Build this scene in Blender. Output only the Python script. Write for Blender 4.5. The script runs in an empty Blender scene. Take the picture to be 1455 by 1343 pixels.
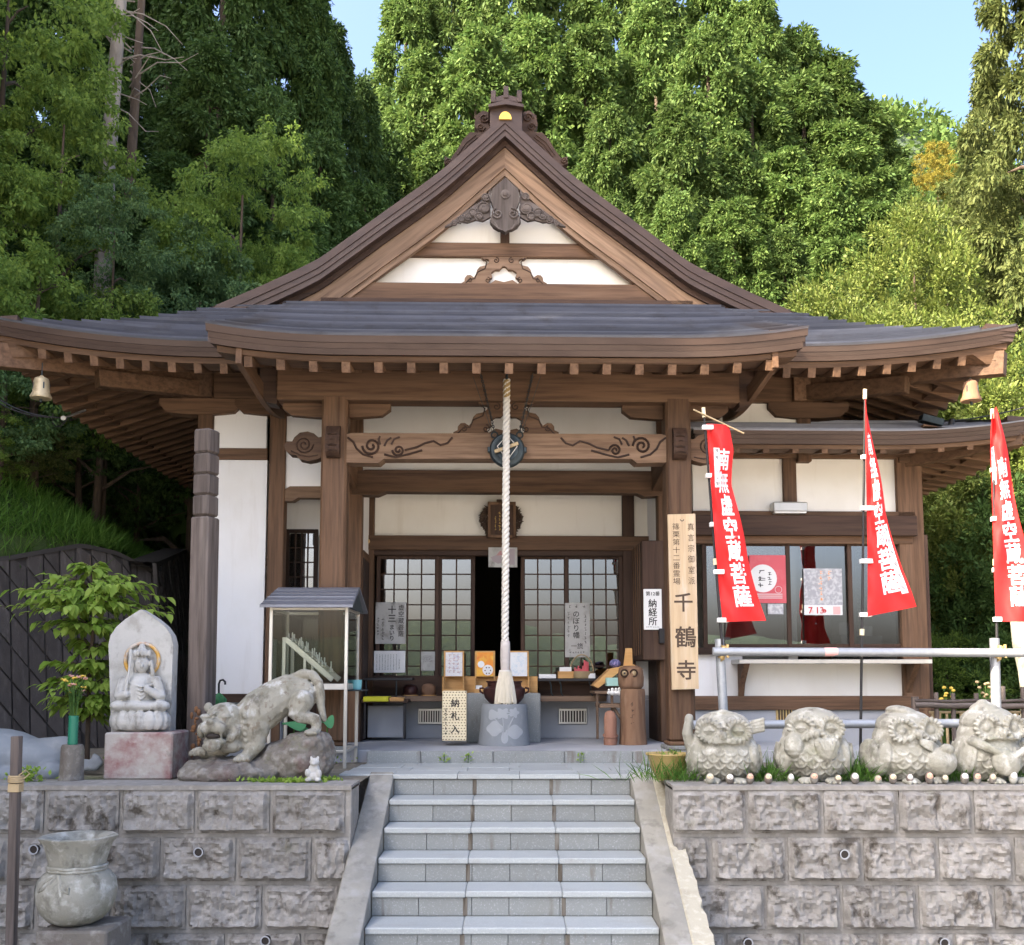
import bpy, bmesh, math, random
import numpy as np
from mathutils import Vector, Matrix, Quaternion, noise as mnoise
R = math.radians
scene = bpy.context.scene
COL = scene.collection
# ------------------------------------------------------------------ camera
EYE = Vector((0.0, 0.0, 0.73)); FPX = 1443.0; PITCH = R(5.35); PPX, PPY = 727.5, 830.0
cam_d = bpy.data.cameras.new('camera'); cam = bpy.data.objects.new('camera', cam_d); COL.objects.link(cam)
cam.location = EYE; cam.rotation_euler = (R(90) + PITCH, 0, 0)
cam_d.sensor_fit = 'HORIZONTAL'; cam_d.sensor_width = 36.0; cam_d.lens = 36.0 * FPX / 1455.0
cam_d.shift_y = (PPY - 671.5) / 1455.0
cam_d.clip_start = 0.05; cam_d.clip_end = 4000
scene.camera = cam
# ------------------------------------------------------------------ sky, sun, exposure
SUN_DIR = Vector((-0.66, -0.44, 0.61)).normalized()      # towards the sun
world = bpy.data.worlds.new('World'); scene.world = world; world.use_nodes = True
wn = world.node_tree.nodes; wl = world.node_tree.links
sky = wn.new('ShaderNodeTexSky'); sky.sky_type = 'NISHITA'; sky.sun_disc = False
sky.sun_elevation = math.asin(SUN_DIR.z); sky.sun_rotation = math.atan2(SUN_DIR.x, SUN_DIR.y)
sky.altitude = 200; sky.air_density = 0.9; sky.dust_density = 9.0; sky.ozone_density = 7.0
wn['Background'].inputs[1].default_value = 0.15
wl.new(sky.outputs[0], wn['Background'].inputs[0])
sun_d = bpy.data.lights.new('sun', 'SUN'); sun_d.energy = 3.7; sun_d.angle = R(0.6); sun_d.color = (1.0, 0.93, 0.80)
sun = bpy.data.objects.new('sun', sun_d); COL.objects.link(sun)
sun.rotation_euler = SUN_DIR.to_track_quat('Z', 'Y').to_euler(); sun.location = (-20, -5, 25)
scene.view_settings.view_transform = 'Standard'; scene.view_settings.look = 'None'
scene.view_settings.exposure = 2.5; scene.view_settings.gamma = 1.0
scene.view_settings.use_curve_mapping = False
scene.view_settings.use_white_balance = True; scene.view_settings.white_balance_temperature = 7500; scene.view_settings.white_balance_tint = 12

scene.cycles.max_bounces = 6; scene.cycles.diffuse_bounces = 3; scene.cycles.glossy_bounces = 3; scene.cycles.transmission_bounces = 4; scene.cycles.transparent_max_bounces = 16

# ------------------------------------------------------------------ measuring helpers
_cp, _sp = math.cos(PITCH), math.sin(PITCH)
def ray(px, py):
    a = (px - PPX) / FPX; b = (PPY - py) / FPX
    return Vector((a, _cp - b * _sp, _sp + b * _cp))
def wp(px, py, Y):
    d = ray(px, py); return EYE + d * (Y / d.y)
HALL = Matrix.Translation((-0.05, 9.3, 0)) @ Matrix.Rotation(R(1.4), 4, 'Z')   # the hall's own axes
HALLI = HALL.inverted()
WORLD = Matrix.Identity(4)
def bp(px, py, ly):
    o = HALLI @ EYE; d = HALLI.to_3x3() @ ray(px, py)
    return o + d * ((ly - o.y) / d.y)

# ------------------------------------------------------------------ mesh builder
class MB:
    def __init__(s): s.v = []; s.f = []
    def add(s, vs, fs):
        n = len(s.v); s.v.extend(tuple(p) for p in vs); s.f.extend(tuple(i + n for i in f) for f in fs); return s
    def box(s, x0, x1, y0, y1, z0, z1, ch=0.004, m=None):
        if x0 > x1: x0, x1 = x1, x0
        if y0 > y1: y0, y1 = y1, y0
        if z0 > z1: z0, z1 = z1, z0
        ch = min(ch, (x1-x0)*.3, (y1-y0)*.3, (z1-z0)*.3)
        lo = (x0, y0, z0); hi = (x1, y1, z1); vs = []; idx = {}
        for cx in (0, 1):
            for cy in (0, 1):
                for cz in (0, 1):
                    c = (cx, cy, cz)
                    for ax in range(3):
                        p = []
                        for k in range(3):
                            e = hi[k] if c[k] else lo[k]
                            if k != ax: e += -ch if c[k] else ch
                            p.append(e)
                        idx[(c, ax)] = len(vs); vs.append(Vector(p))
        fs = []
        for ax in range(3):
            b, d = (ax + 1) % 3, (ax + 2) % 3
            for sd in (0, 1):
                q = []
                for (u, w) in ((0, 0), (1, 0), (1, 1), (0, 1)):
                    c = [0, 0, 0]; c[ax] = sd; c[b] = u; c[d] = w; q.append(idx[(tuple(c), ax)])
                fs.append(q if sd else q[::-1])
        for ax in range(3):                 # edges along ax
            b, d = (ax + 1) % 3, (ax + 2) % 3
            for (u, w) in ((0, 0), (1, 0), (1, 1), (0, 1)):
                c0 = [0, 0, 0]; c1 = [0, 0, 0]; c1[ax] = 1
                for c in (c0, c1): c[b] = u; c[d] = w
                c0 = tuple(c0); c1 = tuple(c1)
                q = [idx[(c0, b)], idx[(c1, b)], idx[(c1, d)], idx[(c0, d)]]
                fs.append(q if (u == w) else q[::-1])
        for c in [(a, b, d) for a in (0, 1) for b in (0, 1) for d in (0, 1)]:
            t = [idx[(c, 0)], idx[(c, 1)], idx[(c, 2)]]
            fs.append(t if sum(c) % 2 else t[::-1])
        if m is not None: vs = [m @ p for p in vs]
        return s.add(vs, fs)
    def bar(s, p, q, w, h, up=(0, 0, 1), ch=0.004):
        p = Vector(p); q = Vector(q); d = q - p; L = d.length; y = d / L; up = Vector(up)
        x = y.cross(up); x.normalize(); z = x.cross(y)
        m = Matrix(((x.x, y.x, z.x, p.x), (x.y, y.y, z.y, p.y), (x.z, y.z, z.z, p.z), (0, 0, 0, 1)))
        return s.box(-w/2, w/2, 0, L, -h/2, h/2, ch, m)
    def tube(s, pts, r, n=8, cap=True, closed=False):
        pts = [Vector(p) for p in pts]; k = len(pts)
        rs = r if isinstance(r, (list, tuple)) else [r] * k
        vs = []; fs = []; prev = None
        for i, p in enumerate(pts):
            if closed: t = pts[(i + 1) % k] - pts[i - 1]
            else: t = pts[min(i + 1, k - 1)] - pts[max(i - 1, 0)]
            t.normalize()
            if prev is None:
                a = Vector((0, 0, 1)) if abs(t.z) < .9 else Vector((1, 0, 0)); x = t.cross(a).normalized()
            else:
                x = prev - t * prev.dot(t); x.normalize()
            prev = x; y = t.cross(x)
            for j in range(n):
                a = 2 * math.pi * j / n; vs.append(p + (x * math.cos(a) + y * math.sin(a)) * rs[i])
        m = k if closed else k - 1
        for i in range(m):
            i2 = (i + 1) % k
            for j in range(n):
                j2 = (j + 1) % n; fs.append((i*n + j, i*n + j2, i2*n + j2, i2*n + j))
        if cap and not closed:
            fs.append(tuple(range(n))[::-1]); fs.append(tuple((k-1)*n + j for j in range(n)))
        return s.add(vs, fs)
    def lathe(s, prof, c=(0, 0, 0), n=24, mod=None):
        c = Vector(c); vs = []; fs = []
        for i, (r, z) in enumerate(prof):
            for j in range(n):
                a = 2 * math.pi * j / n; rr = r * (mod(a, i) if mod else 1)
                vs.append(c + Vector((rr * math.cos(a), rr * math.sin(a), z)))
        for i in range(len(prof) - 1):
            for j in range(n):
                j2 = (j + 1) % n; fs.append((i*n + j, i*n + j2, (i+1)*n + j2, (i+1)*n + j))
        fs.append(tuple(range(n))[::-1]); fs.append(tuple((len(prof)-1)*n + j for j in range(n)))
        return s.add(vs, fs)
    def prism(s, poly, y0, y1):
        """outline in x,z extruded along y"""
        a = sum(poly[i][0]*poly[(i+1) % len(poly)][1] - poly[(i+1) % len(poly)][0]*poly[i][1] for i in range(len(poly)))
        if a < 0: poly = poly[::-1]
        n = len(poly); vs = [(x, y0, z) for x, z in poly] + [(x, y1, z) for x, z in poly]
        fs = [tuple(range(n)), tuple(range(2*n - 1, n - 1, -1))]
        for i in range(n):
            j = (i + 1) % n; fs.append((i, i + n, j + n, j))
        return s.add(vs, fs)
    def ell(s, c, r, n=12, rot=None):
        c = Vector(c); vs = []; fs = []; m = max(4, n // 2 + 1)
        if not hasattr(r, '__len__'): r = (r, r, r)
        for i in range(1, m):
            th = math.pi * i / m
            for j in range(n):
                a = 2 * math.pi * j / n
                p = Vector((r[0]*math.sin(th)*math.cos(a), r[1]*math.sin(th)*math.sin(a), r[2]*math.cos(th)))
                if rot is not None: p = rot @ p
                vs.append(c + p)
        top = Vector((0, 0, r[2])); bot = Vector((0, 0, -r[2]))
        if rot is not None: top = rot @ top; bot = rot @ bot
        vs += [c + top, c + bot]; T = len(vs) - 2; B = T + 1
        for i in range(m - 2):
            for j in range(n):
                j2 = (j+1) % n; fs.append((i*n+j, (i+1)*n+j, (i+1)*n+j2, i*n+j2))
        for j in range(n):
            j2 = (j+1) % n; fs.append((T, j, j2)); fs.append((B, (m-2)*n + j2, (m-2)*n + j))
        return s.add(vs, fs)
    def grid(s, fn, nu, nv):
        vs = [fn(i / nu, j / nv) for j in range(nv + 1) for i in range(nu + 1)]; w = nu + 1
        fs = [(j*w+i, j*w+i+1, (j+1)*w+i+1, (j+1)*w+i) for j in range(nv) for i in range(nu)]
        return s.add(vs, fs)
    def sheet(s, fn, nu, nv, th):
        """a closed slab: fn(u,v) -> front point, pushed back along +y by th"""
        w = nu + 1; n = w * (nv + 1)
        A = [Vector(fn(i / nu, j / nv)) for j in range(nv + 1) for i in range(nu + 1)]
        vs = A + [p + Vector((0, th, 0)) for p in A]; fs = []
        for j in range(nv):
            for i in range(nu):
                q = (j*w+i, j*w+i+1, (j+1)*w+i+1, (j+1)*w+i); fs.append(q); fs.append(tuple(k + n for k in q[::-1]))
        ring = [i for i in range(w)] + [j*w+nu for j in range(1, nv+1)] + [nv*w+i for i in range(nu-1, -1, -1)] + [j*w for j in range(nv-1, 0, -1)]
        for a, b in zip(ring, ring[1:] + ring[:1]): fs.append((b, a, a + n, b + n))
        return s.add(vs, fs)
    def mesh(s, name, base=(0, 0, 0)):
        me = bpy.data.meshes.new(name); b = Vector(base)
        me.from_pydata([(x - b.x, y - b.y, z - b.z) for x, y, z in s.v], [], s.f); me.update(); return me

BASE = {}
FRAME = {}
def finish(me, mat, smooth):
    if mat is not None: me.materials.append(mat)
    if smooth is not None:
        me.shade_smooth()
        if smooth < 180: me.set_sharp_from_angle(angle=R(smooth))
def tag(o, label=None, cat=None, group=None, kind=None):
    if label: o['label'] = label
    if cat: o['category'] = cat
    if group: o['group'] = group
    if kind: o['kind'] = kind
    return o
def thing(name, label, cat, base=(0, 0, 0), frame=WORLD, group=None, kind=None):
    o = bpy.data.objects.new(name, None); o.empty_display_size = .1; COL.objects.link(o)
    o.matrix_world = frame @ Matrix.Translation(base); BASE[o.name] = Vector(base); FRAME[o.name] = frame
    return tag(o, label, cat, group, kind)
def part(mb, name, mat, parent, smooth=None, label=None, kind=None):
    root = parent
    while root.parent: root = root.parent
    me = mb.mesh(name, BASE[root.name]) if isinstance(mb, MB) else mb
    if isinstance(mb, MB): finish(me, mat, smooth)
    o = bpy.data.objects.new(name, me); COL.objects.link(o); o.parent = parent
    return tag(o, label, None, None, kind)
def solo(mb, name, mat, label, cat, base=(0, 0, 0), frame=WORLD, group=None, kind=None, smooth=None):
    me = mb.mesh(name, base); finish(me, mat, smooth)
    o = bpy.data.objects.new(name, me); COL.objects.link(o)
    o.matrix_world = frame @ Matrix.Translation(base); BASE[o.name] = Vector(base); FRAME[o.name] = frame
    return tag(o, label, cat, group, kind)
def piece(me, name, parent, loc=(0, 0, 0), rot=None):
    """one of many alike pieces sharing a mesh; loc in the root's frame coordinates"""
    root = parent
    while root.parent: root = root.parent
    o = bpy.data.objects.new(name, me); COL.objects.link(o); o.parent = parent
    o.location = Vector(loc) - BASE[root.name]
    if rot: o.rotation_euler = rot
    return o
def copy_tree(o, parent=None):
    c = o.copy(); COL.objects.link(c); c.parent = parent
    for ch in list(o.children): copy_tree(ch, c)
    return c
def remeshed(mb, name, vox, mat, smooth_it=4, disp=None, disp2=None):
    """fuse overlapping closed shells into one continuous skin"""
    me = mb.mesh(name); o = bpy.data.objects.new(name, me); COL.objects.link(o)
    m = o.modifiers.new('r', 'REMESH'); m.mode = 'VOXEL'; m.voxel_size = vox
    if smooth_it:
        m = o.modifiers.new('s', 'SMOOTH'); m.iterations = smooth_it; m.factor = .5
    for disp in [d for d in (disp, disp2) if d]:
        t = bpy.data.textures.new(name, 'CLOUDS'); t.noise_scale = disp[0]; t.noise_depth = 3
        m = o.modifiers.new('d', 'DISPLACE'); m.texture = t; m.strength = disp[1]; m.mid_level = .5
        m.texture_coords = 'LOCAL'
    dg = bpy.context.evaluated_depsgraph_get(); out = bpy.data.meshes.new_from_object(o.evaluated_get(dg))
    bpy.data.objects.remove(o); bpy.data.meshes.remove(me)
    out.materials.clear(); finish(out, mat, 180); out.name = name
    return out
def rebase(me, base):
    me.transform(Matrix.Translation(-Vector(base))); return me
def text_mb(body, size, bold=0.0, vertical=True, gap=1.08):
    """lettering as flat faces in x,z around the middle of the block, facing -y"""
    c = bpy.data.curves.new('lettering', 'FONT'); c.body = '\n'.join(body) if vertical else body
    c.align_x = 'CENTER'; c.size = size; c.space_line = gap; c.resolution_u = 3
    o = bpy.data.objects.new('lettering', c); COL.objects.link(o)
    dg = bpy.context.evaluated_depsgraph_get(); me = bpy.data.meshes.new_from_object(o.evaluated_get(dg))
    mb = MB(); vs = [v.co.copy() for v in me.vertices]
    if vs:
        x0 = min(v.x for v in vs); x1 = max(v.x for v in vs); y0 = min(v.y for v in vs); y1 = max(v.y for v in vs)
        b = bold * size * .7
        for k, (ox, oz) in enumerate(((0, 0),) + (((b, b), (-b, b), (b, -b), (-b, -b)) if bold else ())):
            mb.add([((v.x - (x0+x1)/2) + ox, -.00012*k, v.y - (y0+y1)/2 + oz) for v in vs], [tuple(p.vertices) for p in me.polygons])
        mb.w = x1 - x0; mb.h = y1 - y0
    bpy.data.objects.remove(o); bpy.data.curves.remove(c); bpy.data.meshes.remove(me)
    return mb
def put_text(out, body, cx, y, cz, h=None, w=None, bold=0.0, vertical=True, gap=1.08):
    """letter block scaled to height h (and width w), placed at cx, y, cz"""
    t = text_mb(body, 1.0, bold, vertical, gap)
    sz = h / t.h if h else w / t.w; sx = w / t.w if w else sz
    out.add([(cx + p[0]*sx, y + p[1], cz + p[2]*sz) for p in t.v], t.f); return out

# ------------------------------------------------------------------ materials
def srgb(r, g, b):
    f = lambda c: ((c/255)/12.92 if c/255 <= .04045 else ((c/255 + .055)/1.055)**2.4)
    return (f(r), f(g), f(b))
def mat(name, base, layers=(), rough=.7, metal=0.0, bump=(), rnd=0.0, spec=.4, rnoise=0.0, island=0.0, tilt=0.0):
    """base colour; layers (colour, scale or (sx,sy,sz), lo, hi, amount); bump (scale or vec, height m)"""
    m = bpy.data.materials.new(name); m.use_nodes = True; nt = m.node_tree; N = nt.nodes; L = nt.links
    b = N['Principled BSDF']; b.inputs['Roughness'].default_value = rough; b.inputs['Metallic'].default_value = metal
    b.inputs['Specular IOR Level'].default_value = spec
    tc = N.new('ShaderNodeTexCoord'); oi = N.new('ShaderNodeObjectInfo')
    off = N.new('ShaderNodeVectorMath'); off.operation = 'MULTIPLY_ADD'
    cx = N.new('ShaderNodeCombineXYZ')
    for i in range(3): L.new(oi.outputs['Random'], cx.inputs[i])
    L.new(cx.outputs[0], off.inputs[0]); off.inputs[1].default_value = (37., 19., 53.); L.new(tc.outputs['Object'], off.inputs[2])
    vec = off.outputs[0]
    if tilt:                                            # grain running along a sloping board
        vr = N.new('ShaderNodeVectorRotate'); vr.rotation_type = 'Y_AXIS'; vr.inputs['Angle'].default_value = tilt; L.new(vec, vr.inputs['Vector']); vec = vr.outputs[0]
    def nz(sc, det=5, ro=.6):
        mp = N.new('ShaderNodeMapping'); v = sc if hasattr(sc, '__len__') else (sc, sc, sc)
        mp.inputs['Scale'].default_value = v; L.new(vec, mp.inputs[0])
        t = N.new('ShaderNodeTexNoise'); t.inputs['Scale'].default_value = 1.0; t.inputs['Detail'].default_value = det
        t.inputs['Roughness'].default_value = ro; L.new(mp.outputs[0], t.inputs['Vector']); return t.outputs['Fac']
    rgb = N.new('ShaderNodeRGB'); rgb.outputs[0].default_value = (*base, 1); cur = rgb.outputs[0]
    for (c, sc, lo, hi, amt) in layers:
        mr = N.new('ShaderNodeMapRange'); mr.inputs['From Min'].default_value = lo; mr.inputs['From Max'].default_value = hi
        mr.inputs['To Max'].default_value = amt; L.new(nz(sc), mr.inputs['Value'])
        mx = N.new('ShaderNodeMix'); mx.data_type = 'RGBA'; L.new(mr.outputs[0], mx.inputs[0]); L.new(cur, mx.inputs[6]); mx.inputs[7].default_value = (*c, 1)
        cur = mx.outputs[2]
    if rnd or island:
        hv = N.new('ShaderNodeHueSaturation'); mr = N.new('ShaderNodeMapRange'); a = rnd or island
        mr.inputs['To Min'].default_value = 1 - a; mr.inputs['To Max'].default_value = 1 + a
        if island:
            g = N.new('ShaderNodeNewGeometry'); L.new(g.outputs['Random Per Island'], mr.inputs['Value'])
        else: L.new(oi.outputs['Random'], mr.inputs['Value'])
        L.new(mr.outputs[0], hv.inputs['Value']); L.new(cur, hv.inputs['Color']); cur = hv.outputs[0]
    L.new(cur, b.inputs['Base Color'])
    if rnoise:
        mr = N.new('ShaderNodeMapRange'); mr.inputs['To Min'].default_value = max(0, rough - rnoise); mr.inputs['To Max'].default_value = min(1, rough + rnoise)
        L.new(nz(3.0), mr.inputs['Value']); L.new(mr.outputs[0], b.inputs['Roughness'])
    last = None
    for (sc, hgt) in bump:
        bn = N.new('ShaderNodeBump'); bn.inputs['Strength'].default_value = 1.0; bn.inputs['Distance'].default_value = hgt
        L.new(nz(sc, 6, .65), bn.inputs['Height'])
        if last is not None: L.new(last, bn.inputs['Normal'])
        last = bn.outputs[0]
    if last is not None: L.new(last, b.inputs['Normal'])
    return m
def wood(name, base, dark, light, axis, rough=.65, rnd=.24, wear=None, tilt=0.0):
    """grain stretched along one axis"""
    def st(a, l): return tuple(l if k == axis else a for k in range(3))
    lay = [(dark, st(28, 1.6), .42, .66, .75), (light, st(12, .7), .5, .75, .6), (dark, st(2.2, .5), .5, .8, .45)]
    if wear: lay.append((wear, st(5, 1.2), .52, .72, .6))
    return mat(name, base, lay, rough, bump=((st(45, 2.5), .0025),), rnd=rnd, spec=.25, tilt=tilt)
def leafmat(name, c0, c1, trans=.3, rough=.55, objvar=.18):
    m = bpy.data.materials.new(name); m.use_nodes = True; nt = m.node_tree; N = nt.nodes; L = nt.links
    b = N['Principled BSDF']; b.inputs['Roughness'].default_value = rough + .12; b.inputs['Specular IOR Level'].default_value = .16
    g = N.new('ShaderNodeNewGeometry'); oi = N.new('ShaderNodeObjectInfo')
    mx = N.new('ShaderNodeMix'); mx.data_type = 'RGBA'; mx.inputs[6].default_value = (*c0, 1); mx.inputs[7].default_value = (*c1, 1)
    L.new(g.outputs['Random Per Island'], mx.inputs[0])
    hv = N.new('ShaderNodeHueSaturation'); mr = N.new('ShaderNodeMapRange'); mr.inputs['To Min'].default_value = 1 - objvar; mr.inputs['To Max'].default_value = 1 + objvar
    L.new(oi.outputs['Random'], mr.inputs['Value']); L.new(mr.outputs[0], hv.inputs['Value']); L.new(mx.outputs[2], hv.inputs['Color'])
    L.new(hv.outputs[0], b.inputs['Base Color'])
    tr = N.new('ShaderNodeBsdfTranslucent'); L.new(hv.outputs[0], tr.inputs['Color'])
    ms = N.new('ShaderNodeMixShader'); ms.inputs[0].default_value = trans
    L.new(b.outputs[0], ms.inputs[1]); L.new(tr.outputs[0], ms.inputs[2]); L.new(ms.outputs[0], N['Material Output'].inputs[0])
    return m
def glassmat(name, refl, tint):
    m = bpy.data.materials.new(name); m.use_nodes = True; nt = m.node_tree; N = nt.nodes; L = nt.links
    N.remove(N['Principled BSDF'])
    t = N.new('ShaderNodeBsdfTransparent'); t.inputs[0].default_value = (*tint, 1)
    g = N.new('ShaderNodeBsdfGlossy'); g.inputs['Roughness'].default_value = 0.0
    fr = N.new('ShaderNodeFresnel'); fr.inputs[0].default_value = 1.5
    ad = N.new('ShaderNodeMath'); ad.operation = 'ADD'; ad.inputs[1].default_value = refl; ad.use_clamp = True
    L.new(fr.outputs[0], ad.inputs[0])
    ms = N.new('ShaderNodeMixShader'); L.new(ad.outputs[0], ms.inputs[0]); L.new(t.outputs[0], ms.inputs[1]); L.new(g.outputs[0], ms.inputs[2])
    L.new(ms.outputs[0], N['Material Output'].inputs[0]); return m

W = {}
_b, _d, _l = (.138, .076, .043), (.052, .027, .015), (.215, .130, .080)
for ax, nm in ((0, 'x'), (1, 'y'), (2, 'z')):
    W['wood_' + nm] = wood('aged_wood_' + nm, _b, _d, _l, ax)
    W['dark_' + nm] = wood('dark_wood_' + nm, (.060, .033, .022), (.03, .017, .012), (.095, .058, .038), ax)
    W['pale_' + nm] = wood('pale_wood_' + nm, (.235, .145, .09), (.105, .06, .034), (.32, .21, .138), ax)
    W['grey_' + nm] = wood('weathered_wood_' + nm, (.125, .100, .088), (.045, .036, .031), (.23, .195, .175), ax, .85)
for _s, _n in ((-1, 'l'), (1, 'r')): W['barge_' + _n] = wood('barge_board_wood_' + _n, (.235, .148, .094), (.085, .05, .031), (.34, .232, .155), 0, .7, .1, (.13, .088, .065), _s*-R(38))
W['copper_brown'] = mat('copper_cladding', (.068, .042, .032), [((.040, .025, .020), (1.5, 1.5, 8), .45, .7, .7), ((.108, .078, .062), (.7, .7, 3), .5, .75, .5)], .5, .25, bump=((9, .002),), rnoise=.12)
W['roof_metal'] = mat('roof_copper_sheet', (.165, .175, .205), [((.24, .25, .28), (2.0, 3, 3), .5, .7, .5), ((.10, .095, .098), (5, 2, 2), .52, .74, .5)], .40, .45, bump=((14, .0015),), rnoise=.12, island=.32)
W['plaster'] = mat('white_plaster', (.82, .815, .80), [((.70, .67, .61), (1.2, 1.2, .8), .48, .75, .6), ((.58, .54, .47), (7, 7, .7), .56, .76, .35)], .9, bump=((30, .001),))
W['plaster_warm_lit'] = mat('warm_lit_plaster', (.80, .775, .71), [((.66, .61, .52), (1.2, 1.2, .8), .48, .75, .6), ((.55, .49, .40), (7, 7, .7), .58, .78, .35)], .9, bump=((30, .001),))  # white plaster with the warm light put into its colour
W['concrete'] = mat('concrete', (.27, .255, .215), [((.16, .155, .14), 2.5, .45, .7, .7), ((.36, .35, .33), 7, .5, .7, .5), ((.10, .09, .075), (6, 6, 1.5), .55, .70, .6)], .88, bump=((40, .003), (6, .006)))
W['grey_render'] = mat('grey_render', (.36, .37, .385), [((.28, .285, .3), 1.6, .45, .75, .6)], .9, bump=((60, .001),))
W['granite'] = mat('granite', (.215, .225, .213), [((.21, .222, .22), 130, .45, .6, .7), ((.40, .415, .41), 90, .55, .68, .6), ((.20, .20, .175), (3, 3, 2), .55, .78, .5), ((.12, .095, .07), (9, 9, 1.5), .60, .72, .7)], .62, bump=((120, .0006), (14, .001)), rnd=.10)
W['granite_top'] = mat('granite_tread', (.345, .368, .362), [((.30, .318, .31), 130, .45, .6, .6), ((.48, .50, .49), 90, .55, .68, .6), ((.26, .25, .22), (4, 8, 4), .56, .74, .55)], .5, bump=((120, .0006),), rnd=.06)
W['granite_rust'] = mat('rust_streaked_granite', (.29, .305, .30), [((.21, .222, .22), 130, .45, .6, .7), ((.40, .415, .41), 90, .55, .68, .6), ((.17, .075, .03), (26, 26, 1.2), .38, .55, .85)], .62, bump=((120, .0006),))
W['joint_dirt'] = mat('joint_dirt', (.15, .13, .105), [((.06, .045, .03), (30, 30, 3), .42, .62, .85), ((.22, .21, .185), (12, 12, 3), .55, .7, .7)], .95)
W['cement'] = mat('pale_cement', (.40, .365, .28), [((.30, .27, .2), 8, .48, .68, .6), ((.56, .52, .43), 20, .5, .68, .5)], .95, bump=((50, .004), (14, .008)))
W['block'] = mat('rough_block', (.235, .222, .202), [((.33, .315, .29), 16, .48, .66, .8), ((.16, .143, .125), 11, .5, .70, .7), ((.06, .048, .036), (8, 8, 5), .56, .66, .85), ((.10, .095, .045), 4, .62, .74, .5)], .93, bump=((70, .004), (22, .010)), rnd=.13)
W['mortar'] = mat('mortar', (.235, .222, .2), [((.17, .155, .135), (5, 5, 2), .45, .7, .7), ((.40, .38, .35), 18, .5, .7, .5)], .95, bump=((60, .003),))
W['stone'] = mat('carved_stone', (.27, .262, .22), [((.22, .215, .17), 6, .45, .66, .75), ((.50, .495, .45), 13, .5, .68, .65), ((.07, .064, .05), (9, 9, 6), .55, .69, .7), ((.14, .15, .08), 3, .58, .75, .5)], .9, bump=((80, .003), (25, .005)), rnd=.08)
W['stone_pale'] = mat('pale_carved_stone', (.44, .435, .41), [((.27, .26, .23), 7, .48, .68, .7), ((.12, .11, .095), (11, 11, 6), .55, .70, .65)], .85, bump=((90, .002),))
W['stone_dark'] = mat('mossy_rock', (.15, .135, .115), [((.30, .285, .255), 11, .5, .68, .75), ((.10, .072, .065), (4, 4, 3), .5, .7, .8), ((.15, .055, .055), (3, 3, 2), .58, .7, .55), ((.12, .13, .055), 5, .6, .72, .5)], .95, bump=((60, .006), (16, .012)))
W['stone_red'] = mat('red_stained_stone', (.36, .33, .30), [((.22, .085, .085), (4, 4, 5), .42, .62, .85), ((.48, .46, .42), 12, .52, .7, .6), ((.12, .09, .08), 8, .56, .72, .6)], .9, bump=((60, .003),))
W['blue_stone'] = mat('smooth_grey_stone', (.21, .23, .245), [((.19, .205, .22), 4, .45, .7, .6), ((.28, .295, .30), 12, .55, .7, .4)], .8, bump=((70, .002),))
W['dirt'] = mat('terrace_soil', (.20, .175, .135), [((.11, .095, .07), 3, .45, .68, .7), ((.30, .28, .24), 20, .55, .7, .6), ((.10, .13, .045), 2.5, .55, .7, .55)], .97, bump=((35, .01),))
W['bounce_yard'] = mat('yard_concrete', (.42, .385, .33), [((.34, .31, .265), 6, .45, .7, .6), ((.48, .45, .40), 60, .55, .7, .6)], .95, bump=((70, .006),))  # unseen ground, made pale so bounced sun warms the shaded front
W['forest_floor'] = mat('forest_floor', (.035, .045, .018), [((.02, .02, .012), 1.2, .45, .65, .8), ((.06, .09, .03), 4, .5, .7, .6)], 1.0, bump=((3, .06),))
W['grass_ground'] = mat('grass_ground', (.05, .085, .022), [((.03, .05, .014), 2, .45, .65, .8), ((.08, .12, .03), 6, .5, .7, .5)], 1.0, bump=((10, .03),))
W['steel'] = mat('galvanised_pipe', (.34, .36, .38), [((.24, .255, .27), 6, .45, .7, .6), ((.44, .46, .475), 30, .5, .7, .4)], .5, .5, bump=((60, .0004),))
W['aluminium'] = mat('aluminium_frame', (.55, .53, .48), [((.42, .40, .36), (6, 6, 1.5), .5, .7, .5)], .38, .6)
W['brass'] = mat('old_brass', (.62, .44, .20), [((.30, .2, .1), 14, .5, .7, .6)], .42, .7)
W['gold'] = mat('gilt', (.85, .52, .10), [((.6, .33, .05), 30, .5, .7, .5)], .38, .5)
W['iron'] = mat('dark_iron', (.045, .06, .065), [((.02, .025, .03), 12, .45, .7, .7), ((.09, .13, .13), 9, .58, .74, .5)], .55, .5, bump=((40, .001),))
W['black'] = mat('black_paint', (.018, .017, .018), [], .5)
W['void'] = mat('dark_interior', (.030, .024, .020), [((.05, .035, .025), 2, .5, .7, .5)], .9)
W['bowl'] = mat('maroon_iron', (.06, .022, .020), [((.03, .012, .012), 10, .45, .7, .6)], .45, .3)
W['paper'] = mat('paper', (.74, .74, .72), [((.66, .66, .66), 6, .5, .7, .4)], .6)
W['ink'] = mat('ink', (.022, .020, .020), [], .6)
W['white'] = mat('white_plastic', (.78, .78, .76), [], .45)
W['rope'] = mat('cotton_rope', (.60, .575, .52), [((.46, .43, .37), 22, .45, .7, .5)], .95, bump=((120, .0015),))
W['tassel'] = mat('hemp_tassel', (.58, .53, .43), [((.40, .36, .28), (60, 60, 3), .45, .7, .6)], .95)
W['red_cloth'] = mat('red_banner_cloth', (.66, .028, .028), [((.54, .02, .022), 3, .45, .7, .4)], .7, spec=.2, bump=((400, .0002),))
W['white_cloth'] = mat('white_print', (.80, .76, .78), [], .8, spec=.1)
W['sign_wood'] = wood('sign_board_wood', (.56, .425, .275), (.43, .31, .19), (.62, .55, .46), 2, .7, 0, (.66, .64, .60))
W['glass_door'] = glassmat('door_glass', .23, (.55, .56, .56))
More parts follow.
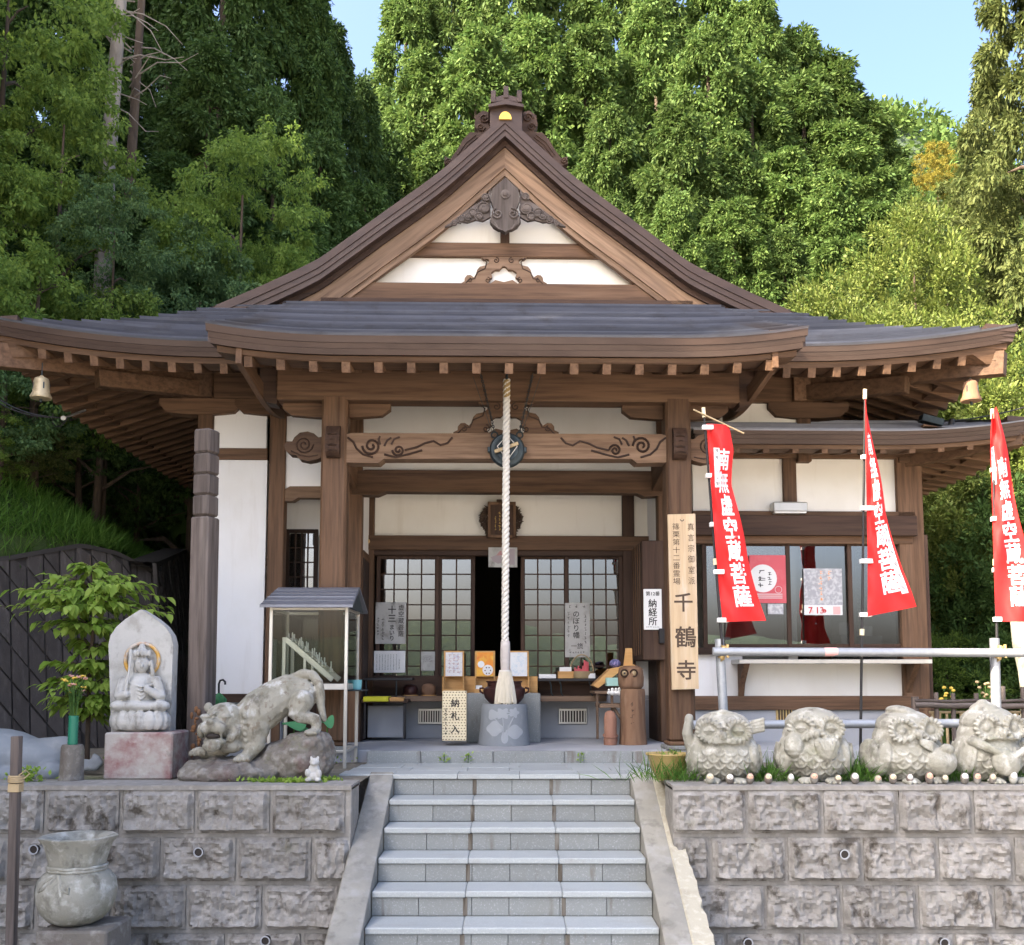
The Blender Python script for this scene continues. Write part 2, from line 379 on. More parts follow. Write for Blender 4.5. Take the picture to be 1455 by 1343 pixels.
W['glass_win'] = glassmat('window_glass', .24, (.70, .72, .72))
W['glass_case'] = glassmat('case_glass', .0, (.88, .90, .88))
W['bark'] = mat('bark', (.085, .06, .042), [((.04, .028, .02), (10, 10, 2), .45, .7, .8), ((.16, .13, .10), (8, 8, 2), .55, .7, .5)], .95, bump=(((14, 14, 3), .02),))
W['bark_pale'] = mat('pale_bark', (.27, .235, .20), [((.14, .115, .095), (8, 8, 2), .45, .7, .8)], .95, bump=(((14, 14, 3), .01),))
W['log'] = mat('brown_log', (.215, .12, .07), [((.12, .06, .035), (12, 12, 2), .45, .68, .8), ((.31, .2, .13), (9, 9, 3), .55, .72, .5)], .85, bump=(((25, 25, 4), .006),))
W['bamboo'] = mat('bamboo', (.40, .30, .17), [((.28, .2, .11), (12, 12, 2), .45, .7, .6)], .6)
W['shelf'] = wood('shelf_wood', (.16, .105, .07), (.09, .055, .035), (.24, .165, .115), 0)
W['light_ply'] = wood('light_plywood', (.58, .32, .12), (.46, .24, .085), (.66, .40, .17), 0, .6, .05)
# ------------------------------------------------------------------ the setting: ground, terrace, hills
random.seed(7)
def fbm(x, y, s=1.0, o=4):
    return mnoise.fractal(Vector((x*s, y*s, 3.7)), 1.0, 2.0, o)
solo(MB().add([(-2500, -2500, -1.28), (2500, -2500, -1.28), (2500, 2500, -1.28), (-2500, 2500, -1.28)], [(0, 1, 2, 3)]), 'ground', W['bounce_yard'], None, None, kind='structure')
def sm(a, b, x):
    t = max(0.0, min(1.0, (x - a) / (b - a))); return t * t * (3 - 2 * t)
def bank_line(y):
    return float(np.interp(y, [0, 9.9, 11.7, 14.5, 40], [-13.5, -5.81, -3.95, -4.44, -4.6]))
def hill_z(x, y):
    """hillside left of and behind the hall; flat terrace in front"""
    d = bank_line(y) - x
    zl = 2.15 * sm(.30, .75, d) + .60 * max(0, d - .55) if d > 0 else 0.0
    if y < 9.5: zl *= sm(6.9, 9.5, y)
    zb = .50 * max(0, y - 19 + .06 * max(-12, min(12, x)))
    zr = .30 * max(0, x - 8.0) * sm(9, 14, y)
    z = (zl**3 + zb**3 + zr**3) ** (1/3)
    return min(z, 60) + (.35 * fbm(x, y, .22) * min(1, max(0, z - 2.0) * .4))
mb = MB(); xs = np.concatenate([np.linspace(-60, -16, 20), np.linspace(-15, 16, 94), np.linspace(18, 60, 20)]); ys = np.concatenate([np.linspace(7.12, 9.0, 5), np.linspace(9.3, 26, 56), np.linspace(27, 85, 30)])
xs = np.unique(np.concatenate([xs, [-1.1, 1.1]])); ys = np.unique(np.concatenate([ys, [8.05]]))
nx, ny = len(xs), len(ys)
mb.add([(float(x), float(y), hill_z(x, y) - .012) for y in ys for x in xs], [(j*nx+i, j*nx+i+1, (j+1)*nx+i+1, (j+1)*nx+i) for j in range(ny-1) for i in range(nx-1) if not (abs(xs[i]+xs[i+1]) < 2.2 and ys[j] < 8.04)])
hillside = solo(mb, 'hillside', W['dirt'], None, None, kind='structure', smooth=60)
hillside.data.materials.append(W['forest_floor']); hillside.data.materials.append(W['grass_ground'])
for p in hillside.data.polygons:
    c = p.center
    if c.z > .06: p.material_index = 2 if (c.x < -2 and c.y < 17) else 1
# distant wooded ridges: one behind the temple on the right, one across the valley behind the camera (seen in the panes)
def ridge(name, x0, x1, y0, y1, base, crest, matl, nx=90, ny=14):
    def fn(u, v):
        x = x0 + (x1-x0)*u; y = y0 + (y1-y0)*v
        h = crest(x) * math.sin(math.pi * min(1, v*1.0)) ** .8
        return (x, y, base + h * (1 + .10 * fbm(x, y, .02)) + 1.5*fbm(x, y, .13))
    return solo(MB().grid(fn, nx, ny), name, matl, None, None, kind='structure', smooth=180)
W['far_wood'] = mat('far_woodland', (.05, .078, .045), [((.035, .055, .035), .25, .42, .62, .8), ((.09, .12, .035), .4, .55, .7, .6)], 1.0, bump=((.5, .8),))
ridge('hills', -420, 420, -520, -360, -2, lambda x: 12 + 19*math.exp(-((x+20)/60)**2) + 11*math.exp(-((x-110)/60)**2) + 9*math.exp(-((x+150)/60)**2), W['far_wood'], 120, 12)

# ------------------------------------------------------------------ block retaining walls either side of the stairs
WY = 7.10; ROWP = .3205; BW, BH = .492, .288; PITCHX = .517
def rock_block(w, h, seed, cut=False):
    """one split-faced concrete block: flat margin round a rough bulging face"""
    rnd = random.Random(seed); nx, nz = (32, 19); mb = MB(); ox = rnd.uniform(0, 99)
    def fn(u, v):
        x = (u-.5)*w; z = (v-.5)*h
        e = w/2 - abs(x); g = h/2 - abs(z); rr = .045
        d = rr - math.hypot(max(0, rr - e), max(0, rr - g)) if (e < rr and g < rr) else min(e, g)
        k = sm(.008, .030, d + .006*mnoise.noise(Vector((x*28+ox, z*28, seed))))
        n = mnoise.fractal(Vector((x*7+ox, z*7, seed*1.3)), .9, 2.1, 4)
        n2 = abs(mnoise.noise(Vector((x*17+ox, z*17, seed)))); n3 = mnoise.noise(Vector((x*42+ox, z*42, seed)))
        y = -.012 - max(0, k) * (.044 + .034*n - .044*n2 + .011*n3 + .020*sm(.36, .10, v))
        jx = .004*mnoise.noise(Vector((x*30, z*30, ox))); return (x + jx, y, z + jx)
    mb.grid(fn, nx, nz)
    # sides back into the joint
    rim = [(-w/2, -h/2), (w/2, -h/2), (w/2, h/2), (-w/2, h/2)]
    for (a, b), (c, d) in zip(rim, rim[1:] + rim[:1]): mb.add([(a, -.012, b), (c, -.012, d), (c, .03, d), (a, .03, b)], [(0, 1, 2, 3)])
    me = mb.mesh('block'); finish(me, W['block'], 28); return me
FULL = [rock_block(BW, BH, k) for k in range(10)]
def short_block(w, seed): return rock_block(w, BH, 50 + seed)
def retaining_wall(label, xa, xb, rows, drains, outer):
    root = thing('retaining_wall', label, 'wall', (xa, WY, -1.28))
    core = MB().box(xa, xb, WY, WY + .34, -1.28, -.012, .006); part(core, 'mortar_core', W['mortar'], root)
    cap = MB(); cap.sheet(lambda u, v: (xa + (xb-xa)*u, WY - .022 + .006*mnoise.noise(Vector((u*60, v, xa))), -.030 + .032*v + .002*mnoise.noise(Vector((u*80, v*3, 5)))), 60, 1, .40)
    part(cap, 'coping', W['mortar'], root, 40)
    rnd = random.Random(int(xa*10))
    for r, off in enumerate(rows):
        z = -.032 - BH/2 - r*ROWP
        x = xa + off
        if off > .06:
            w = off - .028
            piece(short_block(w, r), 'block', root, (xa + w/2 + .002, WY, z))
        while x < xb - .05:
            w = min(BW, xb - x - .004)
            if w > BW*.97: me = FULL[rnd.randrange(10)]; w = BW
            else: me = short_block(w, r + 7)
            o = piece(me, 'block', root, (x + w/2, WY, z)); o.rotation_euler = (0, math.pi if (w == BW and rnd.random() < .0) else 0, 0)
            x += PITCHX
    for px, py in drains:
        c = wp(px, py, WY - .08); m = MB(); n = 16
        ring = lambda r, y: [(c.x + r*math.cos(2*math.pi*k/n), y, c.z + r*math.sin(2*math.pi*k/n)) for k in range(n)]
        vs = ring(.034, WY-.088) + ring(.026, WY-.088) + ring(.026, WY+.02) + ring(.034, WY+.02)
        m.add(vs, [(k+a*n, (k+1) % n+a*n, (k+1) % n+(a+1)*n, k+(a+1)*n) for a in range(3) for k in range(n)])
        d = part(m, 'drain_pipe', W['grey_render'], root, 40)
        m = MB().tube([(c.x, WY-.080, c.z), (c.x, WY-.03, c.z)], .0262, 16); part(m, 'bore', W['void'], d)
    return root
retaining_wall('rough grey block retaining wall below the stone tiger', -7.3, -1.105, [(-1.105+7.3) % PITCHX - .02 + .0, .262, (-1.105+7.3) % PITCHX - .06, .20], [(48, 1207), (282, 1211), (158, 1336), (377, 1337)], -1)
retaining_wall('rough grey block retaining wall below the row of stone owls', 1.105, 7.3, [.004, .268, .118, .36], [(1200, 1214), (1063, 1340), (1342, 1340)], 1)

# ------------------------------------------------------------------ stairs
SW = .912; RISE, TREAD = .16, .30; Y0 = 7.94
st = thing('stone_staircase', 'pale granite stairs with concrete cheek walls climbing to the porch', 'stairs', (0, 5.9, -1.28))
part(MB().prism([(0, 0)], 0, 0) if False else MB().add(*(lambda poly: ([(-SW+.002, y, z) for y, z in poly] + [(SW-.002, y, z) for y, z in poly], [tuple(range(len(poly))), tuple(range(2*len(poly)-1, len(poly)-1, -1))] + [(i, (i+1) % len(poly), (i+1) % len(poly)+len(poly), i+len(poly)) for i in range(len(poly))]))(
    [(8.3, -1.28)] + [p for k in range(8) for p in [(Y0 - TREAD*(7-k) + .05, -1.28 + RISE*k - (.03 if k else 0)), (Y0 - TREAD*(7-k) + .05, -1.28 + RISE*(k+1) - .06)]] + [(8.3, -.06)])), 'stair_core', W['mortar'], st)
rnd = random.Random(3)
for k in range(0, 8):                     # k = 0: riser under the landing edge
    yn = Y0 - TREAD * k; zt = -RISE * k   # nosing line and top of tread k
    xs = [-SW, -SW + .305 + .02*(k % 2), -SW + .61 + .01*k, .0 - .005*k, .30 + .012*(k % 3), .615, SW]
    for a, b in zip(xs[:-1], xs[1:]):
        j = rnd.uniform(-.002, .002)
        part(MB().box(a + .0015, b - .0015, yn + .022 + j, yn + .06, zt - RISE + .001, zt - .042, .002), 'riser', W['granite'], st)
    if k < 7:
        for xj in (-.285 - .004*(k+1), .295 + .008*(k+1)):      # dirty joint below each tread seam
            part(MB().box(xj - .014, xj + .016, yn + .0185, yn + .05, zt - RISE + .001, zt - .043, .003), 'joint', W['joint_dirt'], st)
    if k:
        xt = [-SW + .001, -.285 - .004*k, .295 + .008*k, SW - .001]
        for a, b in zip(xt[:-1], xt[1:]):
            j = rnd.uniform(-.0015, .0015)
            part(MB().box(a + .001, b - .001, yn, yn + TREAD + .018, zt - .04 + j, zt + j, .006), 'tread', W['granite_top'], st)
for s in (-1, 1):
    m = MB(); n = 26
    def top(t): return (7.97 - 2.35*t, .004 - 1.16*t)
    vs = []; fs = []
    for i in range(n + 1):
        y, z = top(i / n); wob = .006*mnoise.noise(Vector((i*.9, s*3, 0))); ow = (.012*mnoise.noise(Vector((i*1.7, s*9, 2))) if s > 0 else 0)
        xi = s*(SW + .003); xo = s*(1.102 + ow + .03*(i/n) + (.02*(mnoise.noise(Vector((i*3.1, 4, 4))) > .15) if s > 0 else 0))
        vs += [(xi, y, -1.28), (xi, y, z + wob), (xi + s*.012, y, z + .010 + wob), (xo - s*.012, y, z + .010 + wob*2), (xo, y, z - .006 + wob), (xo, y, -1.28)]
    for i in range(n):
        for k in range(5): a = i*6+k; fs.append((a, a+1, a+7, a+6))
    fs += [tuple(range(6)), tuple(n*6+k for k in range(5, -1, -1))]
    part(m.add(vs, fs), 'cheek_wall', W['concrete'], st, 40)
m = MB(); vs = []; n = 40
for i in range(n + 1):                                          # crumbling cement fillet outside the right cheek
    t = i/n; y = 7.96 - 2.3*t; z = .012 - 1.135*t; xo = 1.165 + .055*t + .022*mnoise.noise(Vector((i*.7, 3, 1))) + .014*mnoise.noise(Vector((i*2.3, 1, 1)))
    vs += [(1.075, y, z), (1.085 + .01*mnoise.noise(Vector((i*1.1, 7, 1))), y, z + .010), (xo, y, z + .006), (xo + .008, y, z - .05), (1.10, y, z - .06)]
part(m.add(vs, [(i*5+k, i*5+k+1, i*5+6+k, i*5+5+k) for i in range(n) for k in range(4)]), 'cement_fillet', W['cement'], st, 30)
# landing and porch kerb
ld = thing('landing_paving', None, None, (0, 7.9, 0), kind='structure')
part(MB().box(-1.30, 1.14, 7.99, 9.02, -.30, -.032, .004), 'bed', W['mortar'], ld)
for r, (ya, yb) in enumerate([(7.935, 8.235), (8.238, 8.54), (8.543, 8.82), (8.823, 9.0)]):
    xs = [-1.335 + .02*r, -.92 + .10*(r % 2), -.42 + .06*(r % 2), .06 - .08*(r % 2), .52 - .03*r, .90 - .1*(r % 2), 1.155 - .01*r]
    for a, b in zip(xs[:-1], xs[1:]):
        j = rnd.uniform(-.0015, .0015)
        part(MB().box(a + .0018, b - .0018, ya + .001, yb - .001, -.036 + j, j, .003), 'paving_slab', W['granite_top'], ld)
pf = thing('porch_floor', None, None, (0, 9, 0), kind='structure')
part(MB().box(-1.27, 1.22, 9.075, 9.2, -.1, .098, .004), 'slab_front', W['grey_render'], pf)
part(MB().box(-3.6, 3.3, 9.2, 12.2, -.1, .099, .004), 'slab', W['grey_render'], pf)
xs = [-1.275, -.80, -.165, .46, 1.06, 1.225]
for a, b in zip(xs[:-1], xs[1:]):
    part(MB().box(a + .002, b - .002, 9.005, 9.074, -.03, .101 + rnd.uniform(-.001, .001), .006), 'kerb_stone', W['granite'], pf)
# ------------------------------------------------------------------ the temple hall
hall = thing('temple_hall', 'wooden temple hall with white plaster walls and a sweeping gabled roof', 'temple', (0, 1.0, 0), HALL)
def bbox(mb, px0, px1, py0, py1, ly, depth, ch=.004):
    a = bp(px0, py1, ly); b = bp(px1, py0, ly); return mb.box(a.x, b.x, ly, ly + depth, a.z, b.z, ch)
def hp(mb, name, m, parent=None, smooth=None, label=None): return part(mb, name, m, parent or hall, smooth, label)
# --- roof surfaces
VX = [0, .39, .71, 1.27, 1.75, 1.95, 2.5, 3.04, 3.75, 4.72]; VZ = [6.69, 6.32, 6.03, 5.60, 5.23, 5.08, 4.80, 4.55, 4.20, 3.75]
def zs(x):
    x = abs(x)
    i = max(1, min(len(VX) - 1, next((k for k in range(len(VX)) if VX[k] >= x), len(VX) - 1)))
    # smooth (monotone cubic) interpolation
    def sl(k):
        a = max(0, k-1); b = min(len(VX)-1, k+1); return (VZ[b]-VZ[a])/(VX[b]-VX[a])
    h = VX[i]-VX[i-1]; t = (x-VX[i-1])/h; m0 = sl(i-1)*h; m1 = sl(i)*h
    return (2*t**3-3*t*t+1)*VZ[i-1] + (t**3-2*t*t+t)*m0 + (-2*t**3+3*t*t)*VZ[i] + (t**3-t*t)*m1
def zf(ly): s = ly + .3; return 3.76 + .48*s + .11*s*s
def zk(ly): t = ly + 1.0; return 3.585 + .44*t + .034*t*t
def lift(x, ly=-.3): return .19*max(0, (abs(x) - 2.6)/2.0)**2.0 * (1 - .8*sm(-.3, 1.3, ly))
def lift_side(y): return .20*max(0, (1.6 - y)/1.9)**2.3 if y < 1.6 else 0
def klift(x): return .085*max(0, (abs(x) - 1.35)/1.12)**2.2
EX = 4.72
def hipx(ly):
    z = zf(ly); lo, hi = 0, EX
    for _ in range(30):
        m = (lo+hi)/2
        if zs(m) > z: lo = m
        else: hi = m
    return lo
m = MB(); N = 18; ls = [-.3 + 1.95*k/N for k in range(N + 1)]
for k in range(N):
    y0, y1 = ls[k], ls[k+1]; h0, h1 = hipx(y0), hipx(y1); n = 40; vs = []
    for i in range(n + 1):
        u = -1 + 2*i/n; x0 = u*h0; x1 = u*h1
        vs += [(x0, y0 + .016, zf(y0) + lift(x0, y0) - .004), (x0, y0 - .014, zf(y0) + lift(x0, y0) + .028), (x1, y1 + .014, zf(y1) + lift(x1, y1) + .002)]
    m.add(vs, [q for i in range(n) for q in ((i*3, i*3+3, i*3+4, i*3+1), (i*3+1, i*3+4, i*3+5, i*3+2))])
front = hp(m, 'roof_slope', W['roof_metal'], None, None, 'dark stepped copper sheet front roof slope')
m = MB(); YB = 7.6; NX = 34
for s in (-1, 1):
    xe = [EX*k/NX for k in range(NX + 1)]
    for k in range(NX):
        x1, x0 = xe[k], xe[k+1]                       # x0 nearer the eave
        def ystart(x):
            if x <= 3.02: return 1.0
            z = zs(x); lo, hi = -.3, 1.2
            for _ in range(30):
                q = (lo+hi)/2
                if zf(q) < z: lo = q
                else: hi = q
            return lo
        n = 12; vs = []
        for i in range(n + 1):
            ya = ystart(x0) + (YB - ystart(x0))*i/n; yb = ystart(x1) + (YB - ystart(x1))*i/n
            la = lift(x0, ya)*max(0, 1-(ya+.3)/1.9) if x0 > 3 else 0; lb = lift(x1, yb)*max(0, 1-(yb+.3)/1.9) if x1 > 3 else 0
            pass
            vs += [(s*x0, ya, zs(x0) + la), (s*(x0 + .003), ya, zs(x0) + la + .018), (s*x1, yb, zs(x1) + lb + .001)]
        m.add(vs, [q for i in range(n) for q in ((i*3, i*3+3, i*3+4, i*3+1), (i*3+1, i*3+4, i*3+5, i*3+2))])
hp(m, 'roof_slope', W['roof_metal'], None, None, 'long side roof slopes rising to the ridge')
# porch roof laid over the front slope
m = MB(); N = 24; ls = [-1.0 + 2.62*k/N for k in range(N + 1)]
KW = lambda ly: 2.54 - .12*(ly + 1.0)
for k in range(N):
    y0, y1 = ls[k], ls[k+1]; n = 36; vs = []
    for i in range(n + 1):
        u = -1 + 2*i/n; xa = u*KW(y0); xb = u*KW(y1); fa = max(0, 1-(y0+1)/2); fb = max(0, 1-(y1+1)/2)
        vs += [(xa, y0 + .016, zk(y0) + klift(xa)*fa - .004), (xa, y0 - .014, zk(y0) + klift(xa)*fa + .028), (xb, y1 + .014, zk(y1) + klift(xb)*fb + .002)]
    m.add(vs, [q for i in range(n) for q in ((i*3, i*3+3, i*3+4, i*3+1), (i*3+1, i*3+4, i*3+5, i*3+2))])
kr = hp(m, 'porch_roof', W['roof_metal'], None, None, 'projecting porch roof in dark copper sheet')
# --- layered fascias
def fascia(path, steps, name, matl, parent):
    """path: list of (point, outward xy); steps: (drop0, drop1, inset)"""
    for (d0, d1, ins, mm) in steps:
        m = MB(); vs = []
        for i, (p, o) in enumerate(path):
            p = Vector(p)
            if i in (0, len(path) - 1):              # mitred, undercut ends
                tg_ = (Vector(path[1][0]) - Vector(path[0][0])) if i == 0 else (Vector(path[-2][0]) - Vector(path[-1][0])); p = p + tg_.normalized()*(ins + .004)
            a = Vector(p) - Vector((o[0], o[1], 0))*ins; b = a - Vector((o[0], o[1], 0))*(.012 + .05*(d1-d0)); c = a - Vector((o[0], o[1], 0))*.30
            vs += [(a.x, a.y, a.z - d0), (b.x, b.y, b.z - d1), (c.x, c.y, c.z - d1 + .02), (c.x, c.y, c.z - d0 + .02)]
        n = len(path)
        m.add(vs, [(i*4+k, i*4+(k+1) % 4, i*4+4+(k+1) % 4, i*4+4+k) for i in range(n-1) for k in range(4)] + [(0, 1, 2, 3), tuple((n-1)*4+k for k in (3, 2, 1, 0))])
        part(m, name, mm, parent, 30)
C, WX = W['copper_brown'], W['wood_x']
STEPS = [(-.018, .040, 0, C), (.042, .078, .018, C), (.080, .118, .030, C), (.120, .170, .070, WX)]
fp = [((x, -.3, zf(-.3) + lift(x)), (0, -1)) for x in np.linspace(-EX, EX, 60)]
fascia(fp, STEPS, 'eave_fascia', C, hall)
for s in (-1, 1):
    sp = [((s*EX, y, zs(EX) + lift(EX, -.3)*max(0, 1-(y+.3)/1.9)**2), (s, 0)) for y in np.linspace(-.3, YB, 30)]
    fascia(sp, STEPS, 'eave_fascia', C, hall)
kp = [((x, -1.0, zk(-1) + klift(x)), (0, -1)) for x in np.linspace(-KW(-1), KW(-1), 50)]
fascia(kp, [(-.018, .046, 0, C), (.048, .092, .020, C), (.094, .14, .034, C), (.142, .190, .080, WX)], 'porch_fascia', C, kr)
for s in (-1, 1):                                    # side closing of the porch roof
    m = MB(); vs = []
    for k in range(13):
        y = -.93 + .15*k; x = s*(KW(y) + .001); f = max(0, 1-(y+1)/2)
        zt = zk(y) + klift(x)*f + .004; zb = zk(y) + klift(x)*f - .155 + .10*sm(-.7, .6, y)
        vs += [(x, y, zt), (x - s*.07*sm(-1, -.2, y), y, zb), (x - s*.30, y, zb), (x - s*.30, y, zt - .02)]
    m.add(vs, [(i*4+k, i*4+(k+1) % 4, i*4+4+(k+1) % 4, i*4+4+k) for i in range(12) for k in range(4)] + [(0, 1, 2, 3), (51, 50, 49, 48)])
    part(m, 'porch_verge', C, kr, 30)
# --- gable: verge layers, bargeboards, wall
def arch(x0, x1, t0, t1, ya, yb, n=30, zfun=zs):
    """band under the curved roof line between vertical drops t0 and t1"""
    m = MB(); vs = []
    for i in range(n + 1):
        x = x0 + (x1-x0)*i/n; z = zfun(x); vs += [(x, ya, z - t0), (x, ya, z - t1), (x, yb, z - t1), (x, yb, z - t0)]
    return m.add(vs, [(i*4+k, i*4+(k+1) % 4, i*4+4+(k+1) % 4, i*4+4+k) for i in range(n) for k in range(4)] + [(0, 1, 2, 3), tuple(n*4+k for k in (3, 2, 1, 0))])
gv = None
for s in (-1, 1):
    e = s*3.06
    for t0, t1, y in ((-.02, .075, .985), (.0765, .14, .997), (.1415, .205, 1.010)):
        o = hp(arch(.0, e, t0, t1, y, 1.5), 'verge', C, gv, 30)
        gv = gv or None
    bgb = hp(arch(.0, s*2.62, .262, .50, 1.13, 1.19), 'bargeboard', W['barge_l' if s < 0 else 'barge_r'], None, 30)
    part(arch(.0, s*2.55, .20, .27, 1.10, 1.32), 'cover_board', W['dark_x'], bgb, 30)
    part(arch(.0, s*2.25, .502, .575, 1.15, 1.22), 'lower_trim', W['barge_l' if s < 0 else 'barge_r'], bgb, 30)
# gable wall
poly = [(x, zs(x) - .25) for x in np.linspace(-2.4, 2.4, 41)]
gw = hp(MB().prism([(2.4, 4.4), (-2.4, 4.4)] + poly, 1.30, 1.36), 'gable_wall', W['plaster_warm_lit'])
def gbox(name, px0, px1, py0, py1, ly, dep, mm, parent=None):
    return hp(bbox(MB(), px0, px1, py0, py1, ly, dep), name, mm, parent)
gbox('tie_beam', 560, 880, 347, 363, 1.235, .09, W['wood_x'], gw)
gbox('tie_beam', 480, 960, 405, 427, 1.17, .16, W['wood_x'], gw)
gbox('ridge_flashing', 455, 985, 427, 437, 1.13, .2, W['dark_x'], gw)
gbox('king_post', 711, 724, 318, 348, 1.24, .08, W['dark_z'], gw)
# --- carved pieces
def circ(cx, cz, r, n=14, a0=0, a1=2*math.pi):
    return [(cx + r*math.cos(a0 + (a1-a0)*k/n), cz + r*math.sin(a0 + (a1-a0)*k/n)) for k in range(n)]
def spiral(cx, cz, r, turns, y, a0=0.0, d=1, n=26):
    return [(cx + r*(1 - .86*k/n)*math.cos(a0 + d*turns*2*math.pi*k/n), y, cz + r*(1 - .86*k/n)*math.sin(a0 + d*turns*2*math.pi*k/n)) for k in range(n + 1)]
def outline_px(pts, ly): return [(lambda p: (p.x, p.z))(bp(x, y, ly)) for x, y in pts]
def mirror_px(pts, cx): return pts + [(2*cx - x, y) for x, y in pts[::-1]]
def frog_leg(cx, w, y0, y1, ly, parent, matl, label):
    """kaerumata strut: splayed cloud-footed support with an arched opening"""
    h = y1 - y0
    f = lambda u, v: (cx + u*w/2, y1 - v*h)
    half = [(-.0, 1.0), (-.50, 1.0), (-.53, .94), (-.47, .86), (-.40, .90), (-.34, .84), (-.36, .74), (-.44, .66), (-.56, .62), (-.62, .52), (-.66, .34), (-.70, .26), (-.78, .34), (-.86, .33), (-.91, .24), (-.92, .12), (-1.0, .06), (-1.0, 0.0)]
    inner = [(-.27, .0), (-.36, .08), (-.35, .2), (-.27, .26), (-.30, .42), (-.20, .52), (-.10, .52), (-.05, .62), (0, .64)]
    L = outline_px([f(*p) for p in half] + [f(*p) for p in inner], ly)
    Rr = outline_px([f(-u, v) for u, v in half] + [f(-u, v) for u, v in inner], ly)
    m = MB(); m.prism(L, ly, ly + .06); m.prism(Rr, ly, ly + .06)
    a = bp(cx - .30*w/2, y1, ly); b = bp(cx + .30*w/2, y1 - .16*h, ly); m.prism(outline_px([f(-.33, .04), (f(-.2, .17)), f(0, .10), f(.2, .17), f(.33, .04), f(.3, 0), f(-.3, 0)], ly+.004), ly + .004, ly + .05)
    o = hp(m, 'frog_leg_strut', matl, parent, None, label)
    for s in (-1, 1):
        t = MB()
        for (u, v, r) in ((.18, .83, .13), (.38, .16, .13), (.80, .16, .10)):
            c = bp(*f(s*u, v), ly); t.tube(spiral(c.x, c.z, r*h/145*.9, 1.3, ly - .002, math.pi/2, s), .0055, 5)
        pts = [bp(*f(s*u, v - .07), ly) for u, v in [(-.50, .98), (-.40, .84), (-.44, .62), (-.62, .50), (-.68, .28), (-.80, .27), (-.92, .08)]]
        t.tube([(p.x, ly - .001, p.z) for p in pts], .007, 5)
        part(t, 'carved_scroll', W['dark_x'], o, 60)
    return o
frog_leg(716, 122, 363, 405, 1.245, gw, W['pale_x'], 'carved pale wood strut in the gable')
# pendant (gegyo) with cloud wings
pen = hp(MB().prism(outline_px(mirror_px([(718, 252), (700, 268), (697, 283), (701, 294), (704, 300), (698, 306), (696, 314), (701, 321), (708, 325), (713, 326), (718, 330)], 718), 1.02), 1.02, 1.10), 'gable_pendant', W['grey_z'], None, None, 'grey carved pendant under the gable peak')
t = MB(); c = bp(718, 275, 1.0)
t.lathe([(.052, 0), (.05, .012), (.03, .016), (.028, .03), (.012, .036)], (0, 0, 0), 18)
t.v = [(c.x + x, 1.02 - z, c.z + y) for x, y, z in t.v]
for s in (-1, 1):
    q = bp(718 + s*11, 303, 1.0); t.tube(spiral(q.x, q.z, .062, 1.5, 1.014, math.pi*.6, -s), .010, 6)
    for k in range(4):
        a = bp(718 + s*(4 + 3.5*k), 326 - 2*k, 1.0); b = bp(718 + s*(13 + 2*k), 318 - 3*k, 1.0); mid = (a + b)/2 + Vector((s*.01, 0, -.022))
        t.tube([(a.x, 1.012, a.z), (mid.x, 1.008, mid.z), (b.x, 1.012, b.z)], .007, 5)
part(t, 'carved_boss', W['grey_z'], pen, 60)
rnd = random.Random(5)
for s in (-1, 1):
    w = MB(); pts = [(697, 268), (690, 282), (676, 290), (662, 300), (648, 311), (632, 322), (640, 321), (652, 314), (664, 316), (676, 312), (686, 314), (697, 308)]
    w.prism(outline_px([(718 + s*(x - 718)*-1, y) for x, y in pts], 1.06), 1.06, 1.10)
    for (x, y, r) in ((688, 296, .075), (672, 303, .06), (655, 312, .045), (690, 280, .045), (681, 308, .05), (664, 308, .04), (645, 317, .03)):
        q = bp(718 - s*(x - 718), y, 1.05); k = rnd.uniform(0, 6)
        w.tube(spiral(q.x, q.z, r, 1.6, 1.045, k, s), .010, 6); w.ell((q.x, 1.055, q.z), (r*.9, .02, r*.8), 10)
    part(w, 'cloud_carving', W['grey_x'], pen, 60)
# ridge-end ornament
ro = hp(bbox(MB(), 696, 742, 152, 187, 1.02, .30), 'ridge_ornament', W['copper_brown'], None, None, 'stepped copper ridge end with a gilt half disc')
t = MB()
for (a, b, y0, y1, d) in ((694, 744, 146, 152, .96), (697, 741, 138, 146, .99)):
    pts = outline_px([(a, y1), (a, y0 + 2), (719, y0 - 4), (b, y0 + 2), (b, y1), (719, y1 - 4)], d); t.prism(pts, d, d + .36)
part(t, 'stepped_cap', W['copper_brown'], ro)
for x, y0 in ((701, 128), (719, 122), (738, 128)):
    part(bbox(MB(), x - 3.5, x + 3.5, y0, y0 + 17, .98, .34), 'ridge_finial', W['copper_brown'], ro)
g = bp(718, 170, .975); t = MB(); pts = [(g.x + .066*math.cos(a), g.z + .085*math.sin(a)) for a in np.linspace(0, math.pi, 16)]; t.prism(pts, .965, 1.0)
part(t, 'gilt_disc', W['gold'], ro)
for s in (-1, 1):
    w = MB(); f = lambda x, y: (719 + s*(719 - x), y)
    pts = [(697, 160), (686, 157), (676, 164), (674, 178), (680, 188), (668, 188), (658, 198), (650, 212), (640, 226), (632, 222), (631, 232), (640, 236), (652, 230), (666, 216), (682, 202), (697, 190)]
    w.prism(outline_px([f(*p) for p in pts], 1.30), 1.30, 1.42)
    for (x, y, r) in ((688, 168, .055), (683, 181, .045), (637, 229, .035)):
        q = bp(*f(x, y), 1.30); w.tube(spiral(q.x, q.z, r, 1.5, 1.295, 0, s), .011, 6)
    for k in range(3):
        q = [bp(*f(x, y), 1.30) for x, y in ((676 + 3*k, 192 + 3*k), (662 + 3*k, 203 + 3*k), (650 + 3*k, 220 + 3*k))]
        w.tube([(p.x, 1.298, p.z) for p in q], .009, 5)
    part(w, 'scroll_fin', W['dark_x'], ro, 60)
m = MB(); vs = []
